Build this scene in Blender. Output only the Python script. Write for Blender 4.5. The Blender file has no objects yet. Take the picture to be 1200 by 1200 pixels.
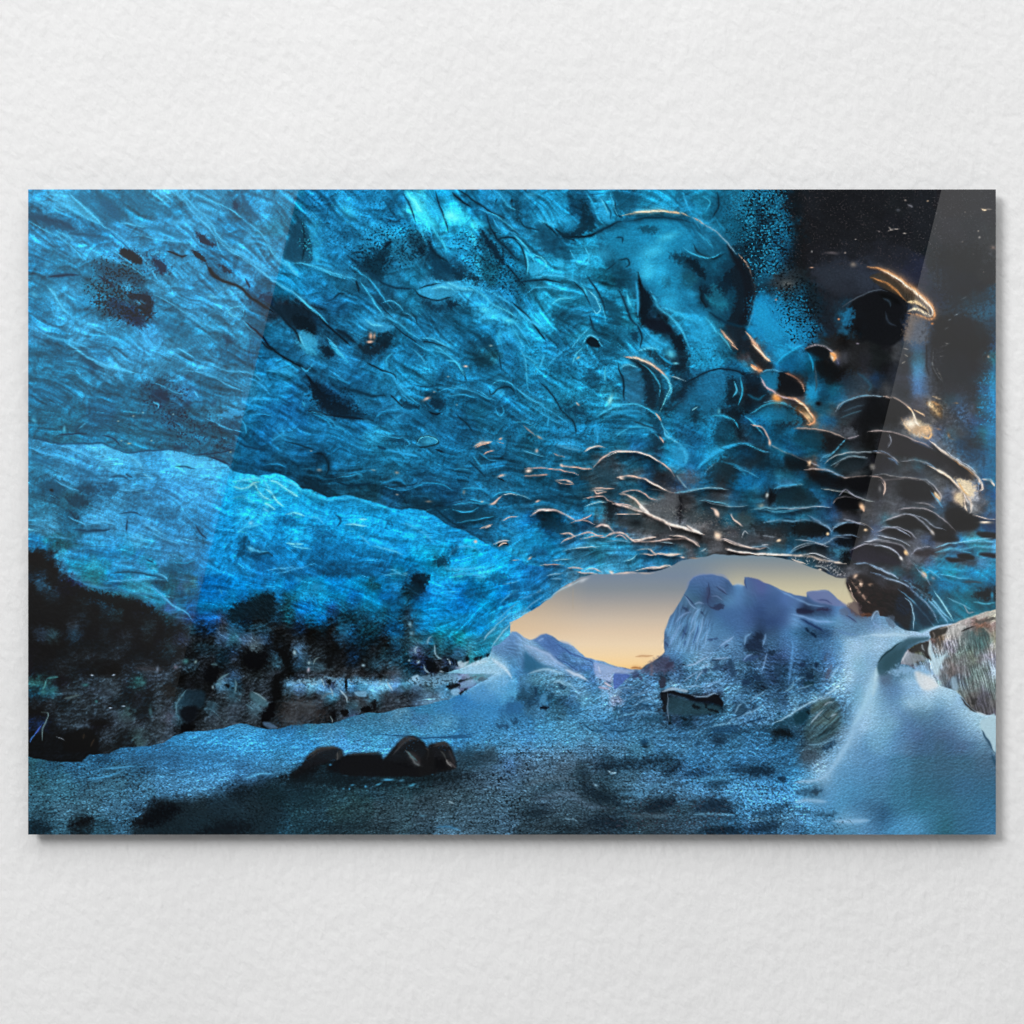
import bpy, math, random
import numpy as np

S = bpy.context.scene
# ---------------------------------------------------------------- camera, world, lamps, exposure
# one millimetre stands for one pixel of the 1200 px photograph; the wall is the plane y = 0
cam_d = bpy.data.cameras.new('camera'); cam = bpy.data.objects.new('camera', cam_d); S.collection.objects.link(cam)
CAM_Y, FACE_Y = -3.0, -0.017
cam.location = (0, CAM_Y, 0); cam.rotation_euler = (math.radians(90), 0, 0)
cam_d.sensor_width = 36; cam_d.lens = 90; cam_d.clip_end = 100
S.camera = cam
S.view_settings.view_transform = 'Standard'; S.view_settings.look = 'None'
S.view_settings.exposure = 0; S.view_settings.gamma = 1; S.view_settings.use_curve_mapping = False
W = bpy.data.worlds.new('World'); S.world = W; W.use_nodes = True
W.node_tree.nodes['Background'].inputs[0].default_value = (1, 1, 1, 1)
W.node_tree.nodes['Background'].inputs[1].default_value = 0.045

def area(name, loc, size, sizey, power, aim=None, roll=0.0, col=(1, 1, 1), fade=None):
    d = bpy.data.lights.new(name, 'AREA'); d.shape = 'RECTANGLE'; d.size = size; d.size_y = sizey
    d.energy = power; d.color = col
    o = bpy.data.objects.new(name, d); S.collection.objects.link(o); o.location = loc
    from mathutils import Vector, Matrix
    dirv = (Vector(aim) - Vector(loc)).normalized() if aim is not None else Vector((0, 1, 0))
    o.rotation_euler = dirv.to_track_quat('-Z', 'Y').to_euler()
    if roll:
        o.rotation_euler = (o.rotation_euler.to_matrix() @ Matrix.Rotation(roll, 3, 'Z')).to_euler()
    if fade:                                   # the window is brightest at its top
        d.use_nodes = True; nt = d.node_tree; em = nt.nodes['Emission']
        g = nt.nodes.new('ShaderNodeNewGeometry'); sp = nt.nodes.new('ShaderNodeSeparateXYZ')
        r = nt.nodes.new('ShaderNodeValToRGB'); r.color_ramp.interpolation = 'LINEAR'
        e = r.color_ramp.elements
        e[0].position, e[0].color = fade[0][0], (fade[0][1],) * 3 + (1,)
        e[1].position, e[1].color = fade[-1][0], (fade[-1][1],) * 3 + (1,)
        for p, v in fade[1:-1]:
            q = e.new(p); q.color = (v, v, v, 1)
        nt.links.new(g.outputs['Parametric'], sp.inputs[0]); nt.links.new(sp.outputs['Y'], r.inputs[0])
        nt.links.new(r.outputs[0], em.inputs['Color'])
    return o

KEY, TOP, LOW = 2030.0, 215.0, 66.0
area('key_softbox', (-9.6, -12.0, 8.4), 6.2, 6.2, KEY, (0, 0, 0))
area('ceiling_softbox', (0.5, -2.6, 4.2), 8, 3.2, TOP, (0.2, -0.6, 0))
area('floor_bounce', (0.0, -2.6, -4.2), 8, 3.2, LOW, (0, -0.4, 0))
# two tall windows behind the camera, mirrored by the acrylic as the slanting pale bands
LAMP_L = 3.6; KF = 1 + LAMP_L / (FACE_Y - CAM_Y); PHI = math.atan(0.2447)
def window_lamp(name, px, side, width, power, fade):
    ex, ez = (px - 600) / 1000 * KF, 0.378 * KF             # a point of the edge, at the print's top
    ux, uz = math.sin(PHI), math.cos(PHI)                   # along the edge, upwards
    top, bot = 0.62, -1.95
    mx = ex + ux * (top + bot) / 2 + side * uz * width / 2; mz = ez + uz * (top + bot) / 2 - side * ux * width / 2
    area(name, (mx, FACE_Y - LAMP_L, mz), width, top - bot, power, (mx, 0, mz), PHI*ROLL, fade=fade)
ROLL = -1
FADE = [(0.0, 0.0), (0.10, 0.03), (0.25, 0.17), (0.36, 0.36), (0.50, 0.58), (0.68, 0.80), (0.80, 1.0), (1.0, 1.0)]
window_lamp('window_left', 352, -1, 1.7, 13.0, FADE)
window_lamp('window_right', 1101, 1, 1.7, 18.0, FADE)

# ---------------------------------------------------------------- materials
def principled(name, base=(.8, .8, .8), rough=.6, spec=.5):
    m = bpy.data.materials.new(name); m.use_nodes = True; b = m.node_tree.nodes['Principled BSDF']
    b.inputs['Base Color'].default_value = (*base, 1); b.inputs['Roughness'].default_value = rough
    b.inputs['Specular IOR Level'].default_value = spec
    return m, m.node_tree, b

# ---------------------------------------------------------------- the plaster wall
def plaster():
    m, nt, b = principled('white_plaster', (.80, .80, .80), .85, .2)
    N = nt.nodes.new; L = nt.links.new
    tc = N('ShaderNodeTexCoord'); mp = N('ShaderNodeMapping'); mp.vector_type = 'TEXTURE'; mp.inputs['Rotation'].default_value = (0, math.radians(63), 0)
    mp.inputs['Scale'].default_value = (.95, 1.0, .55)
    L(tc.outputs['Object'], mp.inputs[0])
    n1 = N('ShaderNodeTexNoise'); n1.inputs['Scale'].default_value = 62; n1.inputs['Detail'].default_value = 3; n1.inputs['Roughness'].default_value = .45; n1.inputs['Distortion'].default_value = .15
    n2 = N('ShaderNodeTexNoise'); n2.inputs['Scale'].default_value = 14; n2.inputs['Detail'].default_value = 3
    n3 = N('ShaderNodeTexNoise'); n3.inputs['Scale'].default_value = 3.2; n3.inputs['Detail'].default_value = 2
    L(mp.outputs[0], n1.inputs[0]); L(mp.outputs[0], n2.inputs[0]); L(tc.outputs['Object'], n3.inputs[0])
    a = N('ShaderNodeMath'); a.operation = 'MULTIPLY_ADD'; a.inputs[1].default_value = 1.2; L(n2.outputs[0], a.inputs[0]); L(n1.outputs[0], a.inputs[2])
    bp = N('ShaderNodeBump'); bp.inputs['Strength'].default_value = BUMP; bp.inputs['Distance'].default_value = .004
    L(a.outputs[0], bp.inputs['Height']); L(bp.outputs[0], b.inputs['Normal'])
    r = N('ShaderNodeMapRange'); r.inputs[1].default_value = .35; r.inputs[2].default_value = .65; r.inputs[3].default_value = .785; r.inputs[4].default_value = .815
    L(n3.outputs[0], r.inputs[0])
    cc = N('ShaderNodeCombineColor')
    for i in range(3): L(r.outputs[0], cc.inputs[i])
    L(cc.outputs[0], b.inputs['Base Color'])
    return m
BUMP = .40
def mesh_obj(name, verts, faces, mat, parent=None):
    me = bpy.data.meshes.new(name); me.from_pydata(verts, [], faces); me.update()
    o = bpy.data.objects.new(name, me); S.collection.objects.link(o); me.materials.append(mat)
    if parent: o.parent = parent
    return o
def box(name, x0, x1, y0, y1, z0, z1, mat, parent=None, bevel=0):
    v = [(x, y, z) for x in (x0, x1) for y in (y0, y1) for z in (z0, z1)]
    f = [(0, 1, 3, 2), (4, 6, 7, 5), (0, 4, 5, 1), (2, 3, 7, 6), (0, 2, 6, 4), (1, 5, 7, 3)]
    o = mesh_obj(name, v, f, mat, parent)
    if bevel:
        md = o.modifiers.new('bevel', 'BEVEL'); md.width = bevel; md.segments = 2
    return o
wall = box('wall', -3, 3, 0, .12, -2.2, 2.2, plaster()); wall['kind'] = 'structure'

# ---------------------------------------------------------------- the picture printed on the acrylic, painted in numpy:
# c lines are colour samples of the base layers, m lines outlines, p/q patches, s/u brush strokes, b dabs, k specks, e/g relief and grooves
PX0,PY0,PW,PH=33.0,222.0,1134,756
TILES={c+str(i+1):(ox,oy) for c,oy in zip("ABCD",(210,400,590,790)) for i,ox in enumerate((20,310,600,880))}
YY,XX=np.mgrid[0:PH,0:PW].astype(np.float32)
XX+=PX0+.5; YY+=PY0+.5                      # photo pixel coordinates of every sample of the print
def hexc(h): return np.array([int(h[i:i+2],16)/255 for i in (0,2,4)],np.float32)
def smooth(e0,e1,x):
    t=np.clip((x-e0)/(e1-e0),0,1); return t*t*(3-2*t)
def perlin(x,y,seed):
    xi=np.floor(x); yi=np.floor(y); fx=x-xi; fy=y-yi
    xi=xi.astype(np.int32)&255; yi=yi.astype(np.int32)&255
    r=np.random.RandomState(seed); p=r.permutation(256); p=np.concatenate([p,p,p])
    a=r.rand(256)*6.2831853; gx=np.cos(a).astype(np.float32); gy=np.sin(a).astype(np.float32)
    u=fx*fx*fx*(fx*(fx*6-15)+10); v=fy*fy*fy*(fy*(fy*6-15)+10)
    def g(i,j):
        h=p[p[xi+i]+yi+j]; return gx[h]*(fx-i)+gy[h]*(fy-j)
    a0=g(0,0); a1=g(1,0); b0=g(0,1); b1=g(1,1)
    a0=a0+u*(a1-a0); b0=b0+u*(b1-b0)
    return (a0+v*(b0-a0))*1.5
def fbm(x,y,seed,oct=4,gain=.5,ridge=False):
    s=0; a=1; t=0
    for k in range(oct):
        n=perlin(x,y,seed+k*17)
        if ridge: n=1-2*np.abs(n)
        s=s+a*n; t+=a; a*=gain; x=x*2.03+11.3; y=y*2.03+7.7
    return s/t
def spline(pts,closed,n=6):
    p=np.array(pts,float); N=len(p)
    if N<3: return p
    q=np.vstack([p[-1],p,p[0],p[1]]) if closed else np.vstack([2*p[0]-p[1],p,2*p[-1]-p[-2]])
    out=[]; t=np.linspace(0,1,n,endpoint=False)[:,None]
    for i in range(N if closed else N-1):
        a,b,c,d=q[i],q[i+1],q[i+2],q[i+3]
        out.append(.5*(2*b+(c-a)*t+(2*a-5*b+4*c-d)*t*t+(3*b-a-3*c+d)*t**3))
    if not closed: out.append(p[-1:])
    return np.vstack(out)
def lin(c): return np.where(c<=.04045,c/12.92,((np.maximum(c,0)+.055)/1.055)**2.4)
def srgb(c): return np.where(c<=.0031308,c*12.92,1.055*np.maximum(c,1e-6)**(1/2.4)-.055)
GL_Y=[222,400,500,600,680,760,860,978]; GL_L=[.031,.026,.022,.018,.014,.008,.003,.001]; GL_R=[.047,.040,.035,.030,.022,.014,.006,.002]
def glare(x,y):                                  # what the acrylic mirrors of the two windows, in linear light
    xl=352-.2462*(y-222); xr=1101-.2431*(y-222)
    return np.where(x<xl,np.interp(y,GL_Y,GL_L),np.where(x>xr,np.interp(y,GL_Y,GL_R),0))
def bare(c,x,y): l=lin(c); return srgb(np.maximum(l-glare(x,y)*.92,np.maximum(.0012,.16*l))).astype(np.float32)
class Painter:
    def __init__(s):
        s.wx=XX+1.2*fbm(XX/13,YY/13,3,2); s.wy=YY+1.2*fbm(XX/13,YY/13,5,2)   # a slight hand-wobble for every outline
        s.tex=fbm(XX/4.2,YY/4.2,21,3,.6); s.tex2=fbm(XX/11,YY/11,23,2,.6)
    def box(s,p,m):
        x0=max(int(p[:,0].min()-m-PX0),0); x1=min(int(p[:,0].max()+m-PX0)+2,PW)
        y0=max(int(p[:,1].min()-m-PY0),0); y1=min(int(p[:,1].max()+m-PY0)+2,PH)
        return (slice(y0,y1),slice(x0,x1)) if x1>x0 and y1>y0 else None
    def dist(s,p,sl,closed):
        X=s.wx[sl]; Y=s.wy[sl]; d=np.full(X.shape,1e9,np.float32); par=np.zeros(X.shape,np.float32)
        ins=np.zeros(X.shape,bool); q=np.vstack([p,p[:1]]) if closed else p
        L=np.r_[0,np.cumsum(np.hypot(*np.diff(q,axis=0).T))]; T=max(L[-1],1e-6)
        for i in range(len(q)-1):
            ax,ay=q[i]; bx,by=q[i+1]; vx=bx-ax; vy=by-ay; l2=vx*vx+vy*vy+1e-9
            t=np.clip(((X-ax)*vx+(Y-ay)*vy)/l2,0,1)
            dd=(X-ax-t*vx)**2+(Y-ay-t*vy)**2
            m=dd<d; d=np.where(m,dd,d)
            if closed:
                if vy: ins^=((ay>Y)!=(by>Y))&(X<vx*(Y-ay)/vy+ax)
            else: par=np.where(m,(L[i]+t*(L[i+1]-L[i]))/T,par)
        return np.sqrt(d),ins,par
    def poly_mask(s,p,blur,sl):
        d,ins,_=s.dist(p,sl,True)
        return smooth(-blur,blur,np.where(ins,d,-d))
    def blend(s,img,sl,col,a):
        a=a[...,None]; img[sl]=img[sl]*(1-a)+col*a
    def poly(s,img,col,al,blur,pts,rough=0):
        p=spline(pts,True,5); sl=s.box(p,blur+2)
        if sl is None: return
        d,ins,_=s.dist(p,sl,True); sd=np.where(ins,d,-d)+rough*blur*1.5*s.tex[sl]
        s.blend(img,sl,col,al*smooth(-blur,blur,sd))
    def stroke(s,img,col,al,w,pts,taper=1.0):
        p=spline(pts,False,6); arch=col.mean()>.56 and p[:,0].min()>540 and 480<p[:,1].mean()<705
        sl=s.box(p,max(w*4,20)+2)
        if sl is None: return
        d,_,t=s.dist(p,sl,False)
        tp=np.sqrt(np.clip(np.sin(np.pi*np.clip(t,.01,.99)),0,1)) if taper else np.clip(np.minimum(t,1-t)*12,.35,1)
        soft=not arch and .42<col.mean() and p[:,1].mean()<705 and w<4 and np.ptp(p[:,0])>9
        if arch or soft:                            # the ice cell under a lit rim is darker, the lip above it paler
            q=p[np.argsort(p[:,0])]; yl=np.interp(s.wx[sl],q[:,0],q[:,1]); dy=s.wy[sl]-yl
            e=s.open[sl]*np.minimum(1,np.minimum(s.wx[sl]-q[0,0],q[-1,0]-s.wx[sl]).clip(0)/5)
            L=.35+.65*min(1,(q[-1,0]-q[0,0])/30)
            if soft: L*=.75*np.ptp(q[:,0])/(np.ptp(q[:,0])+np.ptp(q[:,1]))
            img[sl]*=(1-.30*L*e*np.exp(-np.abs(dy-3.5)/5.5)*(dy>0))[...,None]
            u=(.10*L*e*np.exp(-np.abs(dy)/(6. if soft else 3.))*(dy<=0))[...,None]; img[sl]+=u*np.array([.55,.75,.85],np.float32)
        hw=np.maximum(w*(.52 if arch else .6)*tp,.42); v=min(1,al*1.2)*np.minimum(1,.2+tp)*np.clip(1.02+.45*s.tex[sl],.25,1)
        if soft: v=v*np.clip(.85+.32*s.hair[sl],.3,1.15)
        if arch: v=v*np.clip(.78+.65*s.tex2[sl],.28,.95)
        a=np.exp(-(d/hw)**2*.9)
        s.blend(img,sl,col,(.13 if arch else .24)*v*np.exp(-(d/(hw*2.8))**2))
        s.blend(img,sl,col,a*np.minimum(1,v*1.05))
    def relief(s,img,st,scale,blur,pts,ang=None):
        p=spline(pts,True,5); sl=s.box(p,blur+2)
        if sl is None: return
        d,ins,_=s.dist(p,sl,True); m=smooth(-blur,blur,np.where(ins,d,-d)); X=XX[sl]; Y=YY[sl]
        if ang is None:
            h=fbm(X/scale+fbm(X/30,Y/30,91,2),Y/(scale*.72),83,5,.58,True)
            gy,gx=np.gradient(h); e=gx*.75-gy; e=-e
            e=e/(e.std()+1e-6); n=np.tanh(e*.8)*s.snowy[sl]
        else:
            r=np.radians(ang); w=3*fbm(X/25,Y/25,92,2)
            u=X*np.cos(r)+Y*np.sin(r); v=-X*np.sin(r)+Y*np.cos(r)+w
            n=np.tanh(2.6*fbm(u/(scale*7),v/scale,87,3,.6))
        f=1+(st*m*n)[...,None]
        img[sl]=img[sl]*f+(np.maximum(n,0)*m*st*.10)[...,None]*np.array([.8,1,1.1],np.float32)
    def blob(s,img,col,al,x,y,rx,ry,ang):
        r=max(rx,ry)*2; sl=s.box(np.array([[x,y]]),r)
        if sl is None: return
        c,n=np.cos(np.radians(ang)),np.sin(np.radians(ang)); X=s.wx[sl]-x; Y=s.wy[sl]-y
        u=(X*c+Y*n)/rx; v=(-X*n+Y*c)/ry
        s.blend(img,sl,col,al*np.exp(-(u*u+v*v)*1.2))
    def speck(s,img,col,al,dens,scale,blur,pts):
        p=spline(pts,True,5); sl=s.box(p,blur+2)
        if sl is None: return
        d,ins,_=s.dist(p,sl,True); m=smooth(-blur,blur,np.where(ins,d,-d))
        n=fbm(XX[sl]/(scale*2.1),YY[sl]/(scale*1.9),77,2,.5)*1.05+.45*fbm(XX[sl]/(scale*9),YY[sl]/(scale*9),78,2)
        th=.62-dens*1.1*m
        s.blend(img,sl,col,al*smooth(th-.30,th+.3,n)*np.minimum(m*3,1))
    def field(s,pts,sig):
        st=3; gx=XX[::st,::st]; gy=YY[::st,::st]
        num=np.zeros(gx.shape+(3,),np.float32); den=np.zeros(gx.shape,np.float32)
        for q in pts:
            x,y,c=q[:3]; sg=q[3] if len(q)==4 else sig; R=int(sg*3.6/st)+2
            i=int((x-PX0)/st); j=int((y-PY0)/st); sl=(slice(max(j-R,0),j+R+1),slice(max(i-R,0),i+R+1))
            w=np.exp(-((gx[sl]-x)**2+(gy[sl]-y)**2)/(2*sg*sg))
            num[sl]+=w[...,None]*c; den[sl]+=w
        for q in pts[::2]:
            w=1e-4/(1+((gx-q[0])**2+(gy-q[1])**2)/300)**2; num+=w[...,None]*q[2]; den+=w
        g=num/den[...,None]
        ys=(np.arange(PH)/st).clip(0,g.shape[0]-1.001); xs=(np.arange(PW)/st).clip(0,g.shape[1]-1.001)
        yi=ys.astype(int); xi=xs.astype(int); fy=(ys-yi)[:,None,None]; fx=(xs-xi)[None,:,None]
        yi1=np.minimum(yi+1,g.shape[0]-1); xi1=np.minimum(xi+1,g.shape[1]-1)
        a=g[yi][:,xi]*(1-fx)+g[yi][:,xi1]*fx; b=g[yi1][:,xi]*(1-fx)+g[yi1][:,xi1]*fx
        return (a*(1-fy)+b*fy).astype(np.float32)
def tint(l,v,x,y):                                   # three-digit samples are coarse: pull their hue back to the print's blues
    r,g,b=v; L=v.mean()
    if l=='f' and b>r+.04:
        w=float(smooth(745,800,y)); m1=np.array([(0,0,0),(.115,.195,.29),(.222,.385,.54),(.365,.59,.765),(.585,.765,.895),(1,1,1)]); m2=np.array([(0,0,0),(.09,.20,.29),(.20,.40,.56),(.32,.60,.79),(.50,.76,.90),(1,1,1)])
        R=([0,.12,.39,.55,.75,1],[(0,0,0),(.09,.115,.16),(.235,.40,.545),(.36,.57,.72),(.64,.79,.87),(1,1,1)]) if x>985 else ([0,.2,.39,.58,.74,1],m1*(1-w)+m2*w)
        q=np.array([np.interp(L,R[0],[k[i] for k in R[1]]) for i in range(3)],np.float32); return v*.4+q*.6*(.95 if x<985 else 1)
    if l=='i':
        if abs(r-b)<.14: return v*.2+.8*L*np.array([.94,.99,1.07],np.float32)
        if b>r+.14 and glare(x,y)<.004:
            R=[0,.15,.26,.40,.58,.75,1]; m=[(0,0,0),(.04,.16,.25),(.075,.29,.42),(.11,.45,.645),(.175,.685,.89),(.45,.85,.95),(1,1,1)]
            q=np.array([np.interp(L,R,[k[i] for k in m]) for i in range(3)],np.float32); w=.6*min(1,(b-r)/.4); return v*(1-w)+q*w
    if l=='h' and L<.32:
        w=(.92 if b<r+.2 else .3)*(1-smooth(.24,.34,L)); return (v*(1-w)+w*L*np.array([.80,1.0,1.17],np.float32))*(1-.16*w)
    return v
def parse(text):
    ops=[]; ctl={}; masks={}; o=(0,0); sc=4; cur=None; grid=None; grids=[]
    def hb(h,q): q=np.mean(np.array(q),0); return bare(hexc(h),q[0],q[1])
    def pt(t):
        a=t.split(','); return (o[0]+float(a[0])/sc,o[1]+float(a[1])/sc)
    for ln in text.splitlines():
        ln=ln.strip()
        if not ln or ln[0]=='#': continue
        f=ln.split(); k=f[0]
        if k=='@7': o=(float(f[1]),float(f[2])); sc=7.28; continue
        if k=='@8': o=(float(f[1]),float(f[2])); sc=8; continue
        if ln[0]=='@': o=TILES[ln[1:3]]; sc=4; continue
        if k=='G': grid=[f[1],float(f[2]),float(f[3]),0]; continue
        if grid and (k=='-' or (len(k)==3 and len(f)>3 and k[0] in '0123456789abcdef')):
            y=grid[2]+6.25+12.5*grid[3]; grid[3]+=1
            for i,h in enumerate(f):
                if h!='-':
                    x=grid[1]+6.25+12.5*i; v=tint(grid[0],hexc(h[0]*2+h[1]*2+h[2]*2),x,y); grids.append((grid[0],x,y,bare(v,x,y)))
            continue
        if k[0]=='c':
            L=ctl.setdefault(k[1:],[])
            for t in f[1:]: q=pt(t); L.append((*q,bare(hexc(t.split(',')[2]),*q)))
        elif k=='mask': cur=masks.setdefault(f[1],[])
        elif k=='m': cur+= [pt(t) for t in f[1:]]
        elif k[0] in 'pqsu': q=[pt(t) for t in f[4:]]; ops.append((k,hb(f[1],q),float(f[2]),float(f[3]),q))
        elif k=='e': ops.append((k,float(f[1]),float(f[2]),float(f[3]),[pt(t) for t in f[4:]]))
        elif k=='g': ops.append((k,float(f[1]),float(f[2]),float(f[3]),[pt(t) for t in f[5:]],float(f[4])))
        elif k=='k': q=[pt(t) for t in f[6:]]; ops.append((k,hb(f[1],q),float(f[2]),float(f[3]),float(f[4]),float(f[5]),q))
        elif k=='b': ops.append((k,hb(f[1],[pt(f[3])]),float(f[2]),pt(f[3]),[float(v) for v in f[4].split(',')]))
    for l,x,y,h in grids:                          # a dense sample replaces the coarse ones around it
        L=ctl.setdefault(l,[]); L[:]=[q for q in L if len(q)==4 or abs(q[0]-x)>9 or abs(q[1]-y)>9]
        L.append((x,y,h,6.2))
    return ops,ctl,masks

def compose(text):
    P=Painter(); ops,ctl,masks=parse(text)
    full=(slice(None),slice(None))
    def M(n,b,sm=False):
        p=np.array(masks[n]); p=spline(p,True,3) if sm else p
        return P.poly_mask(p,b,full)
    ice=P.field(ctl['i'],9.5); shelf=P.field(ctl['h'],9.5); snow=P.field(ctl['f'],9.0)
    rk=P.field(ctl['r'],9.0); mr=M('r',1.1)
    # the samples are read through a fractal displacement, so their soft borders break up like ice and rubble do
    def rag(f,ax,ay,sc,seed):
        X=XX-PX0-.5+ax*fbm(XX/sc,YY/sc,seed,4,.62); Y=YY-PY0-.5+ay*fbm(XX/sc,YY/sc,seed+9,4,.62)
        X=X.clip(0,PW-1.01); Y=Y.clip(0,PH-1.01); xi=X.astype(np.int32); yi=Y.astype(np.int32); u=(X-xi)[...,None]; v=(Y-yi)[...,None]
        return (f[yi,xi]*(1-u)+f[yi,xi+1]*u)*(1-v)+(f[yi+1,xi]*(1-u)+f[yi+1,xi+1]*u)*v
    def blur(f,r):
        for ax in (0,1):
            for _ in range(3):
                c=np.cumsum(np.concatenate([np.repeat(f.take([0],ax),r+1,ax),f,np.repeat(f.take([-1],ax),r,ax)],ax),ax,dtype=np.float64)
                n=f.shape[ax]; f=((c.take(range(2*r+1,2*r+1+n),ax)-c.take(range(0,n),ax))/(2*r+1)).astype(np.float32)
        return f
    def crisp(f,k,r): return np.clip(f+k*(f-blur(f,r)),.004,1)
    ice2=crisp(rag(ice,6,5,11,907),.5,6); kx=smooth(720,770,XX)*smooth(470,520,YY+.0*XX)+smooth(860,890,XX)*smooth(395,405,YY); kx=np.clip(kx,0,1)[...,None]; ice=crisp(rag(ice,15,11,17,901),.55,7)*(1-kx)+ice2*kx; low=smooth(680,720,YY)[...,None]; shelf=crisp(rag(shelf,15,9,15,921),.5,7)*(1-low)+crisp(rag(shelf,6,4,9,927),1.1,5)*low
    rough=(1-smooth(930,1000,XX+.35*(YY-800)))*smooth(745,790,YY+.12*(XX-700).clip(-200,0))
    snow=crisp(rag(snow,2,2,20,941),.4,8)*(1-rough[...,None])+crisp(rag(snow,11,6,11,961),1.0,6)*rough[...,None]
    snow=snow*(1-.10*(smooth(700,760,XX)*(1-smooth(930,980,XX))*smooth(745,775,YY)*(1-smooth(850,880,YY))))[...,None]
    rk=crisp(rag(rk,9,9,12,981),.5,6)
    mh=M('h',1.2); mk=M('k',.9); mf=M('f',1.0)
    # --- ice texture: noise smeared along the flow of the ice (line integral convolution)
    w1=fbm(XX/70,YY/70,101,3); w2=fbm(XX/70,YY/70,131,3)
    gr=fbm(XX/2.3,YY/2.3,301,2,.7)
    def emb(h,lx=-.6,ly=-.8):
        gy,gx=np.gradient(h); e=gx*lx+gy*ly; return np.tanh(.75*e/e.std())
    an=[(33,222,30),(150,260,36),(240,330,38),(120,400,25),(60,480,12),(250,480,18),(330,300,38),(420,250,48),(500,260,62),(560,280,50),(620,300,45),(450,350,38),(380,420,28),(500,430,30),(560,500,18),(420,530,8),
        (640,400,55),(700,330,-20),(760,280,10),(830,320,60),(800,400,65),(860,440,50),(660,470,30),(740,500,-25),(800,540,25),(900,540,12),(960,480,15),(700,570,8),(620,600,5),(850,600,5),(950,620,5),(1050,520,30),(1120,600,22),(1030,640,15),(1100,700,35),(1000,330,30),(1120,300,70),
        (60,560,22),(150,590,22),(250,610,14),(330,580,22),(450,620,8),(550,650,4),(600,690,-38),(560,740,-50),(480,720,20),(350,700,40),(200,680,18),(80,680,10),(650,660,-15)]
    sy=sx=0
    for x,y,g in an:
        q=np.exp(-((XX-x)**2+(YY-y)**2)/(2*52.**2)); sx=sx+q*np.cos(np.radians(2*g)); sy=sy+q*np.sin(np.radians(2*g))
    th=.5*np.arctan2(sy,sx)+.9*fbm(XX/48,YY/48,711,3)
    dx=np.cos(th).astype(np.float32); dy=np.sin(th).astype(np.float32)
    r0=np.random.RandomState(5)
    def lic(h,L,step=1.):
        out=h.copy()
        for sg in (1,-1):
            x=XX-PX0-.5; y=YY-PY0-.5
            for k in range(L):
                xi=np.clip(x+.5,0,PW-1).astype(np.int32); yi=np.clip(y+.5,0,PH-1).astype(np.int32)
                x=x+sg*step*dx[yi,xi]; y=y+sg*step*dy[yi,xi]
                xi=np.clip(x+.5,0,PW-1).astype(np.int32); yi=np.clip(y+.5,0,PH-1).astype(np.int32)
                out+=h[yi,xi]*(1-(k+1)/(L+1))
        out-=out.mean(); return out/out.std()
    l1=lic(r0.randn(PH,PW).astype(np.float32),9); l2=lic(fbm(XX/6,YY/6,721,2,.6),13,1.3); l3=lic(fbm(XX/15,YY/15,731,3,.6),14,2.)
    fb=fbm(XX/9,YY/9,741,4,.65); fb/=fb.std(); pat=smooth(-.25,.45,fbm(XX/55,YY/55,751,2))
    dark=smooth(820,960,XX)*(1-smooth(420,560,YY))
    amp=(1-.7*dark)*(1-.4*smooth(740,860,XX))
    t=(.03*l1*(.3+.8*pat)+.06*np.tanh(l2)*(.4+pat)+.13*np.tanh(l3)+.055*fb*(1.25-.8*pat)+.04*emb(l2)+.03*emb(fb)+.06*gr)*amp
    lt=np.maximum(l2+.6*l1-2.1,0)*amp*pat*.12                       # thin bright threads of light in the ice
    # separate long folds: sparse seeds smeared along the flow, lit on one side and shaded on the other
    sd=blur((r0.rand(PH,PW)<.0045).astype(np.float32),1); fo=lic(sd,22,1.4); sd2=blur((r0.rand(PH,PW)<.0022).astype(np.float32),2); fo2=lic(sd2,26,1.6)
    def side(f,k):
        xi=np.clip(XX-PX0-.5-dy*k,0,PW-1).astype(np.int32); yi=np.clip(YY-PY0-.5+dx*k,0,PH-1).astype(np.int32); return f[yi,xi]
    fm=amp*(1-.55*smooth(560,660,XX)*smooth(440,520,YY))
    fl=np.clip(fo-.9,0,2.2)*.08+np.clip(fo2-.8,0,2.2)*.13; fd=np.clip(side(fo,2.2)-.9,0,2.2)*.07+np.clip(side(fo2,3.5)-.8,0,2.2)*.15
    cu=(XX*np.cos(.5)+YY*np.sin(.5)); cv=(-XX*np.sin(.5)+YY*np.cos(.5)); kq=smooth(560,720,XX)
    def cups(a,b,sc,sd): return np.abs(perlin(a/(1.75*sc)+w1*1.6,b/sc+w2*1.6,sd))
    cp=cups(cu,cv,17,761)*(1-kq)+cups(XX,YY,17,762)*kq; cq=cups(cu,cv,8.5,763)*(1-kq)+cups(XX,YY,8.5,764)*kq
    t=t+(fl-fd)*fm+(.12*emb(cp,-.35,-.95)+.06*emb(cq,-.35,-.95)+.10*(smooth(.0,.35,cp)-.6))*amp
    t=t[...,None]
    ice=ice*np.exp(np.clip(t,-1,.8)*1.05)*.97+lt[...,None]*np.array([.35,.75,.85],np.float32)
    img=ice
    # bright shelf: fine choppy streaks
    rock=fbm(XX/9,YY/9,461,5,.65); s1=.25*np.tanh(l2)
    lum=shelf.mean(2,keepdims=True); dk=1-smooth(.12,.3,lum)
    t=(.03*l1+.05*np.tanh(l2)+.07*np.tanh(l3)+.06*fb+.04*emb(l2)+.05*emb(fb)+.05*gr+.6*(fl-fd)+.08*emb(cp,-.5,-.85)+.07*emb(cq,-.5,-.85))[...,None]
    lt=np.maximum(l2+.7*l1-2.2,0)*.12
    shelf2=shelf*1.07*np.exp(t)+lt[...,None]*np.array([.45,.75,.8],np.float32)
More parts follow.
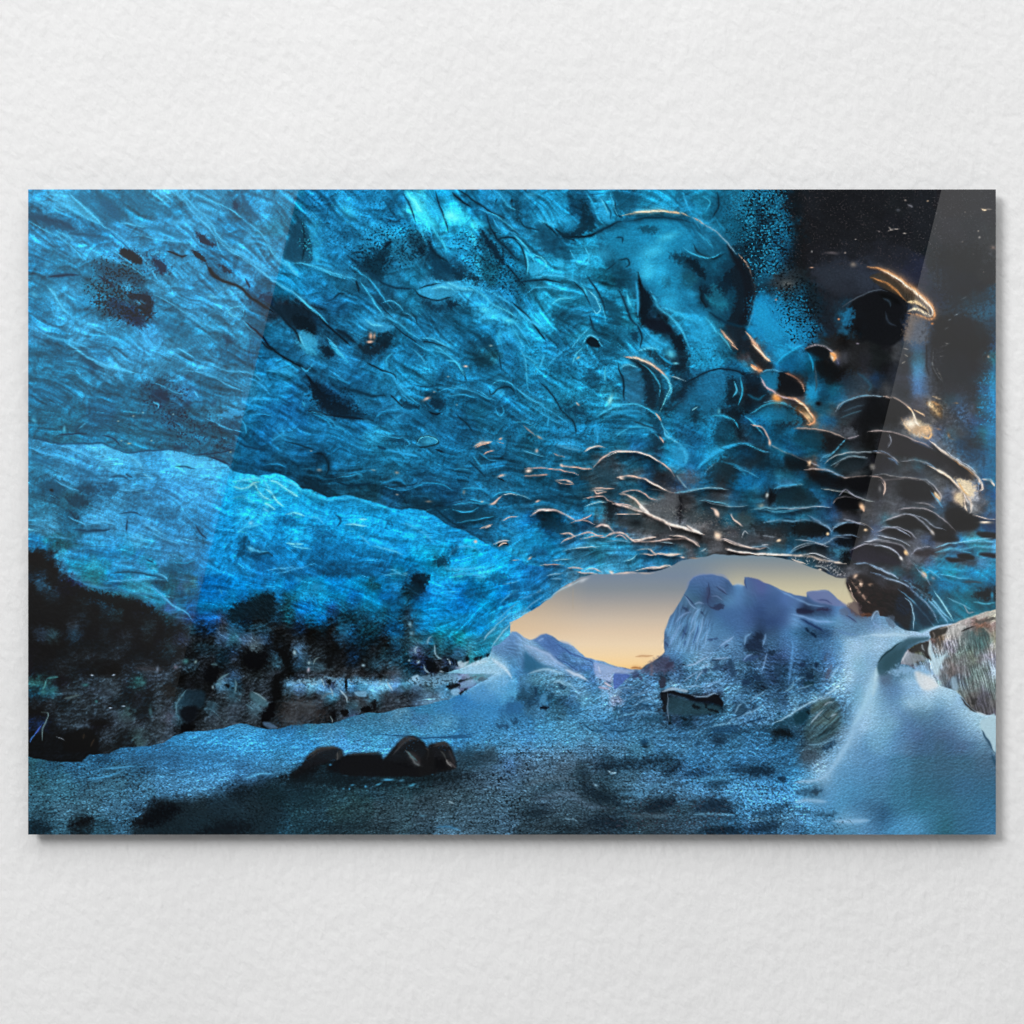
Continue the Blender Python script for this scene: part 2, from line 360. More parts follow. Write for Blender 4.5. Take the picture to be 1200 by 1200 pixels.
    lk=np.abs(perlin(XX/15+w1*2,YY/9+w2*2,611))+.6*np.abs(perlin(XX/7,YY/4.5,612)); crag=.8*emb(lk,-.5,-.85)+.6*(smooth(.03,.3,lk)-.7)
    t=(.34*crag+.26*rock+.12*gr+.20*fb*.6+.12*emb(rock))[...,None]
    shelf3=shelf*np.exp(np.clip(t*1.3,-.9,.8))+np.array([.03,.035,.04],np.float32)*np.maximum(rock,0)[...,None]*.5
    shelf=shelf2*(1-dk)+shelf3*dk
    img=img*(1-mh[...,None])+shelf*mh[...,None]
    # sky
    # the sunset: grey blue under the arch, cream, then warm yellow at the horizon (row, red, green, blue)
    LS=np.array([(640,108,134,154),(652,110,133,152),(662,116,132,146),(675,117,131,148),(690,130,137,143),(700,148,147,147),(712,172,162,152),(726,198,181,162),(740,217,193,165),(755,230,205,172),(768,238,208,164),(778,243,206,150),(786,240,192,124)],float)
    RS=np.array([(640,106,134,152),(650,112,135,150),(656,124,137,144),(664,139,144,144),(672,157,157,147),(682,180,174,152),(692,197,188,158),(704,205,192,158),(790,215,190,150)],float)
    a=np.stack([np.interp(YY,LS[:,0],LS[:,k]) for k in (1,2,3)],-1); b=np.stack([np.interp(YY,RS[:,0],RS[:,k]) for k in (1,2,3)],-1)
    lw=(.45*np.clip((690-XX)/90,0,1)*(1-smooth(735,755,YY)))[...,None]; a=a*(1-lw)+np.array([214,180,138])*lw
    rw=smooth(800,870,XX)[...,None]; sky=((a*(1-rw)+b*rw)*np.array([1.035,1.045,1.055])/255).astype(np.float32); sky=srgb(np.maximum(lin(sky)-.92*glare(XX,YY)[...,None],.0012)).astype(np.float32)
    img=img*(1-mk[...,None])+(sky*(1+.012*gr[...,None]))*mk[...,None]; P.open=1-mk; P.hair=.6*l1+.5*l2; P.snowy=1-mk*(1-mf)
    # snow and gravel
    r=np.random.RandomState(7)
    wn=r.randn(PH,PW).astype(np.float32)
    wn=(wn+np.roll(wn,1,1))*.6
    snow=snow*.95+snow.mean(2,keepdims=True)*.05
    f1=fbm(XX/6,YY/3.2,501,3,.7); f2=fbm(XX/18,YY/6,521,4,.6)
    persp=smooth(800,978,YY)
    drift=P.poly_mask(spline(np.array(masks['d']),True,4),14,full) if 'd' in masks else 0*XX
    gv=smooth(845,885,YY+.035*(600-XX)-34*smooth(740,860,XX))*(1-drift)                   # gravel floor
    md=(1-gv)*(1-drift)*smooth(690,800,YY)
    rub=fbm(XX/7,YY/6,541,5,.65)
    rip=emb(fbm((XX*.97+YY*.3)/5+w1,(-XX*.3+YY*.97)/2.1,561,2,.5))
    rmask=drift*smooth(790,880,YY)*smooth(940,1060,XX+.3*(YY-850))
    g1=emb(fbm(XX/5,YY/2.8,571,3,.75)); g2=emb(fbm(XX/22,YY/8,581,3,.55)); lump=np.abs(perlin(XX/9+w1*2,YY/6.5+w2*2,591))+.55*np.abs(perlin(XX/4.4,YY/3.4,592)); lump2=np.abs(perlin(XX/19+w1*2,YY/13+w2*2,595))+.5*np.abs(perlin(XX/9,YY/7,596)); big=emb(lump2,-.3,-.95)*.8+.7*(smooth(.02,.28,lump2)-.75); rb=.7*big+.55*emb(lump,-.35,-.95)+.55*(smooth(.02,.30,lump)-.75)+.3*emb(rub)
    t=gv*(.13*wn*(.5+.4*persp)-.10*np.maximum(fbm(XX/3.4,YY/2.3,577,2,.7)-.12,0)*4+.04+.08*g1+.12*g2+.16*f2+.12*f1)+md*(1-.75*(1-smooth(600,640,XX))*smooth(480,540,XX)*(1-smooth(835,860,YY)))*(.24*rb*np.maximum(smooth(690,760,XX)*smooth(752,790,YY),.7*smooth(610,640,XX)*smooth(770,800,YY))+.08*wn+.08*f1)+drift*.035*wn+rmask*.075*rip
    t=t[...,None]
    snow=snow*(1+gv[...,None]*np.array([.14,.26,.30],np.float32)-(.24*(1-drift)*(1-smooth(440,620,XX))*smooth(815,850,YY+.10*(XX-300))*(1-smooth(880,930,YY)))[...,None])*np.exp(np.clip(t,-1.2,.8))+np.array([.02,.025,.025],np.float32)*np.maximum(t,0)
    dz=(.30*gv*smooth(870,930,YY)*(1-.6*smooth(760,900,XX)))[...,None]; snow=snow*(1-dz)+snow.mean(2,keepdims=True)*np.array([.86,1.02,1.12],np.float32)*dz
    img=img*(1-mf[...,None])+snow*mf[...,None]
    gg=np.tanh(2.4*fbm((XX*.25+YY*.97)/20+2*w1,(XX*.97-YY*.25)/2.6+1.5*w2,811,3,.6)); g0=smooth(725,755,YY)
    rk=rk*np.exp((.12*np.tanh(fb)*(1.2-g0)+.40*gg*g0+.10*gr+.10*emb(rub)*(1-g0))[...,None])
    img=img*(1-mr[...,None])+rk*mr[...,None]
    img=np.clip(img,0,1)
    for o in ops:
        k=o[0]
        if k[0]=='p': P.poly(img,o[1],o[2],o[3],o[4])
        elif k[0]=='q': P.poly(img,o[1],o[2],o[3],o[4],rough=1)
        elif k[0]=='s': P.stroke(img,o[1],o[2],o[3],o[4])
        elif k[0]=='u': P.stroke(img,o[1],o[2],o[3],o[4],0)
        elif k in 'eg': P.relief(img,*o[1:])
        elif k=='k': P.speck(img,*o[1:])
        elif k[0]=='b': P.blob(img,o[1],o[2],o[3][0],o[3][1],*o[4])
    # last fine grain that ties the strokes into the print
    g2=fbm(XX/3.1,YY/3.1,601,2,.7)
    keep=(1-mk)*(1-.6*drift)
    img=img*(1+(keep*(.07*g2+.05*gr+.02*wn))[...,None])
    ce=((1-mh)*(1-mk)*(1-mf)*(1-mr))[...,None]; bl=np.clip((img[...,2:]-img[...,:1]-.05)/.25,0,1); img=img*(1+ce*bl*np.array([.06,.115,.085],np.float32))
    img=np.clip(img,0,1); img=img+.45*(1-.8*mk[...,None])*(img-blur(img,1))
    return np.clip(img,0,1),P

PICTURE = """
@A1
ci 80,80,3a8fc4 200,100,43a0d6 330,120,3478a2 450,130,2f6a8c 600,120,306c8e 730,130,327096 690,65,4aa3d4 900,90,3a86b4 1050,130,2f6c92 1150,150,3a8abb
ci 90,170,2f6080 200,220,316f98 100,280,3b92c8 250,290,3a8cc0 380,250,3077a5 480,280,3a90c8 600,270,3a8abc 700,200,3d91c6 850,200,3d90c4 1000,250,2f719b 1100,300,3a87b6
ci 80,400,3174a0 200,400,34779f 330,430,2f6687 300,350,3d94c8 640,350,357fae 800,420,3a86b5 960,380,2d6d96 1100,420,3b8bc0 100,500,336f94 250,540,3a80ab 380,520,2f6b8c
ci 520,490,2e6382 700,500,3a80aa 850,520,3881b0 1000,560,3c87b5 1150,560,2e5878 100,620,2f6f98 190,580,3f95c8 300,600,3276a0 450,580,2c5c78 580,600,28506a 700,600,33749c
ci 850,620,3a86b6 1000,640,3a86b4 1120,700,2c5f80 100,720,3a8cc0 300,690,3f93c6 480,720,3786b5 620,760,3f96d0 750,690,306d92 900,700,33759c 1050,740,357aa2
@A2
ci 60,90,3a85b2 90,150,2f6f94 130,300,1c4f70 180,240,174560 230,220,1e7fb6 270,120,15608e 350,200,1a72a6 390,140,2086bd 460,90,176fa3 540,110,1b7cb2 600,150,125a84 650,100,1874a8
ci 720,110,3cc4ec 770,170,2bb0e0 820,110,1480b4 880,160,2cb8e8 920,190,20a0d0 960,120,1570a0 1050,120,176c9c 1120,90,1a78a8 1170,100,135a80 1180,200,186c98
ci 50,230,34708f 60,330,3b85b3 130,420,1f88c0 250,420,1a75a6 350,300,1b74a8 420,280,1a6e9e 400,400,155f8a 500,280,1f84b8 620,260,1c8ac0 560,380,0e3a54 500,420,0d3850
ci 640,330,1a5e80 700,350,195a7c 740,330,123a50 600,450,1a668e 700,450,18688f 780,350,124c6c 830,320,2090c4 870,400,114868 950,300,1c85b8 970,400,1f88bc 1050,300,12506e 1040,420,13546f 1110,300,1a78a6 1150,400,1678aa
ci 50,500,2f7099 130,500,1478ac 230,500,17699a 330,480,1a6b98 430,480,1b5a7c 330,580,155580 450,560,155c86 560,520,154e70 640,600,185c80 700,560,166084 780,530,2a80b0 860,500,2c8ec0
ci 950,510,2c9ad0 1050,560,1c7fb4 1150,560,156490 800,620,155274 900,620,124a68 950,680,12587c 1050,620,2fa0d4 1150,660,2690c4
ci 60,620,1a2c3c 150,640,142838 220,680,0f3048 60,720,186a98 200,770,2b7aa8 330,680,124a6c 400,720,175f88 480,680,1c76a8 540,690,2a88ba 480,770,17445e 560,740,0f3a54 650,740,166892 750,700,16608a 850,760,196c9a 950,760,145a82 1050,740,1670a0 1150,740,1f82b6
@A3
ci 50,90,145f88 150,110,1a7cac 200,170,1b85b8 260,190,197fb0 330,170,0b3048 370,150,0f4868 420,120,1d86b8 460,120,2398cc 530,90,135a80 640,90,187aa6 720,110,1b84b2 800,120,176c96 900,100,1a78a0 960,130,0f4a68 1050,110,186a90 1130,110,16607f
ci 60,200,176a96 160,200,228fc0 120,280,1a5c7e 190,300,16506e 250,270,0f4562 300,320,1b85b2 350,370,2a9ccc 400,270,1e8cba 430,340,2088b4 520,300,13607e 500,220,14648a 600,240,1572a0 640,260,1c90c4 720,270,23a4d8 800,240,1a80b0 850,300,1c86b8 920,280,2392c6 980,260,16688e
ci 60,330,1678a4 110,400,1a86b6 40,420,125474 200,420,1f88b4 60,500,12506c 150,470,1d7ea8 260,470,1f88b4 330,480,1a6f96 400,420,157094 480,420,125874 520,480,0e4054 570,330,1f8abb 640,330,2ba8dc 650,400,32b0e4 620,450,1c80b0 700,440,23a0d8 740,500,1c88b8 800,380,124460 850,400,0d2a3c 900,380,166688
ci 960,360,166a8e 1000,300,124c6a 1040,380,0c2534 1080,420,121e28 830,470,1a6078 900,520,0e3044 960,520,0e3a50 1010,450,0d2c3e 1020,560,0d3648 1100,520,10202c 1170,450,13567a 1170,350,12506c 1120,250,125a7c 1050,220,0f4c68
ci 60,570,176a94 160,560,1f8cb8 240,560,1b7fa8 320,560,1a769e 380,560,2290c0 420,620,1478a8 470,600,135f80 540,560,1f90c0 560,640,186a88 620,560,0b1c2a 640,610,0d2030 700,560,23a0d8 790,560,1c94cc 850,600,1c88bc 780,650,208ebe 700,690,0f1822 760,740,0d1a26 820,720,1c88bc 900,700,2398cc 950,650,1c6888 1010,650,12384c 1060,680,0e2838
ci 60,680,1f98cc 150,660,24a8dc 230,650,166084 300,640,16587a 330,740,1a7aa0 250,720,14587a 430,720,12506e 500,740,145878 580,730,145a7c 650,750,1a80b0 740,770,124a68 1000,750,124a64 1060,760,141c22 1150,640,1a80b4 1170,720,166a96
@A4
ci 40,90,1b7cae 120,90,14587a 180,90,101c26 40,180,135878 100,170,124c6a 160,230,135a80 50,260,0c2634 110,320,14608a 160,330,0f3048 80,400,14587c 30,500,0e2432 140,470,26323c 170,500,223038
ci 250,100,1a1d22 400,100,17191d 550,100,191b1f 700,80,1b1e22 800,120,1d2025 250,250,17191d 400,250,181a1e 550,260,1a1c20 700,250,1a1c21 780,280,1c1f24 220,350,16181c 330,340,1a1c21 450,340,1d2026 600,350,20232a 700,380,22252d 760,420,23283a
ci 950,100,434345 1050,100,434446 1120,120,424346 950,250,424346 1050,250,404245 1120,280,444648 870,350,3e4144 1000,380,404345 1120,400,464a4e 900,480,40464e 1000,500,3c4148
ci 350,430,262c36 450,430,2a303c 550,450,2c3340 400,520,20242c 480,560,1c2028 300,600,15181c 330,680,181e26 380,620,1a2028 560,620,101317 620,660,0f1216 560,720,0e1115 680,700,14171c 700,560,181a1e 450,640,1c4c68 400,750,14171b 650,760,1b1e26
ci 30,600,1480b8 100,600,176fa0 200,580,135a82 250,560,102c3c 150,680,1a80b6 250,680,166a98 50,700,1886be 200,740,1a86bc 270,740,126090 100,760,1a7cae 290,620,12344a
ci 780,650,424a5a 800,720,465468 880,560,3a404a 950,600,3c4650 1050,610,3c5668 1120,610,3c5c74 900,700,38393c 1000,700,363a40 1120,700,3a4a58 1050,760,34383e 760,740,484c58 860,760,36383c 950,760,34363a
@B1
ci 100,60,2f6a8e 200,40,2e6b92 300,60,3a86b4 400,40,3680ae 550,60,3c8cbf 700,40,3a80aa 850,60,33749c 1000,50,2c6082 1080,80,2c5a7a 1170,100,14679c 100,150,2f6f94 200,170,2c688c 300,130,2f6d90 350,90,1f4e6e 450,130,3f92c4 600,130,3a86b4 750,130,3780ac 880,120,3a8abc 1050,150,306a8e 1150,180,1a78ae
ci 100,250,2c668c 200,260,2b6488 330,200,3378a2 400,250,2a5f80 520,220,2b6284 650,230,254f6a 700,260,2a5c7c 780,230,3271a0 900,200,2d678c 1000,210,32739c 900,280,2a5876 1080,220,3a80ac 1130,280,1470a4
ci 100,350,2c6484 250,330,2a6282 400,330,28597a 550,330,2b6080 650,350,2a5c7c 730,360,214a64 850,340,2a5874 950,330,36789e 1020,340,32729a 1000,400,2a5570 1100,370,146494 1170,360,1268a0
ci 100,420,286080 220,410,2c6786 350,430,2a6184 450,460,2b6688 560,460,2c6a8c 650,460,2a6080 760,440,2b5b78 870,420,285470 950,470,274e66 850,510,2a6284 980,540,2c5f80 1080,480,0f5078 1170,450,0f5486 1060,570,0e4a70 1160,570,0f5280 1170,520,0e4c74
ch 80,490,34789e 150,520,3484b4 250,500,40a0d8 380,510,48b0e4 330,570,3f9cd4 450,550,48b4e8 520,580,40a4dc 650,540,3a96cc 760,540,48b4ea 900,570,44ace0 650,620,3c9cd4 780,600,46b2e8 900,640,40a6e0 950,590,48b0e4
ch 90,580,32789c 200,560,3680aa 100,650,2e6a8a 150,700,28506a 220,640,3a86b0 300,620,3476a0 400,620,3a8cbe 320,690,2a5a78 250,740,2c6078 400,680,2f6a90 480,680,3888b8 560,640,3380ae 450,750,3a84ae 560,740,347aa6 650,700,347cac 750,680,3a90c8 850,700,3e9ad2 680,770,3682b2 800,770,3a90c4 900,760,3d98d0 100,770,2f6f8e
ch 1000,640,20a0dc 1080,660,28b4e8 1160,650,28b4e8 1000,720,16a0e0 1080,740,18a4e4 1170,740,24b8ec 990,780,129adc 1130,780,1aa0e0
@B2
ci 60,40,14547c 150,60,14547e 230,50,2078a8 300,30,0f2e44 380,60,1f7cb4 450,60,154a6c 520,40,103048 600,80,1a76a8 700,50,15608c 800,50,1e88bc 850,40,1c84b8 900,100,1870a0 980,60,124864 1060,60,184a5c 1140,60,176898 1180,120,145a82
ci 60,110,1676ac 120,150,1f86b8 190,140,124466 270,130,175c86 350,150,16608c 420,160,135580 520,120,176a98 600,150,1d80b2 680,170,1878a8 750,150,2084b6 840,140,145880 930,150,1876a8 1000,170,155f88 1060,150,13567a 1120,200,1a7cae 1180,200,124c6e
ci 60,230,1670a4 150,220,12588a 200,270,1a6c98 240,230,0c2438 300,260,0a2238 350,220,124a70 430,220,145680 500,250,135276 570,270,175e88 560,200,1c74a4 650,250,2080b4 700,290,1874a4 780,290,0e3850 880,270,166a98 980,260,135880 1080,240,1a74a4 1150,260,166696 1080,320,135074
ci 50,330,12588a 130,310,1363a0 200,320,0f4a74 320,320,0a2438 400,330,0e3450 480,310,1b6e9e 540,330,145680 620,360,1c74a4 700,350,0e4668 770,350,10486a 850,350,155c84 930,370,124e74 1000,340,135676 1100,400,145a7e 1180,390,145a82
ci 50,430,12588a 80,460,2080b4 180,380,13649c 280,380,1a74ac 340,400,1878b0 450,400,156494 520,450,2488b8 640,460,135880 760,460,1c70a0 850,440,166494 950,440,124c70 1050,440,1a6690 1150,470,165a80
ci 60,540,104668 150,500,10507c 230,470,145e8c 260,540,0d3450 340,530,13608e 430,500,155f8a 550,500,176892 650,530,1c78a8 750,540,145c84 850,540,14608c 950,530,176490 1020,530,18608a 1100,560,155880 1180,560,124a6c
ci 60,590,0f4262 180,600,0f4668 270,610,0e3c58 340,610,135680 430,620,124c6c 380,680,0f3c54 500,600,145478 480,690,10384c 600,620,155678 620,700,124466 700,600,14567c 750,680,124a70 850,620,15608c 850,700,104266 930,640,145a84 980,700,166898 1050,620,145276 1100,650,175478 1060,720,175c84 1150,720,155880 700,750,0f3850 800,760,0e3a54 900,760,12466a 1000,770,135076 1120,780,155880
ci 200,660,0a283c 300,700,0d3044 250,640,0d3850
ch 40,660,22b0e8 100,660,20b4ec 60,740,18a0dc 150,740,18a8e4 230,740,16a0dc 300,770,1496d4 400,750,1a90c8 500,780,1288c0
@B3
ci 60,60,1a80b0 120,120,1c88ba 60,180,16709c 200,50,1a7cb0 280,60,166088 250,130,166a94 350,80,1f80ae 430,60,135070 330,150,1a78a6 430,160,1d78a4 500,110,2088b8 560,140,1a6c92 640,150,10344a 700,120,1878a8 720,200,1b80b0 600,30,1c86b8 700,30,23a0d6 780,80,10202c 850,60,1f90c4 930,80,2090c4 1000,50,155878 1080,80,14242e 1180,60,122430 1180,170,145070
ci 60,280,1a7cac 150,300,1f88ba 120,220,145a82 200,220,18749e 300,220,1b7ca6 220,300,176a8e 300,300,195f80 400,260,1a7aa6 460,270,32a0c8 500,220,125270 560,220,2070a0 570,280,1f70a0 640,270,101c28 690,250,145074 740,220,13506e 700,320,125270 780,250,122030 820,200,10344c 880,230,1a6690 960,200,1c6e9c 1050,210,134058 1120,230,0d2232 1150,180,0e1e2c 1040,160,15557c
ci 60,350,145c84 160,370,176c98 240,380,1c7cb0 100,440,135878 200,440,176a98 300,430,166a98 350,350,14587c 420,330,1a78a4 500,330,1c78a6 580,310,1d80b0 650,350,186a90 400,420,1a78aa 500,390,145c84 600,370,15668e 680,410,125068 760,330,145474 800,380,145a80 860,340,134a66 950,300,15587c 1030,340,0d1c28 1100,340,0c1e2c 1180,340,14587c 880,400,1a74a4 980,370,1e78a8 1060,400,102838 1130,400,145070 1180,420,145676
ci 60,500,124862 150,500,16648c 250,490,2578a8 330,470,1c74a4 400,480,155c80 480,470,175a7a 560,440,124e6c 640,430,155e84 660,500,124660 740,440,2478a0 800,460,14587c 880,460,166288 960,440,145270 1050,450,0f3244 1130,480,145a80 740,520,175c80 800,530,1c6e9c 870,520,135578 950,540,145476 1080,510,186a92 1160,540,12486a
ci 60,560,134e6c 150,560,145478 250,560,165878 330,560,124862 400,590,2a4a5c 470,600,3a4650 540,560,1c5472 620,570,175676 700,600,184a62 760,570,1f6690 830,580,1c6488 720,640,1e3442 780,640,4a5662 850,640,1a3c50 930,600,123448 1000,590,122e3e 1050,560,124058 1120,600,183c4c 1180,600,1a3a48
ci 60,660,125478 150,640,13587c 250,630,145478 100,740,124a6a 200,720,104260 300,720,123c52 250,670,124868 400,650,2c424e 440,700,1e4256 540,670,1c4e68 600,690,1f5068 700,700,3a5460 660,640,20506a 760,720,4a4e56 700,770,525560 640,770,4a5866 790,770,20262e 860,740,34424a 900,680,1a4254 960,720,263c46 1040,640,1c4860 1100,660,1c5070 1180,660,185068 1060,740,1f4c60 1160,740,1a4458 500,760,1e485c 420,770,17445a 300,780,123e56
@B4
ci 60,60,101a24 30,180,0e1c26 140,60,1678a8 200,40,1a80b0 250,100,14608a 130,120,1668a0 200,160,14587c 270,160,1880b6 300,60,16384c 320,120,101c26 350,60,10161c 450,60,161c26 550,60,181e28 650,40,1e2430 450,130,1c2632 550,140,26303c 640,160,2c3540 330,200,15415a 420,200,1c3c4e 500,200,2e4452 560,220,2e3f4e 400,260,1e4658 300,250,145a80 340,290,123c50 380,320,1c5a78 260,240,14587e
ci 80,170,155272 150,190,0d1217 210,200,11161a 60,270,15486a 30,260,0c2230 100,330,155a80 160,330,13506a 210,330,0e1c26 280,330,16587a 340,370,145066 250,380,15445a 330,420,124254
ci 60,360,13506e 140,380,134a62 60,430,124a62 130,440,103c50 220,440,124258 290,460,12343c 380,480,0c0f14 330,450,101c24 410,460,0e1116 400,400,1f4454 440,420,3a4650 500,440,3c4650
ci 450,300,2c3f4c 430,340,26303a 550,310,17191f 520,380,0f1114 590,340,101115 560,440,0b0c10 540,480,0c0d11 480,500,0e1319
ci 60,520,125066 150,530,124660 200,560,0c1a22 40,580,103c4c 100,590,15445a 230,570,101820 290,580,1a4a66 330,540,15506c 360,570,265876 420,560,2c3846 480,570,20262e 520,600,1a1d24 450,620,141a22 370,620,101820 300,640,0c1a20 200,630,124a64 140,640,155474 60,640,0d3848 260,680,123448 60,720,0e3c46 160,720,124a54 220,740,123438 290,710,1e4054 360,700,15405a 400,660,101820 480,660,0a0c10 510,680,090a0e 460,720,14202a 350,770,24405a 440,760,0d1115 200,790,1a4a64
ci 740,40,4a505c 800,60,4e5c70 760,130,4a5664 800,190,465468 730,220,4a4c52 850,60,3a3f48 950,60,3c3e42 1050,60,3e4248 950,150,3a3d42 1050,140,3a424a 1120,100,2c5874 1120,200,2f5a74 1060,220,2f5068 950,240,3c4652 880,200,42464e 1000,300,3a5266 960,320,3f586c 900,280,4a4e54 1100,330,2a5a78 1120,400,2a5066
ci 680,300,38383a 640,250,3e4044 700,350,3a3a3c 640,400,4a4648 700,420,4e4a4a 760,470,3c3a3a 830,500,343436 700,480,2f3032 640,460,3a3a3c 880,430,4a4848 930,420,44484c 1000,430,38424c 1100,460,2f4452 1050,500,34424e 1000,500,3c4a56 950,540,2c2c30 900,560,3a3638 1010,600,2a2a2c 1050,650,46484e 850,560,3c3c40
ci 640,530,3c3a3c 700,550,4c4c50 780,560,40444a 760,600,4a4c52 640,600,36363a 620,650,35373b 560,560,2c2c30 580,700,2c2d30 720,620,403e40 780,690,2c2b2d 840,640,4a484a 830,720,333234 700,720,44444a 880,640,504c50 930,660,4a484a 900,700,484850 960,760,3a3a3e 1100,560,2f4658 1120,620,2e4c60 1100,720,42505c 1120,780,4a5058 780,780,3a3a3e 660,770,46464c 1040,770,4a4440
@C1
ch 80,40,34789a 150,100,3a80a4 100,160,2e6480 250,60,20506a 280,130,2a6a8c 350,100,3d90c0 250,180,2c688a 350,180,347ca8 450,60,3a8cbc 480,150,3a88b8 560,30,3278a4 600,110,3a8ec4 700,70,2c6890 750,120,3484b8 850,40,2f7cac 850,120,2f76a4 900,60,2f86c0 960,60,0f88c8 1060,60,22a8e4 1160,40,28b4ec 1000,130,1284c4 1090,140,1a9adc 1160,120,1294d4 950,180,1088c8 1060,210,0e5a88 1140,240,0c4870 1170,180,1580bc
ch 90,230,1c1c22 140,250,202430 190,230,2a586e 210,300,26485c 300,240,2c6c92 350,270,2a6080 450,250,3684b4 550,220,2f74a0 600,260,347cac 700,230,3682b4 800,200,357fb0 850,260,2f74a4 750,310,28607e 640,300,2c688e 500,310,2c6688 380,320,2c6282 300,330,285670 920,260,0f80c0 1000,260,1080c0 1080,280,1278b4 1160,290,0f64a0
ch 90,330,24404e 120,380,1a242c 230,380,1a1a1f 70,420,16161a 150,470,151519 300,400,2a5a70 350,360,2f6e8c 450,380,2c6684 450,420,1c3440 550,380,2a6080 600,420,255470 700,370,2c6a90 780,380,2c658a 660,470,285a74 740,500,254f66 780,440,275e80 860,420,1076b0 930,400,1082c4 1000,380,1080c0 1080,360,1070b0 1150,350,0c5a90 870,510,0c3e5c 950,480,0f5c88 1000,470,0e5e8c 1060,430,0d4a70 1150,420,0b3650 1030,520,0c1e2a 1090,510,0a1820 1150,490,0b2434
ch 90,520,18181d 200,560,2a2f38 260,520,22262e 350,480,1c1e24 400,500,2a3440 470,530,141418 550,490,181a1f 600,530,141519 700,560,22303a 760,540,203440 640,580,243840 560,590,18181c 450,590,262f38 400,570,22262e 350,620,1a1b20 300,600,22242a 110,590,28404e 70,640,141418 150,650,131317 250,670,26282e 400,660,24252b 500,640,202228 600,640,17171b 700,660,222c34 760,600,1f3038 550,690,151519 800,680,0c1a22 850,600,0a1e2c 900,580,0c3446 980,580,12485a 1060,580,0f3640 1140,570,0c2a36 900,660,0d222c 950,640,10343c 1040,640,163c46 1100,630,1c3c46 1170,640,123640 1130,700,060a0e 1000,710,070c12 1050,740,10181e 1170,740,060a0e
ch 70,720,1a1a1f 240,715,3a464e 330,720,202228 150,760,22262c 400,740,15151a 300,770,17171b 450,760,121216 620,770,26343c 700,740,1e1c20 750,760,24343a 560,760,1a2228 850,750,0a1016 920,770,12181c
@C2
ch 60,60,0f90d0 150,40,1294d6 250,50,169cdc 350,40,1496d8 450,60,16a4e4 550,60,149ad8 650,70,1494d4 720,90,18a0dc 780,100,1488c4 60,130,1082c0 150,140,16a0dc 250,120,1384c0 350,110,129cde 450,140,129ada 550,130,1290d0 620,160,1090d0 700,160,16a4e4 800,170,1490cc 880,160,1284c0
ch 60,230,0e70ac 150,230,0e78b4 250,220,0d6498 350,220,0e6ea6 450,220,0f78b2 550,230,1080bc 640,220,0f80bc 700,240,0f6ca0 760,220,0f70a8 830,260,0a3c5c 900,240,18a0dc 980,240,1aa4e0 1050,240,1484c0 1150,280,1680b8 
ch 60,310,0e70aa 150,300,0f68a0 250,300,0c5a8a 350,290,0c5684 450,290,0d5a88 550,300,0d6094 600,340,14709c 680,320,0c4468 740,360,081824 700,390,0a3048 760,320,0c4468 850,330,1686c4 950,320,189cd8 1050,320,1280b8 1150,330,1280ba
ch 40,400,0c5480 130,420,0b3e5e 240,390,1272a8 320,390,0c5078 420,360,0c4464 500,350,0c4e74 550,400,0d4c70 620,410,0d4a6c 680,440,0d4662 760,420,0e74b4 850,410,0f70ac 950,410,0c5e90 1050,420,0f6a9c 1130,400,1478ac
ch 40,460,08202e 130,470,092c42 230,450,0c5074 320,440,0c4a6a 420,440,0c3c54 500,440,0c3c56 580,480,0d4258 660,500,0d4460 740,480,0f70b0 850,490,1070b0 950,490,0f68a4 1040,500,0f68a4 1120,500,1a84bc
ch 60,530,07141c 150,520,0a2a38 240,520,0d4a64 340,490,07141c 300,540,0a2a38 400,520,0a2230 500,520,0d3a50 600,540,0e4058 700,560,0f4460 800,560,0e68a4 900,560,0f6298 980,570,0e5684 1060,560,1678a8 1120,520,3088b4
ch 80,620,05090c 140,620,0c1c24 210,620,142c34 270,610,05080b 330,620,06090c 420,580,0b2c38 500,590,0d3444 560,620,081820 620,620,0e3c4c 700,640,113e50 760,620,0c3c58 850,630,0d4468 920,630,0e4c74 1000,640,0d4a6c 1060,620,1a6490
ch 40,680,0f1c22 130,690,203840 200,690,0c1418 260,690,0b1216 370,680,07121a 440,680,0c2834 520,680,06090d 600,680,0b2430 700,690,13303c 770,680,143c50 830,700,0a1c28 900,690,0d2e44 960,690,0c2438 1020,690,103a54
ch 40,760,1c2a30 120,750,0a1014 210,750,1a282e 300,760,2a2c30 380,770,17181b 460,760,101c22 540,740,0c161c 600,770,22262a 680,760,1c262c 750,750,203038 800,760,1c3848 860,760,285270
@C3
ci 100,40,145478 200,60,124460 150,100,0f4462 250,110,0e3c54 60,100,1368a0 320,40,144c66 400,60,245062 470,60,16384a 350,100,1c4a5e 440,110,24485a 550,70,2c4450 560,110,242c32 620,90,34454e 700,40,4c5158 650,130,2c3c44 740,80,4a5056 790,50,2a2e34 850,60,3c464c 920,40,2c4850 960,90,24424c 850,110,38484e 1050,70,3c4a4e 1130,60,1c4a58 1100,110,2e3c42 1160,120,28404a 930,150,26343a 1000,140,34322f
ci 60,180,1260a0 150,190,145c88 90,210,145474 250,190,17608e 340,190,186694 420,200,155a80 500,180,155880 600,190,186086 700,200,1c688c 800,210,1e5e80 860,180,2a4a5a 940,200,2a4654 1050,200,2c3236 1150,200,262c32 1000,180,2e2e30 1100,170,3a3431
ci 60,260,126ca8 150,270,1a5a82 250,240,185e88 350,260,20587a 450,240,206084 550,250,1f6288 600,280,235e80 700,250,2c6486 780,240,2e5e7a 450,290,245a78 520,310,2a5a74 660,290,2f5c76 380,300,1f4e6c 840,240,34566a
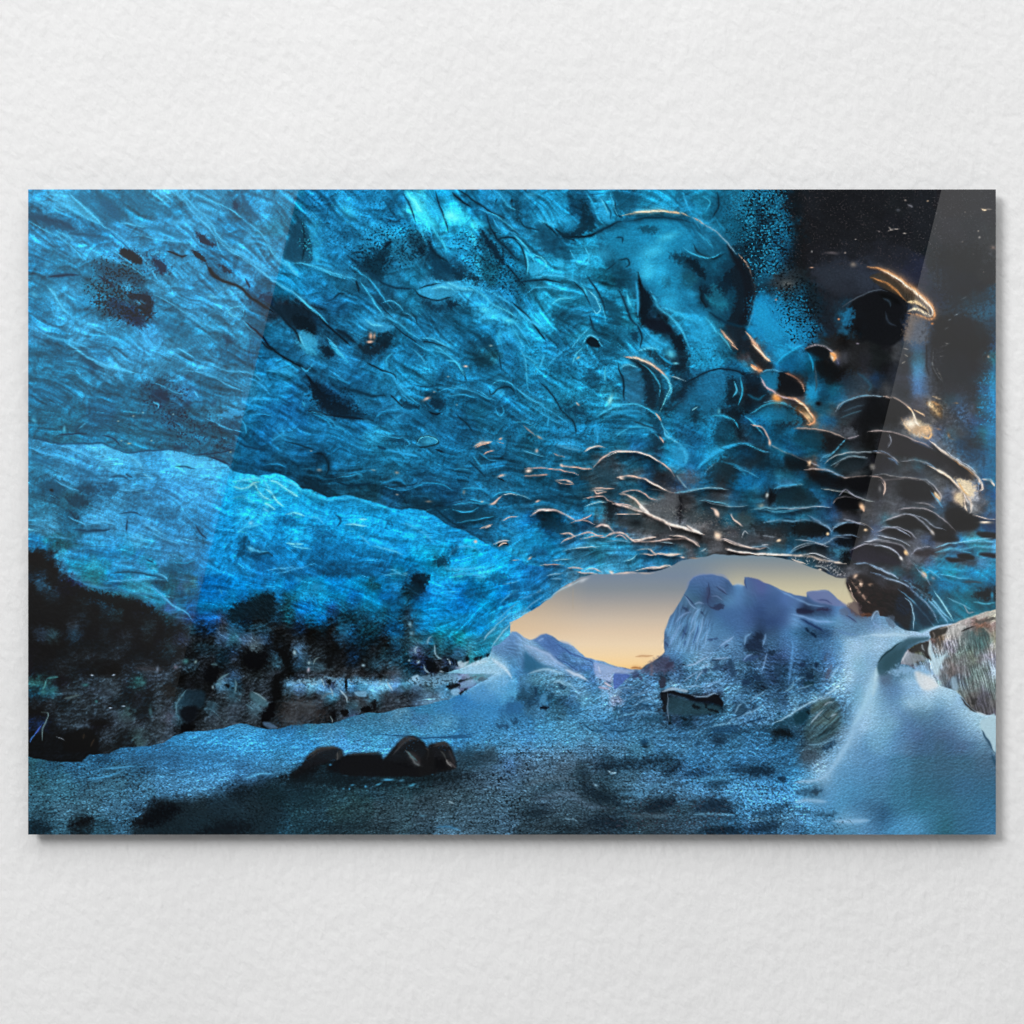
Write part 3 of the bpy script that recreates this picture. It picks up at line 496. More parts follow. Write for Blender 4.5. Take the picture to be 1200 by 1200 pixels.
ch 60,330,1274b4 150,310,14609a 30,400,0c5480 100,390,1268a0 200,340,1b6c9a 250,320,24668c 120,440,1476ac 40,480,1278b0 190,400,2a78a4 80,510,1a80b8 270,360,3a7a9e 330,335,4a7a94
@C4
ci 60,60,12404e 120,30,1a5060 200,40,1c4c68 300,50,153c54 400,20,08090c 480,40,0a0c0f 60,120,243230 150,110,223234 260,120,0e1318 320,110,101820 420,120,0a0c10 460,130,0b0d10 360,60,18384e 380,90,1f4a62 60,160,2e3c38 150,170,22343c 60,200,2c3a40 250,200,1c2c38 300,160,162a38 200,150,24424e 320,220,202a34 420,170,203248 420,190,0c0e12 450,240,08090b 380,220,283440 150,200,2a4050 200,240,56566a 330,270,484c58 400,310,30343c 340,310,3c4650
ci 560,50,4e4c50 540,110,3a3434 620,50,58565c 700,30,4a4a50 720,90,403e40 800,50,4c484a 760,60,38363a 860,60,48464a 900,100,50505a 960,60,302e30 1000,90,2a2a2e 1050,60,3a4a54 1120,40,4c5660 1110,90,5c5a58 640,130,56545a 720,150,5a585e 800,140,4c4a50 850,130,2e2a2a 900,150,2c2a2c 960,150,2a4c5c 1050,140,3a5868 1120,150,302e34 560,170,4c566c 620,180,50566a 540,230,3e3a3c 600,240,38363a 680,230,44424a 660,200,3a363a 720,220,3c3638 800,210,48505c 820,240,38363c 760,180,605c68 700,270,505060
ci 900,190,3c6a86 980,200,3a84ac 1060,190,40789c 1120,190,3a80a8 940,240,40485a 1010,250,343c48 1070,250,2f7098 1120,240,40404a 880,280,2f6a8c 960,290,2080b4 1050,300,207cb0 1120,300,2a84b4 850,330,2a5a78 930,340,1c80b4 1030,350,1f78a0 1120,350,3088b4 900,400,2a5468 1000,400,2a7090 1080,420,2c3840 1120,420,262c34 960,440,1f5468 1050,450,24667e 1120,470,2a6880 1000,480,24687f 900,460,2e5a72
ci 480,290,3a424c 560,310,34343a 640,330,48505e 700,370,3e485a 600,290,505870 760,330,2e2c30 780,290,4c5668 540,370,2c2424 480,350,302824 500,430,34282a 600,400,382e2c 660,420,342c2c 560,450,2e2424 600,470,3a2e2c 680,480,26303c 720,440,242c34 750,400,30404e 800,400,30506a 850,440,2c5c7c 700,520,2c4054 760,560,2c5068 800,480,243a4a 850,520,1c3a48 800,550,2a3f4c 900,530,2a546a 870,490,2e5a74 940,520,3a6c88
@C2
cf 1100,680,5a98cc 1150,640,6898c8 1180,700,2f6ca8 1100,740,4a90cc 1000,760,4c94cc 940,780,4690c8 1180,770,3f84c4 1060,720,4a94cc
@C3
cf 30,640,6a9cd0 100,680,6c98d0 60,720,2a6a98 150,740,3a70a8 20,770,3a80b0 150,640,6e90c8 220,680,5e80bc 260,700,6a88c0 200,730,6c94cc 320,750,5c80bc 350,740,4a6aa8 100,780,4a98cc 250,780,6aa8d8 400,780,6a98cc 450,770,5c80b8 540,785,6c8cc0
cf 870,370,6272a4 920,400,4c5c90 980,390,5c6ca0 860,430,6478aa 930,450,5a6a9c 1000,430,5c6ea4 960,480,38425f 1060,430,5a6cac 1130,400,606fae 1180,440,54649f 1100,480,4a5a98 1040,520,5068a4 1150,540,4c68a4 860,480,3f5a88 800,500,4c6a98 760,560,5a72a4 740,620,4e6698 790,600,5a80b0 850,570,5888b8 900,550,5890bc 880,640,4a80b0 820,650,5a84b4 960,590,4a78b0 940,650,46709f 1000,640,4c88b8 1060,580,4a70ac 1150,600,2c4464 1150,650,1f3450 1100,630,345a84 740,700,4a5a84 700,740,3a486c 800,720,5484bc 880,720,5088b8 980,700,4c88b4 1060,700,2f5c84 1150,720,2a4c70 1040,760,3a6c94 1150,770,40709c 940,770,4a80a8 850,770,4a84b4 760,770,4a78a4 650,780,4a6898
@C4
cf 40,400,4f6098 120,420,5466a0 200,450,5668a4 60,480,48609c 150,500,4a60a0 250,470,5260a0 300,440,525a8c 370,440,4e5678 300,470,585f94 250,505,26305c 340,500,342f50 400,510,5a6ca0 450,510,5c6a94 480,480,554c58 520,500,4a3f4a 100,550,4a68a8 180,560,4a70b0 250,540,5a80c0 320,560,5c88c4 380,580,4a74b4 300,590,264a7c 220,600,3a68a0 60,620,1c2c44 40,660,1c3048 90,650,3a5c88 130,640,4060a0 150,700,3c5c98 220,680,2f6090 280,660,2a5c8c 280,720,2c6494 350,650,3c74b0 400,640,5c94cc 450,560,6c9cd0 520,550,6c8cb8 580,560,6c90bc 640,560,648cbc 700,570,4f7094 560,590,5c8ab8 640,590,7ca8d0 560,640,80b0d8 480,650,74b0e0 440,700,74b0dc 520,700,84b4dc 600,660,80b0d4 380,720,5a94cc 340,760,4a7cb0 400,770,7ab0dc 500,770,90b8d8 200,770,2c5c88 60,730,34608c 130,770,2a5480 40,780,26507c 750,610,88b4d4 820,600,80acd0 720,640,7aa8c8 600,740,3c5c74 650,690,2c5468 700,660,2c5868 780,640,446e7c 700,720,3a5c6c 640,770,3c5a6c 
@D1
cf 80,400,24505e 150,430,1f4a62 250,430,24587a 400,400,1c4866 350,440,2a6488 500,380,2a6084 600,370,2f78a8 700,340,2c6c98 600,410,1f4866 760,310,3484b4 850,320,3a90c4 850,370,3486bc 950,290,3a94cc 1050,260,409ad0 1050,320,409cd4 1150,290,3c98d0 1000,370,3a90c8 1150,370,3c94cc 720,400,2a6490 850,430,2f78ac 1000,430,3a8cc4 1130,430,3888bc
cf 100,490,1f4a58 200,480,24566a 320,480,1f4c64 450,470,264f64 560,470,224e68 680,470,2c648a 800,480,2c6a94 920,490,2f74a4 1050,470,28608c 1150,500,1c4060 100,580,224e60 230,560,235468 350,560,244c60 470,560,26566e 600,550,2a6080 720,550,2a648c 850,540,2c6a94 960,560,204a68 1040,550,142c40 1150,560,142838 100,650,1f4454 230,640,2c5468 350,640,2a5468 450,620,2a5874 560,610,224c68 640,640,0c141c 720,620,10181e 680,690,070b10 780,660,101a22 850,610,18242c 950,620,142838 1050,620,1c3444 1150,620,16262e
cf 100,720,122c3a 200,710,1f4658 300,700,0e1a20 400,720,173a4a 500,700,1f4860 600,730,0d1c26 750,720,0c1820 850,700,102430 950,720,0a141a 1050,710,122430 1150,720,122430 
@D2
cf 60,300,3a90c8 150,280,3c94cc 250,280,409cd4 350,240,4aa4d8 450,250,4098d0 550,230,449cd0 650,190,4aa4d8 560,200,4aa8dc 700,230,3f94cc 800,220,3a8cc8 850,180,3f94d0 780,160,409ad0 950,140,3a8ccc 1000,100,3a90d0 1080,60,3c94d4 1140,40,2c78bc 1130,110,3080c0 1060,170,3a8cc8 1170,170,2a6498 1000,220,3c8cc4 1130,240,3a84b8 1180,220,3f8abc 920,270,3680b4 850,260,347cb0 
cf 60,370,347ea8 150,360,3a8cc0 200,340,3a8cc0 60,430,34749c 130,420,347ca8 300,320,3a8cc0 420,330,3a88bc 550,310,3884b4 480,360,2f6c94 820,300,3a84b8 900,310,3a80b0 1000,300,3f88b8 1100,300,3c80ac 1170,310,4a88b0 950,350,2f5a74 1050,360,344f60 1150,350,3a5c74 950,400,26404f 1050,420,30485a 1150,430,38587a
cf 60,500,183848 150,490,0e1c24 200,460,101a22 250,500,16303c 350,500,0f2530 430,480,0c1a22 480,520,18384a 560,510,14323c 650,500,143c48 700,500,13303c 60,570,122c38 150,560,142e3c 250,560,16343e 350,570,1a3a44 450,560,173438 550,560,1a3440 650,550,1f363e 750,510,182c34 850,490,1c2c36 930,480,223440 1000,500,2c4050 1100,500,344c60 1170,520,345068
cf 60,650,103040 150,640,14343e 250,650,173440 350,650,1a3438 450,640,1c343a 550,640,243840 650,630,263c46 750,600,283a44 850,580,2a3c46 950,570,2c424e 1050,590,2f4858 1150,600,304c5e 60,720,12384a 150,710,12303c 250,720,122a34 350,720,14262e 450,710,182c34 550,720,1c2c34 650,710,263c46 750,690,2a3c48 850,680,2c424e 950,680,304858 1050,680,2c4454 1150,690,2f4a5e 850,730,3a5c74 750,740,203440
@D3
cf 20,40,3a84bc 100,30,4a94c8 180,10,68a4d0 250,40,7aacd8 320,30,5c94c8 380,60,4a84b4 410,30,b8a4c4 450,60,c8a0b8 430,10,c0acc8 60,80,1f527c 120,60,3a7cae 100,120,2a6088 160,120,4080b0 150,155,1a4060 210,90,3c78a4 230,130,4a8cb8 280,90,4484b4 300,140,3a749c 340,110,3c78ac 50,150,2a6898 30,200,24608c 120,190,2c6890 200,180,3a78a0 260,180,4084ac 330,170,3a7ca8 400,110,4a8ab8 420,160,4080ac 500,80,34648c 520,10,4a6ca0 600,30,3c6490 560,80,305c84 620,90,34658c 660,60,3a6890 500,150,2c5c80 560,140,3a6c90 640,150,2c5a80 700,40,2a3048
cf 760,20,3a6488 850,20,4a7ca0 950,30,4a7ca0 1050,30,34608c 1150,30,2c5880 740,70,385064 850,80,3a5c78 800,100,1a2c3c 950,120,16242e 900,120,1f3444 760,140,1c3c4c 850,150,1c3c48 950,160,1f4454 760,190,1c3c50 860,190,2a5c74 980,170,2a5c78 1040,90,34648c 1130,80,2c5880 1080,150,30648c 1160,150,2c5c84 1040,200,2a5c80 1130,220,2f6488 960,260,28587a 850,230,2f6a90 1050,260,245274 1150,280,2c6488
cf 60,230,3a84b8 150,240,3e88b4 260,230,4a90b8 350,220,3a78a0 450,230,34709c 550,210,346c90 650,220,2f648c 720,220,2f6488 60,300,3c7cac 150,300,4484ac 260,300,4484a8 370,280,4a88ac 480,280,3c749c 600,280,3c78a0 700,270,3c78a0 780,280,30648c 880,290,3a7298 960,310,1f4460 1050,310,30688c 1150,320,3470a0 
cf 60,380,3f5c74 150,370,44647c 260,360,44647c 370,350,3c5c74 480,350,3c6078 600,350,3a6880 700,340,3c7298 800,340,3a7298 900,350,3472a0 1000,370,3474a0 1100,370,3474a4 1170,390,3678a8 60,450,34485a 150,440,3c5468 260,430,3a4c5c 370,420,2f4456 450,430,182c3a 550,420,1c3648 650,410,203e54 720,400,1f4054 760,440,1a3448 850,410,2f6890 800,460,2a5478 950,430,34709a 900,460,1c4060 1050,450,1c4464 1150,460,1c4460 550,460,345c74 650,460,34607c
cf 60,540,2f4858 150,520,284252 250,510,284050 350,500,283c4a 330,470,1f343e 450,490,24404f 550,490,2c4c60 650,490,30587a 750,490,2f5c7c 850,490,2f6890 950,510,244a64 1050,500,3a78a0 1150,500,3a74a0 60,620,243844 150,600,2c4050 250,580,2f4656 350,570,22343e 430,590,16262e 500,560,1f3a4a 600,550,2f5874 700,540,2c5470 800,550,305c7c 900,550,3a74a0 1000,540,3a78a4 1100,540,3f80b0 1170,560,4084b4
cf 60,700,1f303a 150,680,24343e 250,660,283c48 350,650,263a46 450,640,22343e 550,620,203846 650,630,14242e 720,600,182c3a 780,640,1f3846 880,620,1c3444 950,600,182c3c 1020,630,244860 1100,620,34709a 1170,620,3a7cac 350,710,1c2a34 450,690,182834 550,690,1a2e3a 650,690,22343e 750,690,243848 850,680,263e50 950,690,284860 1050,690,244c68 1150,680,3c6c90 250,730,14222a 950,730,122836 1050,740,163248 1150,735,1c4060 700,735,1f303c
@D4
cf 60,60,1f4c70 150,50,345c98 60,140,205078 150,140,2c5c84 200,60,3a6098 250,110,2f6488 300,60,2f6890 340,30,4a7cb0 60,220,245478 150,210,1f4c60 130,270,0c1820 200,220,1a3c4c 300,130,3a607c 260,180,163440 330,140,34505c 310,230,44607a 350,180,384c54 390,220,3c545c 350,250,3c5460 250,280,2c4c60 300,290,40586c 320,330,34505c 270,390,3a5060 380,280,344c58 200,300,24587c 60,310,2c6890 130,330,2c6890 60,380,2c6c9c 150,390,2a6490 50,440,16344c 130,430,22506e 200,430,2c6890 60,500,2f6c98 150,490,2c6c98 220,480,3a84b4 60,560,2a6490 150,560,3472a0 60,620,3a6c90 150,600,3f80b0 250,600,4a94c4 60,680,345c78 150,670,3a6480 250,650,4a84b0 200,720,284c68 60,730,1c3c54 330,700,4a84ac 350,650,4a90c0 300,740,2a5874
cf 420,100,5a8cbc 380,60,6c9cc8 480,60,7cacd4 450,160,5484b4 560,60,a0c0dc 540,130,90b4d4 430,240,4a7ca8 500,200,88b0d0 380,330,5c90b8 450,300,7cacd0 400,380,7cb0d4 330,430,7cacd0 340,480,90b8d4 270,500,5c94b8 300,550,34607c 380,530,5c98c4 350,580,5c9ccc 270,540,3a7090
cf 640,40,5f7fa8 700,60,7ba4cc 700,100,6a90b8 600,90,6c94c0 800,50,a8c8d8 760,100,7aa4c8 850,100,8cb4cc 920,120,80acc8 800,140,6a94b8 640,160,6890b8 560,200,7aa4c8 720,170,5c80a8 820,180,5878a0 900,180,6488b0 980,180,6890b8 1050,210,7ca8c8 550,290,6c9cc4 640,250,5c8cb4 740,250,5478a0 850,260,4f7098 950,250,54749c 1040,260,5c84a8 480,380,649ac4 560,380,5890bc 640,340,5484ac 740,340,4a7298 850,350,44688c 950,340,466a8c 1040,340,4a7090 1110,400,486c88
cf 420,450,5c98c4 500,470,5490bc 600,450,4f88b4 700,440,447ca0 800,440,3a6884 900,430,3a6480 1000,430,3c6884 1100,460,3c6684 420,540,5094c0 500,560,4a8cb8 600,540,447ea4 700,530,3a7494 800,530,346884 900,530,346480 1000,520,38688a 1100,540,366888 420,610,4a90bc 500,620,447ea8 560,640,3a6c90 620,680,2c587c 700,620,3a7698 800,620,34708c 900,620,346c88 1000,610,366c8c 1100,620,346c90 450,680,64a0c8 520,690,5c98c4 560,720,4a84b0 660,720,4a94c4 760,710,4a90bc 850,700,3c7ca0 900,710,2c6478 980,700,346c8c 1060,700,346c90 1120,700,3a749c 460,730,4484ac
cf 870,40,8a8478
G f 760 660
-
- - - - 56a 56a 56a - - - - -
- - - - 469 458 569 458 58c 569 - -
- - - 579 467 447 457 58b 57b 469 459 459
- - 57a 457 68a 468 46a 46a 46a 459 348 459
- - 57a 58b 69c 57a 47a 46a 46a 459 347 348
- - 69c 468 69c 58b 58b 47a 46a 469 235 458
- 458 69c 58b 69c 58b 47a 68b 47a 235 235 58b
G f 900 660
-
-
56a - - - - - - - - - - -
459 56b 56a - 56a 67a - - - - - -
458 459 57b 224 346 336 68c 669 - - - -
348 459 69d 47b 58c 59c 69b 68b 68a 68a 79b 58a
357 47b 37a 257 246 247 68a 68a 68a 79b 9bd 9bd
246 47b 48c 368 369 37a 59c 8bd 8be 8bd 8be 7ac
G f 760 750
- - 69c 7ad 68b 7ad 68b 69c 58b 235 235 58b
- - 58c 59c 7ac 79c 69b 58b 57a 356 346 458
456 346 457 58a 69b 7ac 468 346 58a 357 57a 458
57a 345 57a 468 58a 479 69b 57a 468 246 357 347
59c 58a 8ac 69b 58a 79c 68b 69b 58a 357 123 468
6ad 112 223 345 112 112 112 58a 58b 479 59c 58b
59c 345 456 356 234 245 134 59b 246 357 59c 69c
479 345 346 134 357 368 48a 59c 69c 58b 69c 58b
G f 900 750
247 46a 47b 369 37a 57a 58b 8be 9be 8bd 9bd 8bd
236 459 47b 36a 37a 46a 69c 8be 8bd 7ad 7ac 467
246 246 358 246 357 57a 68b 8be 7bd 7ac 568 579
235 246 47a 246 356 568 7ac 9ce 7ad 7ac 679 69b
246 357 479 357 368 69c 9ce 7ad 6ac 8be 68a 68b
357 357 69b 58a 8bd 567 68a 69b 6ac 9ce 7ac 68b
479 58b 7ac 246 566 577 567 58a 7be 9ce 7ad 79c
59b 59b 8be 267 568 688 577 58a 8be 8be 7ad 7ac
G f 1020 690
-
-
-
67b 79c 8ac - - - - - - - - -
8ac 8ad 8bd 9bd 9be 9be - - - - - -
9be 9be 8bd 467 466 - - - - - - -
8be 8bd 478 356 455 - - - - - - -
8be 79b 356 356 577 8bd - - - - - -
G f 1020 780
8be 355 577 7bd 8bd ace - - - - - -
8be 567 68a 8be 8be dde bde - - - - -
7be 679 68b 7ad 8be ace 9ce 9ce - - - -
7bd 69b 69b 8bd 8bd 8bd 7ac 8bd 8be - - -
7bd 6ac 68b 68a 689 689 68a 79b 8bd 9ce - ace
7bd 6ac 69b 57a 579 579 579 68a 79b 8bd 9cd acd
6ad 6ac 58b 57a 569 468 568 568 68a 79b 8ac acd
6ac 59c 58b 579 468 468 467 468 568 579 689 789
G r 1020 690
-
-
- - - - - - - - - - a99 bba
- - - - - - - aaa bbb 988 754 988
- - - - - 655 654 bbb 999 577 466 887
- - - - 443 9ab 777 889 788 566 577 999
- - - 889 443 8ab 9bc 777 788 787 889 aab
- - - 667 79b ace 9bc 777 778 677 788 9ab
G r 1020 780
- - - - - 9ab 889 655 777 566 677 9ab
- - - - - - 9bc 567 678 677 899 788
- - - - - - - - 788 666 667 677
- - - - - - - - - 555 556 666
- - - - - - - - - - 444 667
G h 470 720
145 157 18b 18b 17a 18b 19c 18b 18b 28b 39c 6ac
134 256 168 178 18a 189 18a 17a 28a 39b 39b 7ac
134 256 157 156 168 178 279 279 28a 49b - -
145 457 134 145 145 257 378 179 279 59b - -
023 124 124 234 124 245 167 156 257 - - -
134 023 124 112 356 568 - - - - - -
356 234 122 - - - - - - - - -
123 468 58a - - - - - - - - -
G f 470 720
-
- - - - - - - - - 8bd - -
- - - - - - - - - 69d 68c 8ad
- - - - - - - - - 68b 57a 69c
- - - - - - - 9cd 8cd 6ad 59c 57a
- - - - - 8cd 7be 7be 8be 7be 49d 48c
- - 7bd 8bd 7ac 6ac 7bd 59c 7bd 7be 4ad 48c
- - - - - - - 49d 49d 4ad 4ad 268
G h 470 795
48a 6ad 478 479 - - - - - - - -
334 333 456 - - - - - - - - -
G f 615 740
- 68c 57b - - - - - - - - -
8ac 58b 46a 58c - - - - - - - -
369 8ac 79c 46a 58c 69d - - - - - -
257 479 8ad 69c 46a 46b 68d 69c 89c - - -
6bd 7bd 7bd 8ce 7ad 47a 46b 78b bbd 68b 69c -
367 256 367 7bd 7bd 8bd 47a aac bac 56a 57a 669
246 246 378 245 369 7bd 48a 69c cac 48b 479 57a
257 379 378 245 369 48a 59c 59c 6ac 368 357 479
G f 615 790
256 378 367 245 368 59b 58b 8ac 79c 479 478 57a
257 279 479 378 369 369 48a 59c 59c 479 368 59b
256 27a 145 257 368 378 59b 6ac 49b 368 357 48a
48a 48b 379 489 279 49c 59c 49c 48b 369 48a 369
G h 320 760
012 111 356 133 122 011 012 024 012 012 145 123
245 011 134 356 356 122 322 222 122 134 234 244
111 011 223 423 433 333 433 333 323 222 322 456
011 58a 58b 6ac 59c 346 59c 48b 48a 6ad 6ac 58b
111 243 333 233 345 48a 334 333 334 59b 334 345
111 333 344 344 334 222 334 356 444 122 334 334
122 444 334 334 222 111 345 346 111 - - -
233 344 343 333 222 - - - - - - -
G f 320 760
-
-
-
-
-
-
- - - - - - - - - 3ac 4ad 6be
17b 28c 28b 3ac 39c 4ac 4ad 4ad 3ac 4ad 4ad 4ad
G h 180 760
123 134 112 011 112 123 023 124 011 011 123 135
321 322 345 245 123 112 012 011 111 011 011 234
335 345 111 111 112 111 223 357 233 121 233 223
344 222 111 112 111 111 58a 134 123 234 234 112
333 333 245 123 112 222 233 356 233 122 334 011
344 334 245 123 111 356 233 345 234 467 234 011
344 445 356 112 122 345 344 345 233 344 011 234
344 345 111 111 233 344 - - - - - -
G h 30 780
- 122 222 111 222 112 222 111 111 234 122 345
- 255 222 112 233 234 234 344 344 223 255 223
- 134 256 333 244 234 334 345 344 122 223 222
- 222 333 122 233 344 233 334 122 122 223 122
- 111 222 233 234 233 234 233 345 355 122 123
- 124 112 234 233 345 111 111 345 344 334 233
- 111 111 111 111 222 111 345 222 122 355 244
- 111 111 111 111 111 111 222 122 122 - -
G f 380 840
- 28b 39c 49c 49c 49c 4ad 4ad 49d 49d 4ad 5be
59c 49d 3ac 49c 3ac 4ac 4ad 4ad 4ac 4ad 4ad 4ad
4ad 49d 49c 49c 4ac 4ad 49c 49c 3ac 39c 38b 39c
G h 180 680
257 256 357 367 06a 06a 06a 07b 07b 07b 17b 07a
29c 256 257 257 06a 06a 06a 069 06a 057 034 157
256 358 268 258 069 069 069 069 047 146 123 146
233 256 357 247 048 159 235 058 024 012 012 146
122 223 233 245 024 036 234 257 023 134 134 012
122 233 346 234 012 123 357 256 468 345 246 012
223 467 345 122 134 134 123 134 123 79a 011 123
322 322 345 112 112 123 023 345 011 011 112 256
G h 320 680
18c 06a 07a 18b 07a 07b 07b 07a 07a 045 069 29d
06a 045 18b 17a 18b 07a 07a 059 07a 07a 06a 06a
034 045 06a 06a 07a 159 057 058 057 07a 057 06a
023 045 047 069 06a 035 023 034 046 046 057 058
122 012 024 011 023 012 157 035 034 034 035 06a
011 123 122 011 012 012 146 035 023 023 012 157
011 012 468 122 122 011 012 011 023 112 011 035
245 011 357 123 345 112 012 024 011 245 134 157
G h 460 640
18c 19d 1ad 1ad 19c 07a 19d 1ad 19d 19d 19d 17a
069 069 07a 08b 045 19d 19d 1ad 19d 19d 1ad 18c
068 058 17a 07a 19c 1ad 2be 19d 3be 19c 19d 19d
069 035 023 19d 18c 18c 07b 069 07a 19d 07b 18c
046 034 024 18d 19d 18c 06a 069 058 07a 06a 29d
045 046 07b 08c 08c 07b 06a 07b 08b 069 18c 18b
034 135 07a 07b 07b 07b 07b 07b 07b 18b 18c 3ad
023 134 06a 07b 07a 07a 06a 06a 07b 17a 39c 7be
G i 600 590
157 257 157 046 157 157 146 38b 478 345 357 478
17b 05a 035 034 047 27b 269 146 345 356 345 345
17b 07b 17a 048 146 257 135 357 356 245 346 456
17a 07a 07a 069 06a 369 48c 59c 378 38b 389 57a
18b 17a 159 07a 17a 368 479 378 378 479 37a 38a
19c 18c 17a 16a 27a 379 479 37a 378 479 479 478
2ad 2ad 19c 346 458 49c 48b 58b 68a 58a 479 479
1ad 2ad 2ad 3ac 49c 59c 69c - - - - -
G h 30 630
- 27a 267 256 256 38b 39c 38b 38b 39c 4ad 39c
- 112 134 39b 38b 27a 257 27a 27a 279 269 38b
- 112 111 38b 279 28a 39b 279 38b 38b 38b 28a
- 233 122 234 368 267 267 28a 27a 279 38b 39c
- 368 122 123 124 368 378 257 269 279 39b 39b
- 112 368 123 112 234 269 39b 39b 39b 38a 39b
- 111 112 112 112 122 122 257 122 122 124 258
- 111 112 122 122 234 112 112 244 122 122 122
G h 30 700
- 111 112 122 122 245 122 234 244 234 112 38a
- 122 122 122 234 234 112 245 256 122 234 122
- 122 122 122 456 223 122 223 122 122 122 356
- 468 478 122 368 122 122 234 122 345 122 244
- 111 111 112 123 222 222 222 234 234 122 112
- 111 112 222 333 333 334 233 345 122 222 122
- 122 223 345 233 222 111 112 111 223 345 333
G i 870 400
223 345 169 18b 18c 269 112 122 222 111 222 222
445 223 368 18b 058 17a 057 111 333 445 222 223
18b 643 222 06a 058 046 045 111 111 111 222 223
246 257 169 222 111 222 046 134 111 112 233 334
123 123 17a 112 111 222 28b 146 156 245 234 344
123 122 234 753 334 445 18b 134 157 357 345 223
145 17a 17a 246 122 864 344 256 355 345 233 112
159 06a 17a 134 112 432 975 258 246 244 223 111
G i 1020 400
122 112 444 455 468 333 334 333 333 333 333 357
122 122 444 444 467 445 444 333 334 333 444 378
122 112 444 444 479 456 444 344 334 334 345 368
235 123 445 445 57a 456 444 444 344 345 356 279
123 444 444 444 57a 556 444 445 445 345 357 28b
112 333 444 444 557 765 555 467 579 345 356 27a
111 333 333 655 544 655 986 668 57a 456 356 27a
111 333 333 987 cb9 665 655 778 579 457 357 368
G i 870 500
146 135 046 134 17a 158 356 554 456 334 334 111
135 134 157 046 146 145 134 122 111 122 123 111
159 123 134 17a 159 146 145 134 122 256 234 122
123 134 134 134 123 112 754 258 145 244 223 123
16a 047 146 256 145 146 122 122 134 222 444 122
06a 158 146 257 357 145 134 134 112 111 111 111
145 245 123 245 134 123 258 257 146 111 122 444
145 356 234 145 235 123 122 346 235 111 111 765
G i 1020 500
222 444 444 765 edb 987 568 578 666 357 367 37a
111 445 333 444 457 568 678 579 357 345 356 368
111 444 333 333 333 333 444 567 468 357 357 268
222 333 355 555 467 333 333 654 445 468 468 268
333 444 444 444 445 455 665 543 654 776 357 268
333 544 444 333 334 456 555 567 cba edc 457 268
333 555 444 333 333 333 987 568 dba edc 556 258
445 555 666 445 555 445 457 223 333 aa9 556 368
G i 870 590
145 357 146 158 257 368 379 257 235 223 111 654
344 157 38b 268 257 48a 257 246 346 446 335 444
356 456 345 345 245 233 122 122 357 111 111 444
345 345 456 355 245 245 357 457 457 235 112 557
234 245 467 245 357 356 244 223 356 467 345 333
- - - - - 356 356 456 346 122 333 444
- - - - - - - - - 556 778 556
G i 1020 590
555 555 556 444 344 444 467 345 555 aa9 555 457
556 467 555 444 445 344 445 556 222 112 246 457
568 555 333 333 455 556 333 322 445 466 357 346
668 667 445 666 557 457 556 433 37a 4ac 4ac 59c
333 555 444 556 667 456 567 48b 58b 38b 4ac 59c
333 333 444 667 456 568 379 268 445 345 58b 379
334 445 356 333 356 29c 28b 2ac 29c 27a 29c 28b
445 445 455 457 356 345 17a 17a 18b 28b 28b 17a
G i 740 500
17a 28b 258 18b 269 158 17a 18b 257 145 123 156
158 158 123 19c 157 146 158 17a 145 034 123 134
247 145 246 18b 18b 158 17a 18b 28b 17a 158 134
145 146 134 18b 17a 158 06a 18b 145 123 134 234
456 246 123 345 467 457 368 158 123 134 158 06a
145 135 123 234 347 357 158 134 123 134 06a 27a
356 256 356 556 444 345 245 234 345 246 134 256
986 455 566 666 333 444 345 246 256 357 246 156
G i 740 590
876 666 667 555 333 444 256 355 765 256 345 046
356 876 444 666 556 455 765 345 245 256 444 245
345 344 334 556 665 555 765 444 344 556 345 555
655 777 444 333 544 765 222 444 544 333 455 445
258 158 258 258 367 667 467 555 444 - - -
268 369 268 268 457 - - - - - - -
357 457 457 - - - - - - - - -
mask h
@B1
m 20,455 52,452 110,460 170,478 250,480 330,480 390,476 440,495 500,518 560,520 630,512 700,508 760,512 800,525 850,540 920,548 980,575 1010,605 1060,620 1130,630 1160,628
@B2
m 0,627 50,620 100,632 150,670 180,690 220,695 260,715 300,732 350,725 400,722 440,735 500,750 560,772 600,780 650,792
@C2
m 680,22 740,30 800,62 850,95 890,115 940,130 990,160 1040,190 1100,215 1200,255
@C3
m 60,285 150,300 230,300 300,315 400,333 330,352 260,387 200,432 130,492 60,532 0,567
@C2
m 1150,610 1060,712
@D2
m 1080,20 900,120 600,300 0,420
@D1
m 600,420 20,480
mask k
@C3
m -10,560 60,520 130,482 200,422 260,377 330,342 400,330 480,328 560,320 640,325 700,310 750,290 800,266 850,260 900,250 950,238 1000,240 1100,245 1180,244
@C4
m 60,246 100,250 200,267 260,292 330,317 400,347 445,352 452,400 482,440 500,470 520,560 200,600
@C3
m 900,700 700,800 400,800 0,800
mask f
@D1
m 20,385 52,388 110,400 200,412 300,412 340,375 430,375 480,345 590,340 680,325 740,290 790,270 900,265 980,250 1050,230 1130,250
@D2
m 0,256 60,258 120,238 220,232 320,230 400,202 480,182 560,182 640,157 720,152 800,132 870,117 930,82 1000,47 1050,18 1080,0
@C2
m 850,796 920,772 1000,738 1055,712 1070,670 1100,660
@C3
m 0,600 20,600 60,628 85,638 110,634 135,618 160,610 190,620 220,642 290,672 340,720 430,745 500,765 560,780 600,776 640,752 700,716 714,695 712,640 716,590 740,530 770,490 792,455 822,400 832,365 850,345 900,331 940,331 985,342 1018,362 1035,384 1060,382 1094,386 1089,347 1110,344 1140,352 1190,373
@C4
m 0,345 60,368 100,386 160,412 200,426 262,440 265,418 285,412 330,407 362,410 400,440 430,470 445,480 500,515 530,528 560,528 570,505 590,505 605,525 650,535 680,570 720,590 760,600 800,606 860,580 940,560 1140,640 1220,640
@D4
m 1220,850
@D1
m -40,850
mask d
@C4
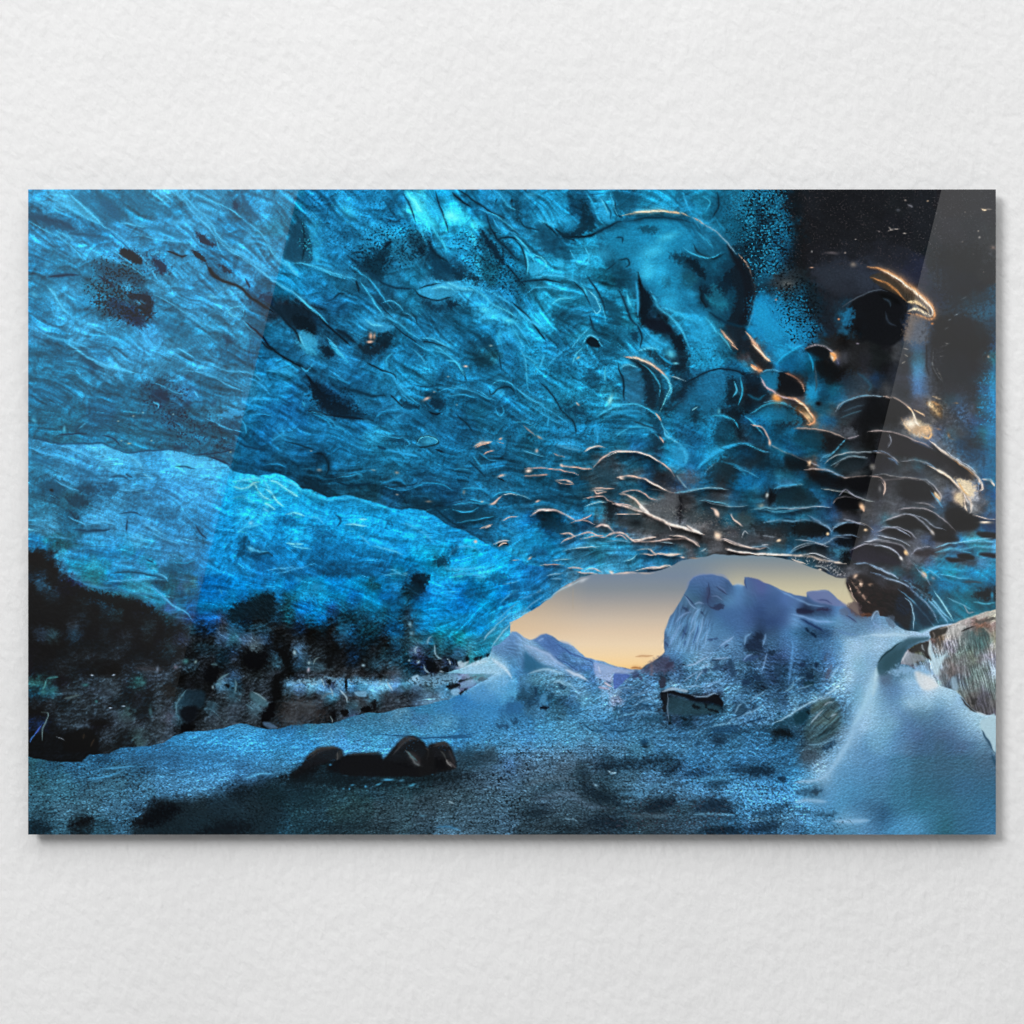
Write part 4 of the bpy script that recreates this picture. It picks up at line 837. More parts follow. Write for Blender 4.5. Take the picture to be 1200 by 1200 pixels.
m 440,560 560,550 700,580 800,600 1220,640
@D4
m 1220,850 480,850 330,700 240,560 300,500 360,420 420,330 460,220 470,120 440,0
mask r
@8 1020 690
m 560,400 640,375 720,345 800,320 900,285 1000,250 1100,215 1160,193 1215,180
@8 1020 780
m 1215,470 1080,462 1000,438 940,395 880,325 850,285 800,235 700,205 640,185 610,120 560,70 500,45 430,50
@8 1020 690
m 420,755 350,715 280,708 300,640 340,575 420,525 540,485 570,455
@A1
q 28506a .8 4 55,160 110,170 170,195 240,215 280,235 260,250 200,235 140,210 60,180
s 284a62 .8 6 60,175 140,190 210,205 270,240
s 2c5470 .7 4 240,255 330,260 400,270
p 2d6384 .6 6 230,60 330,60 430,100 500,180 480,200 430,210 360,170 280,110
s 285a7a .7 10 390,100 440,140 480,190
s 2c688c .6 5 520,215 600,225 680,240 760,270 820,275
p 2f6a8e .55 5 500,70 600,80 700,130 780,180 720,180 640,170 560,150
q 16222c .95 2 475,345 500,325 530,330 565,350 585,380 575,400 545,395 510,375 485,368
q 1c303e .8 2.5 640,365 670,380 700,400 700,430 675,445 660,420 640,395
q 1c2c3a .85 2 840,250 880,265 900,290 935,310 900,315 870,300 850,280
q 182834 .95 1.5 820,335 860,350 885,380 870,385 840,365
u 141e28 .95 2.6 885,395 905,430 940,465 1000,490 1050,510 1090,550 1150,590 1200,620
s 1a2832 .9 2 700,335 740,350 770,360 800,355
s 162430 .8 3.5 900,410 920,445 950,465
q 1c2c38 .8 2 940,390 990,420 1010,440 980,435 950,410
s 22384a .8 2 1070,465 1090,500 1090,515
q 1f3648 .8 4 1140,550 1180,535 1200,560 1200,600 1170,585
q 1a2a36 .85 3 500,530 560,535 620,545 640,580 630,640 600,640 575,600 560,580
q 1c3040 .7 5 430,560 500,580 560,610 600,680 560,690 500,660 440,620
q 24485e .7 4 370,400 450,410 540,440 590,470 580,500 500,490 420,470
s 223a4c .8 3 140,460 200,452 290,450
s 1e3646 .8 2.4 380,450 420,480 460,510
q 203848 .7 3 1020,100 1045,120 1030,150 1010,120
s 2a5470 .6 5 1050,50 1080,130 1150,200
q 203c50 .6 3 960,735 1000,740 1010,765 980,760
s 1a2c38 .85 2 1065,670 1110,700 1150,740 1190,795
s 2a5068 .6 3 900,330 960,380
b 254c64 .6 460,620 12,9,20
b 2a5a7a .6 700,690 22,9,15
b 2b5f80 .5 250,470 16,5,-5
b 2f6a8c .5 150,520 12,12,0
p 4fb4e8 .55 2.5 200,55 260,85 320,130 380,190 400,210 350,195 280,155 210,100 150,60
s 55baee .75 2.2 235,60 300,120 360,175 410,225 440,240
s 4cb0e4 .6 3 120,70 220,120 330,185 400,215
s 4aa8dc .5 2.5 55,95 150,120 220,150
s 4ca8dc .6 1.6 420,225 490,275 545,330 600,380 640,440 660,500
u 52b4e8 .7 2 715,52 770,90 830,160 880,210 930,265 985,325 1050,365 1130,420 1200,480
u 4aa6d8 .7 2.6 760,55 830,130 900,195 940,260 1000,320 1080,370 1200,440
s 4fb0e0 .6 1.4 810,60 900,100 980,130 1040,170 1080,205
s 4aa6d6 .6 1.5 1080,205 1140,250 1170,290 1200,340
s 55b8ea .7 3 650,50 680,65 720,90
s 4cacde .6 2 480,205 540,215 610,225
s 48a4d8 .5 5 720,205 790,200 840,215
s 4cacdc .6 1.6 55,195 130,240 210,280 280,340 310,380
s 4cacdc .6 2.4 180,240 230,265 270,290
s 4cacdc .5 1.5 340,330 400,360 470,385 540,415 590,450
s 48a8dc .6 1.5 430,325 500,370 560,410
s 50b4e4 .7 2.4 140,500 175,540 210,600 250,640
s 54b4e4 .6 3 150,510 185,545
s 48a4d6 .6 1.5 240,640 320,680 400,715 460,755 500,795
s 48a4d6 .5 2 60,700 160,740 280,770 340,795
s 48a0d0 .6 1.5 640,540 700,570 780,620 850,670 920,700 1000,720
s 50b0dc .6 1.5 975,650 980,620 1020,600 1060,600 1058,640
s 58b8e0 .7 1.6 985,610 1010,640 1050,640
s 4aa4d0 .6 1.3 1060,660 1080,690 1120,720
b 58b8e6 .8 910,550 5,2.5,20
b 50b0e0 .7 80,540 5,2.5,40
b 58b8e6 .7 575,578 6,3,10
b 50b0e4 .6 515,505 5,8,0
b 4ab0e6 .6 880,130 9,4,20
b 48a4da .6 1090,280 4,9,-20
s 50b0e0 .6 1.2 620,360 650,345 690,345
s 48a8da .5 1.4 600,400 640,440 660,480
b 4aa8dc .5 140,400 4,4,0
b 46a4da .5 600,770 22,6,20
s 4aacde .5 1.3 930,270 950,330 980,370
s 4aacde .5 1.3 560,260 640,280 720,290 800,300
s 2c6084 .5 1.3 420,235 480,285 540,340
@A2
p 143c54 .85 2.5 160,190 185,210 210,260 220,340 225,385 190,400 140,392 90,370 100,320 130,240
s 0c2838 .9 2.5 178,215 190,280 180,350 175,385
s 0f3044 .8 1.8 205,260 220,330 222,380
p 0f2230 .8 2.5 30,550 60,580 110,590 170,605 210,630 240,680 240,725 200,720 160,705 110,680 60,620
q 0a1822 .9 3 130,640 180,640 230,680 235,725 190,715 150,690
u 0e2230 .9 3 0,575 60,620 110,680 150,720 170,770 190,800
u 0a1a26 .85 2.2 200,600 250,640 300,690 360,740 400,780
s 0c2232 .8 5 330,700 380,730 430,770
q 0a2838 .8 5 480,380 530,350 570,310 590,340 560,400 555,460 510,440 480,420
u 0d3148 .8 2.5 390,360 450,410 510,450 560,490 620,510 700,515
s 0a2030 .8 4 560,320 580,300 600,290
q 0a1e2c .85 2.5 720,315 745,320 750,350 725,350
q 0b2e44 .8 3 765,285 800,350 850,390 900,420 940,470 880,480 800,470 780,400
s 0a2434 .8 4 770,290 800,350 860,390
q 0a2434 .8 4 890,430 960,440 1010,470 1000,495 960,475 900,460
q 092030 .85 3 1020,240 1050,270 1080,310 1110,350 1130,400 1100,390 1060,340 1030,290
s 0a2232 .8 3 880,60 920,100 970,130
u 0c2a3c .8 1.8 910,50 960,85 1020,125 1080,165 1140,190
s 0c2a3c .8 2.5 1040,160 1060,230 1100,290 1150,340 1190,380
u 0c2a3c .7 2 1130,400 1180,450 1200,480
s 0c2c40 .8 2.2 800,60 820,120 850,200 860,250
s 0f3650 .7 2 650,60 680,120 710,200
s 0f3a56 .7 2.4 560,180 610,200 650,180
q 0a2030 .85 2.5 850,575 900,570 910,590 870,605
q 0d2c40 .8 4 740,560 800,590 880,610 800,620 750,590
u 0b2434 .85 1.6 705,520 740,550 800,565 870,555
s 0c2a3c .8 1.6 715,520 760,500 830,490
s 0c2636 .8 3 430,475 440,510 445,535
s 0c2a3c .7 2 410,350 440,340 480,350
q 0a1c28 .8 4 540,720 580,710 600,740 580,790 540,780 520,750
q 0a1e2a .7 5 470,745 500,735 520,760 500,790
u 0c2a3e .7 1.5 600,680 660,730 720,770
s 0e3046 .7 1.6 500,540 560,610 600,650
u 0f3248 .8 1.4 740,760 800,770 860,785
s 0f3348 .7 2 640,640 700,640 720,680
q 0c2c40 .6 5 960,760 1040,740 1090,780 1000,790
s 0d3044 .8 2 1080,290 1140,270 1200,290
q 0c2e42 .7 4 1100,300 1150,310 1180,350 1150,370 1120,340
q 0f3046 .6 5 870,390 920,400 960,430 920,440
s 0a2a3e .7 2 320,560 350,540 380,540
q 0d2f45 .6 5 500,540 560,560 620,600 560,600 520,580
b 0e3a56 .5 380,260 9,6,0
b 0e3a56 .6 290,170 12,6,30
b 0f3c58 .6 600,100 8,14,0
b 0f3c58 .5 880,230 10,5,0
b 0a1820 .9 1160,100 1.6,2.4,0
b 0a1820 .8 1085,100 1,2,20
p 3ccff0 .8 3 660,60 690,65 740,120 770,170 800,215 760,215 720,180 690,120
s 70eaf4 .9 3 690,85 715,120 740,160
s 5ce0f4 .8 2.5 670,60 700,110 725,160
s 34b8e4 .7 3 770,200 810,260 850,320 850,350
s 2aa8dc .6 3 740,60 780,100 820,170 850,240
s 28a0d4 .6 2 700,60 760,110 810,190
q 3ad0f0 .8 5 850,140 890,130 930,160 960,190 930,210 880,200 845,180
b 78ecf6 .8 870,170 6,5,20
b 60e2f4 .8 895,185 5,4,0
b 48d4f2 .8 985,215 5,6,0
b 2cb4e4 .7 1020,210 7,4,30
b 2cb4e0 .7 970,270 4,10,-10
b 30b0dc .8 1000,395 4,9,-15
s 38bce4 .7 2 970,240 985,290 980,320
s 2ea8da .6 2 720,210 740,260 760,300
b 2ea8da .6 590,260 10,4,20
b 38b4e0 .7 390,150 10,5,40
b 2898cc .6 230,240 7,12,0
b 2aa0d4 .6 240,340 6,10,0
b 34b0e0 .6 250,375 3,4,0
s 4ca8d4 .7 2.4 0,295 40,350 80,390 140,420
s 3ca8d8 .7 2.2 130,390 200,400 290,430 370,455 430,470
s 38a4d4 .6 1.4 250,410 320,450 390,470
s 48b0dc .7 3 90,380 130,420 160,460
s 46a8d6 .7 2.2 0,440 60,490 130,530 190,580 250,640
s 40b0e0 .7 2 150,550 200,590 260,640 300,680
s 2e9cd0 .6 2 380,390 440,430 500,480 560,560 600,610
s 38a8d8 .7 1.8 450,480 490,540 530,600 560,640
s 34a0d0 .6 1.5 550,640 620,670 680,720 740,760
p 3498c8 .75 2 715,522 760,505 830,492 880,480 920,490 900,530 850,555 790,560 745,545
s 50b4dc .8 2.4 850,485 890,500 920,510 980,520
s 58bce0 .7 2 780,515 850,505 890,525
s 40b4e0 .7 2.4 960,500 1020,540 1080,590 1140,620 1200,660
s 34a0d2 .6 1.8 990,510 1060,530 1130,570 1200,620
q 38b4e0 .7 3 1010,600 1060,600 1090,630 1130,650 1190,670 1150,680 1090,650 1040,640
b 58d0ee .8 1145,662 5,2,10
b 50c8ea .7 1030,610 4,3,0
b 34acdc .7 1100,740 2.5,8,0
b 2ca0d4 .6 1160,720 8,6,0
p 3090c4 .7 2 445,660 500,665 560,680 610,690 580,710 540,720 500,705
s 58bce2 .8 2 470,655 510,680 560,690
s 40a8d6 .6 1.4 730,745 790,750 850,780 890,795
s 40a8d8 .6 1.3 550,580 590,570 630,590 650,620
s 3a9ccc .5 1.2 650,625 690,640 710,670
q 3898c4 .7 3 165,720 200,715 245,750 240,790 200,795 175,760
s 56b0d4 .7 1.8 160,720 175,760 195,795
s 40a8d8 .6 2 290,740 330,780 350,800
s 30a0d8 .6 1.6 1060,170 1100,230 1160,250 1200,270
s 38a8d8 .6 1.5 1000,140 1080,170 1150,220 1200,260
s 38a4d0 .6 1.6 1090,60 1150,130 1200,150
b e8b89c .9 497,735 2.5,4,0
b f0d0b0 .9 495,762 3,1.4,-10
b d8a888 .7 515,735 2,4,0
@A3
p 0d3a54 .6 4 120,210 200,240 250,300 280,380 240,390 180,350 130,290
q 0a2636 .9 2.5 325,95 345,120 350,170 350,230 320,265 260,275 220,260 290,240 320,190 325,130
q 0a2838 .8 2.5 340,100 370,150 390,220 380,245 355,240 352,170
s 071c28 .9 3 240,270 300,270 360,265 430,235 490,205 520,195
u 0a2838 .85 1.8 200,230 250,270 300,290
s 0c2c3e .8 2 130,190 180,230 220,270
q 0d3c54 .7 4 470,60 530,70 580,100 560,150 510,150 490,120
s 0a2c40 .8 3 480,100 490,160 520,180
p 0e3c56 .55 3 390,250 460,215 520,185 600,170 700,165 800,175 880,210 950,260 1010,320 1060,390 1090,470 1060,600 1000,680 900,640 760,620 600,560 450,420
p 1c8abb .55 6 440,260 560,210 700,190 830,240 850,330 800,430 760,520 640,520 560,420 470,330
q 0c3448 .7 3 590,230 650,220 690,240 640,255
s 0e3a52 .8 2.4 540,200 640,180 760,185 850,205
q 0c2838 .8 4 740,360 800,350 850,380 900,430 880,460 840,420 800,400
q 0a1c28 .9 2.5 815,380 860,380 890,420 910,465 880,455 850,420
q 0f1a24 .9 3 990,470 1030,420 1070,380 1100,400 1130,480 1130,560 1110,640 1060,690 1010,670 1040,600 1050,520
p 10161e .9 3 1010,310 1060,370 1110,440 1135,520 1130,600 1100,680 1060,680 1090,600 1090,520 1070,440 1030,370
q 0b1e2c .85 4 885,510 930,500 980,470 1020,440 1030,500 990,560 960,580 920,600 890,570
s 0a1a24 .9 3 880,500 890,560 920,600
s 14546c .8 5 900,540 960,590 1020,580
q 1b7090 .6 5 940,490 990,540 1010,600 960,600 930,560
s 0c2c3c .8 2.5 850,300 880,350 940,370 1000,350
q 0a1620 .92 2.5 590,440 610,500 640,530 660,570 640,620 620,680 600,650 598,560
s 081018 .95 3 592,435 600,500 610,560 605,640
p 0e1520 .92 2.5 620,660 680,655 730,680 760,720 740,725 680,715 630,690
q 0b1620 .9 3 740,730 790,735 810,780 800,800 770,790
q 0c3044 .8 4 480,480 510,470 530,500 500,520
s 0c3448 .8 2 500,380 540,375 550,400 530,415
s 0c3448 .8 1.8 440,430 490,390
s 0c3850 .7 2 485,275 515,275 520,300
q 0f3a50 .7 4 430,560 480,580 520,640 500,690 450,640
q 123f54 .6 5 700,460 740,470 740,510 710,500
q 14465a .6 5 810,450 850,450 860,480 820,490
s 0d3044 .8 3 500,520 530,580 560,660 590,690
s 0a2a3c .8 2 590,690 610,740 600,790
s 0e3348 .8 2.5 350,450 420,560 440,640
u 0b2c40 .8 2 0,575 60,630 110,690 160,760
s 0c2e42 .8 2 0,480 60,480 150,470 240,490
s 0c3044 .8 1.8 290,480 340,530 370,600
p 0a1620 .95 1.8 345,760 370,735 400,755 415,785 380,788
s 0d3248 .8 2 360,640 380,690 400,720
q 0c2c40 .8 3 560,720 590,720 590,760 565,760
q 0d3448 .6 5 200,630 250,620 260,680 220,690
s 0d3448 .8 2 30,180 60,220 130,240
s 0d3448 .8 2 10,280 50,330 70,420 80,450
q 0c2c3e .7 4 0,120 10,90 30,110 40,170 20,190
s 0c2c3e .8 2 960,60 970,120 940,180
q 0a2434 .7 6 1060,310 1150,270 1190,330 1180,400 1130,400
q 0c2c40 .7 6 1120,70 1190,100 1190,250 1150,200
s 0a2c40 .8 3 920,620 980,660 1060,690 1100,690
p 16202a .8 3 1000,680 1050,690 1090,710 1130,760 1150,800 1050,800 1020,740
s 2aa0d4 .6 2.4 350,60 380,120 410,190 430,210
p 2a98cc .6 3 400,80 440,100 470,150 460,200 430,195 410,150
s 50b4d8 .6 1.5 415,90 440,130 450,170
s 0f4a68 .7 2 430,100 460,150 460,190
s 3aa4d2 .6 1.5 460,60 480,130 500,180
s 38acdc .7 2.4 120,190 160,205 210,215
b 2898cc .6 250,190 16,6,20
b 38a8dc .6 90,75 10,4,-20
s 3cb0dc .7 2 0,255 50,300 90,360 120,410
s 4cbce0 .7 1.5 100,350 140,370 160,400 130,430 110,440
p 2ea0d0 .7 2 75,400 110,390 150,410 130,440 90,450
s 44b4dc .7 1.6 60,330 75,400 70,450
s 3aa8d8 .7 1.8 100,460 180,450 260,465 320,490
s 34a0d0 .6 1.5 60,540 110,510 180,510 250,530
s 44b8e0 .7 2 180,590 230,560 290,560
s 38acd8 .7 2.4 320,480 350,530 380,580
p 1c6c94 .8 1.5 350,520 375,530 400,570 412,605 395,625 370,600
s 60bce0 .8 1.4 352,515 385,545 408,590 412,615 395,628 375,605
s 38a0cc .7 1.5 400,560 430,620 440,670
s 34a8dc .7 3 20,610 80,660 130,690 160,700
s 30a4d8 .6 2 0,660 50,720 90,790
s 34a8d8 .6 2 0,700 40,760 60,800
s 40acd8 .7 1.4 280,790 320,740 355,705 370,690
s 50b0d8 .7 1.4 330,770 355,735 390,740 425,785
s 38a8d8 .6 1.5 270,330 290,370 310,400
s 3cb0dc .6 1.6 340,320 360,360 350,400
b 30a4d4 .7 230,395 4,8,0
b 2c98c8 .6 430,350 9,8,0
b 40b8e4 .7 660,340 16,8,-20
b 3cb4e0 .7 640,420 12,10,20
b 48c0e8 .6 730,270 14,5,-20
b 38b4e0 .7 630,450 8,6,0
b 2ca8dc .7 700,440 8,12,0
b 2ca8dc .6 740,570 14,14,0
s 3cb0e0 .6 3 650,520 690,600 750,650 800,720 830,790
s 34acdc .6 3 700,600 760,620 820,650 880,680
s 40b4dc .7 3 540,540 550,580 560,600
s 30a0d4 .6 3 580,480 590,560 590,640
s 30a0d4 .6 2 610,690 640,730 680,760 740,780
b 2898cc .6 680,770 14,6,10
s 34a0cc .7 1.5 800,320 850,350 920,370 980,345
s 2c98c8 .7 3 870,250 920,290 940,320
b 2898cc .6 840,540 8,6,0
s 40b0d8 .6 2.4 900,640 940,690 1000,760 1030,800
s 2a98c8 .6 2 850,620 900,700 950,780
p 2490c4 .5 8 840,620 910,650 960,720 1000,790 860,790 820,700
s 2a98cc .6 2 800,60 815,110 840,160
s 30a0cc .5 1.6 900,80 930,110 910,150
s 2c8cba .5 1.6 850,180 880,230
u 6c90a8 .8 1.2 840,175 900,210 960,250 1010,300 1050,350
s c8a890 .8 1.2 850,180 900,208
s e8c8a0 .95 2 515,168 580,157 650,150 720,150 790,160 835,174
s fff0d8 .9 1.2 570,157 650,151 720,151
s a89080 .8 1.2 1060,350 1100,400 1125,450
s 807068 .7 1.2 1110,420 1135,490 1138,550
s 4a7c98 .6 1 1138,550 1130,620 1105,700
s e8b898 .95 2.6 978,700 1000,735 1035,775 1060,800
s f0c8a8 .95 1.8 1095,715 1130,760 1160,795
@A4
q 1678b0 .6 8 10,560 80,580 120,640 100,700 60,760 10,700
q 0e1418 .7 8 190,60 230,60 240,300 200,420 185,300
q 0f2636 .7 5 30,230 70,170 100,180 80,240 50,280
q 101c24 .6 8 10,500 0,420 10,460 15,560
q 15191c .6 8 200,420 270,420 310,560 300,640 260,520
u 14212c .8 2 0,430 12,480 15,540 0,620
p 101216 .92 2.5 480,560 540,535 610,530 680,560 720,600 700,660 720,720 660,780 560,760 500,700 440,700 460,620
s 0a0c0e .9 6 600,540 660,560 700,590
s 46505c .7 1.3 430,600 470,570 540,535 600,520 640,525
s 2a3844 .6 2 620,560 650,575 655,600
s 2a3440 .6 2 630,620 645,670 680,690
q 1c6a98 .75 4 430,640 470,605 480,640 460,690 440,680
p 2a313c .6 6 330,430 420,400 520,440 580,490 500,540 420,540 340,500
p 2c333e .6 5 600,410 680,430 760,470 720,460
p 3a342c .85 1.5 560,455 620,440 700,490 760,540 800,590 750,580 690,540 620,510 575,480
s c88858 .4 6 545,412 600,420 670,450 740,500 800,550 850,600 860,640 830,655 780,640 735,625
s e0a068 .8 3.2 545,408 600,418 660,445 720,485 790,540 845,590 862,625 850,650 820,652 780,635 730,630
s fff2dc .98 2.2 610,425 670,455 730,500 790,548 835,590 852,620 842,640 815,640
s f8d8a8 .9 3.5 730,575 780,580 820,610 835,630
s ffe8c4 .9 3 735,620 775,608 820,630 845,640
s c88850 .7 2 560,460 620,480 680,520 730,570
s 403020 .7 2 780,590 820,615 828,628
q 9a8878 .6 4 740,640 790,650 830,690 830,760 760,770 720,740
p 506078 .5 6 790,660 840,680 830,790 740,790 760,700
p 303134 .6 6 850,720 900,640 980,640 1080,680 1120,760 1060,790 880,790
s e8d0b0 .9 1.6 1078,138 1090,143 1108,143
s 807a74 .7 1.2 1100,140 1130,140
b c0a890 .8 830,103 1.5,1,0
b 9a9088 .8 725,98 1.3,1,0
b b8b0a8 .8 722,255 2,.9,0
s 8a8480 .8 1 640,245 665,235 695,232
s 8a8480 .7 1 645,225 660,240
s 6a6c74 .7 1.6 735,120 760,135
b 50545c .7 690,145 3,2,0
b a89c94 .8 440,345 1.3,1,0
b c09880 .8 285,415 2.4,1,0
b 909090 .8 283,340 1,1.5,0
b 888480 .8 490,283 1.5,.8,0
b 807878 .8 600,243 1.2,.8,0
b a09890 .8 1065,245 1.2,1,0
b c8c0b8 .8 1070,272 1.5,1.2,0
b 908880 .7 990,293 1,1,0
b 908880 .7 1005,155 .8,.8,0
b a89890 .8 1090,437 1.2,1,0
b 807878 .7 1040,352 1.5,1,0
b 907c74 .7 1135,320 4,3,0
b 6c7078 .7 1120,350 3,2,0
b 60656c .6 1095,385 4,3,40
b f0a060 .8 850,678 2,1.4,0
b d89878 .8 118,565 1.5,1,0
b f0a878 .9 410,655 1.5,1,0
b 908898 .8 500,768 2,1,0
b 70706c .6 170,490 8,5,0
b 908478 .7 480,400 4,3,0
b 70686c .6 380,345 8,2,0
s c8a898 .9 1.6 0,750 20,770 45,800
s 808890 .5 1.2 280,770 330,780 380,800
q 105078 .6 6 80,700 150,740 220,760 140,780 100,750
q 1c8cc0 .6 7 20,570 80,600 100,660 140,740 90,760 50,700 10,640
b 98a4ac .6 1000,555 3,1,-30
b 98a4ac .6 965,635 3,1,-20
b 98a4ac .6 930,660 2,1,-20
b 98a4ac .5 915,700 3,1,-20
b 98a4ac .6 920,770 3,1,-10
b 3c5c78 .4 1100,600 14,4,-5
@A1
k 121c26 0.68 0.47 1.6 10 350,470 480,480 600,540 640,620 600,690 480,680 420,640 330,580
k 162630 0.64 0.38 1.4 10 360,380 520,380 600,460 560,520 430,500
k 1a2c3a 0.52 0.34 1.4 8 470,320 600,330 700,360 720,440 640,450
@A3
k 07121a 0.64 0.42 1.4 12 1000,60 1200,50 1200,480 1140,470 1040,330
k 2c9ccc 0.52 0.30 1.4 14 1000,50 1200,50 1200,480 1120,420
@A4
k 0a1218 .85 .50 1.5 14 -20,50 190,50 190,420 100,440 -20,420
k 0a1218 .85 .46 1.5 14 100,480 300,500 340,680 260,780 160,700
k 2c9ccc 0.60 0.32 1.4 12 -20,50 140,50 170,250 120,420 10,420
k 1c86b8 0.60 0.31 1.4 12 0,560 200,520 300,640 280,780 60,780
k 50484a 0.38 0.14 1.2 20 200,60 850,60 800,400 560,400 220,380
k 5a5c60 0.38 0.12 1.2 16 850,60 1140,60 1140,460 800,460
@A2
k 071a28 0.34 0.29 1.4 14 180,60 560,60 560,300 200,330
k 071a28 0.56 0.42 1.4 12 560,220 760,240 740,360 500,440 400,380
k 071a28 0.60 0.42 1.4 12 880,280 1080,250 1200,420 1200,560 1000,480
k 36b8e0 0.52 0.29 1.4 12 200,180 260,220 260,400 180,330
k 36b8e0 0.45 0.29 1.4 12 340,90 450,110 430,200 340,190
@B1
k 142836 0.52 0.36 1.4 12 600,180 800,220 780,420 620,330
k 142836 0.45 0.32 1.4 12 780,330 1020,380 980,520 700,500
k 12405c 0.22 0.26 1.4 14 60,300 600,300 600,500 60,440
@B2
k 071824 0.60 0.42 1.6 12 220,220 420,250 480,340 320,350 200,300
k 0a2434 0.26 0.29 1.4 14 700,60 950,80 930,320 700,260
k 0a2c40 0.26 0.29 1.4 16 480,440 1180,440 1180,760 480,720
@B3
k 08202e 0.30 0.31 1.4 16 0,40 480,40 480,480 0,480
k 08202e 0.30 0.31 1.4 12 740,60 1200,60 1200,480 740,480
@B1
s 26506c .7 6 290,60 340,90 400,125
s 2a5876 .6 3 60,215 150,245 240,290 280,340
s 244c66 .7 1.5 380,380 430,400 480,430
s 1c3a50 .7 1.6 190,440 260,432 330,435
s 1c3a50 .7 1.6 400,440 450,455 490,495
q 1a3448 .75 3 630,235 680,225 710,255 690,290 650,280
b 162c3c .8 670,305 4,2,20
b 1c3648 .7 800,290 4,4,0
b 1c3648 .6 920,290 4,5,30
q 1c3a50 .7 3 740,490 790,488 800,505 760,510
q 1e4058 .6 5 960,365 1020,370 1050,400 1000,420 960,400
u 1a3648 .7 1.4 820,532 900,528 960,520 1010,505
s 16344a .7 1.6 900,540 960,560 1000,580
s 1e4660 .6 1.5 940,400 1000,430 1060,450
s 1e4660 .6 1.5 600,210 650,260 700,290 760,330
u 0e2230 .9 1.8 1145,0 1170,25 1200,42
s 0e3450 .7 3 1040,480 1100,500 1160,510
u 4eb0e4 .7 2.2 220,0 280,40 330,75 400,110 480,130 560,150
s 4aa6da .6 3 330,70 400,110 460,130
s 50b0e4 .7 1.3 750,30 800,60 830,75
b 58b8e6 .7 870,122 5,2,10
s 4aa6da .6 2 780,140 860,145 930,170 1000,210 1060,235
s 4aa6da .6 2 900,110 1000,140 1100,150 1150,190
s 46a0d2 .6 1.6 640,190 700,220 760,245 790,240
s 50b0e0 .7 1.3 640,285 665,300 660,315
s 50b0e0 .7 1.3 830,230 850,265
q 409ad4 .7 3 950,350 1000,320 1060,320 1050,345 1000,360
s 4aa6da .6 1.4 880,360 940,385 1000,410 1070,430
s 48a4d6 .6 1.2 270,130 300,165
b 50b0dc .7 80,370 4,2.5,30
b 58b8e0 .7 222,412 2,4,0
s 4898c4 .5 1.2 290,410 330,380
b c8c0a0 .7 525,478 3,1,0
b b0b8b0 .6 475,372 1.5,1,0
b b0b8b0 .6 545,352 1.5,1,0
b a8c0c8 .6 590,335 1.2,1,0
b b0b8b0 .6 630,465 1.5,.8,0
b b0b8b0 .6 490,465 1.5,.8,0
b c0c0a8 .6 1000,520 1.3,1,0
b a0b8c0 .6 730,340 1.2,1,0
s 2f9cdc .6 2 1090,170 1150,210 1190,250
s 2690cc .6 1.6 1080,290 1130,270 1190,280
s 2088c4 .6 1.4 1090,345 1150,340 1200,350
s 2a94cc .6 1.6 1050,360 1070,400 1075,430
u 1f4a66 .6 1.8 52,452 110,460 170,478 250,480 330,480 390,476 440,495 500,518 560,520 630,512 700,508 760,512 800,525 850,540
p 54bcf0 .5 5 400,490 480,520 560,550 580,590 520,570 440,530
p 56bef0 .5 6 700,520 800,530 880,550 920,590 850,600 760,580
s 58c0f0 .7 1.6 330,490 400,530 440,560
s 58c0f0 .7 1.8 520,530 560,560 590,600
s 54bcf0 .7 2 200,490 280,510 350,550
s 4cb0e6 .6 1.6 60,500 140,530 220,545
s 50b4ea .6 2.2 240,540 270,570 265,585
s 52b8ec .6 2 380,570 440,600 490,640
s 4cb0e4 .6 1.6 350,540 400,560 460,570
s 66c8f4 .7 1.8 590,620 640,650
b 58c0ee .7 610,710 4,1.5,0
q 224e68 .75 4 120,660 180,640 240,680 200,720 140,700
b 101c24 .9 160,700 3,2,10
q 1e4258 .7 4 280,680 340,670 400,690 360,720 300,710
q 204a66 .6 4 400,690 450,660 470,700 430,740
q 1a3a4c .7 3 230,740 300,720 330,760 270,780
s 1e4a66 .6 2 740,585 800,590 840,600
s 264f6c .6 3 430,640 480,630 530,650
s 1c4054 .6 2 510,620 540,640 
s 2c6488 .6 5 60,540 110,560 170,570
s 2c6488 .6 4 260,600 330,615 400,650
s 50b0e4 .6 1.6 180,650 230,680 290,700
s 50b0e4 .6 1.4 470,690 520,700 600,690
s 44a4dc .5 3 540,620 620,600 680,640
b 2c6080 .6 590,700 4,3,0
u 7ce0f4 .8 1.6 1010,680 1060,690 1110,670 1130,700 1160,730 1190,745
s 8ce8f6 .8 1.4 1080,690 1110,665 1140,660
s 5cd0f4 .7 2 1010,660 1080,650 1150,640
s 50ccf4 .7 2 1150,640 1180,690 1190,720
b 5cd4f4 .6 1140,725 5,2,30
s 40c0f0 .6 2 1000,740 1060,730 1130,770
s 1488c4 .6 2 1000,720 1080,710
@B2
u 0a1a26 .9 2 0,5 60,55 120,90 190,130
s 081420 .9 3 190,150 230,200 260,240 280,260
q 0a1824 .9 4 210,190 260,220 300,270 380,300 400,330 330,340 280,310 240,270
u 0a1a28 .85 2.2 190,325 250,335 320,350 400,355 460,365 510,370
q 0c2030 .75 4 300,320 380,310 460,340 400,355 320,345
q 0a1824 .8 3 260,30 300,25 330,60 290,75
q 10202c .8 3 440,15 500,25 560,10 540,50 480,60
u 0c2838 .8 1.6 480,100 540,130 600,150 620,180
s 0c2c40 .7 3 350,220 420,230 500,255 570,250
q 0a2436 .75 3 640,270 680,285 740,300 700,320 650,310
u 0c2a3c .8 1.6 590,250 620,280 650,310
q 0b2436 .8 3 780,280 820,270 850,290 830,320 790,310
s 081824 .85 2 770,330 810,342 830,335
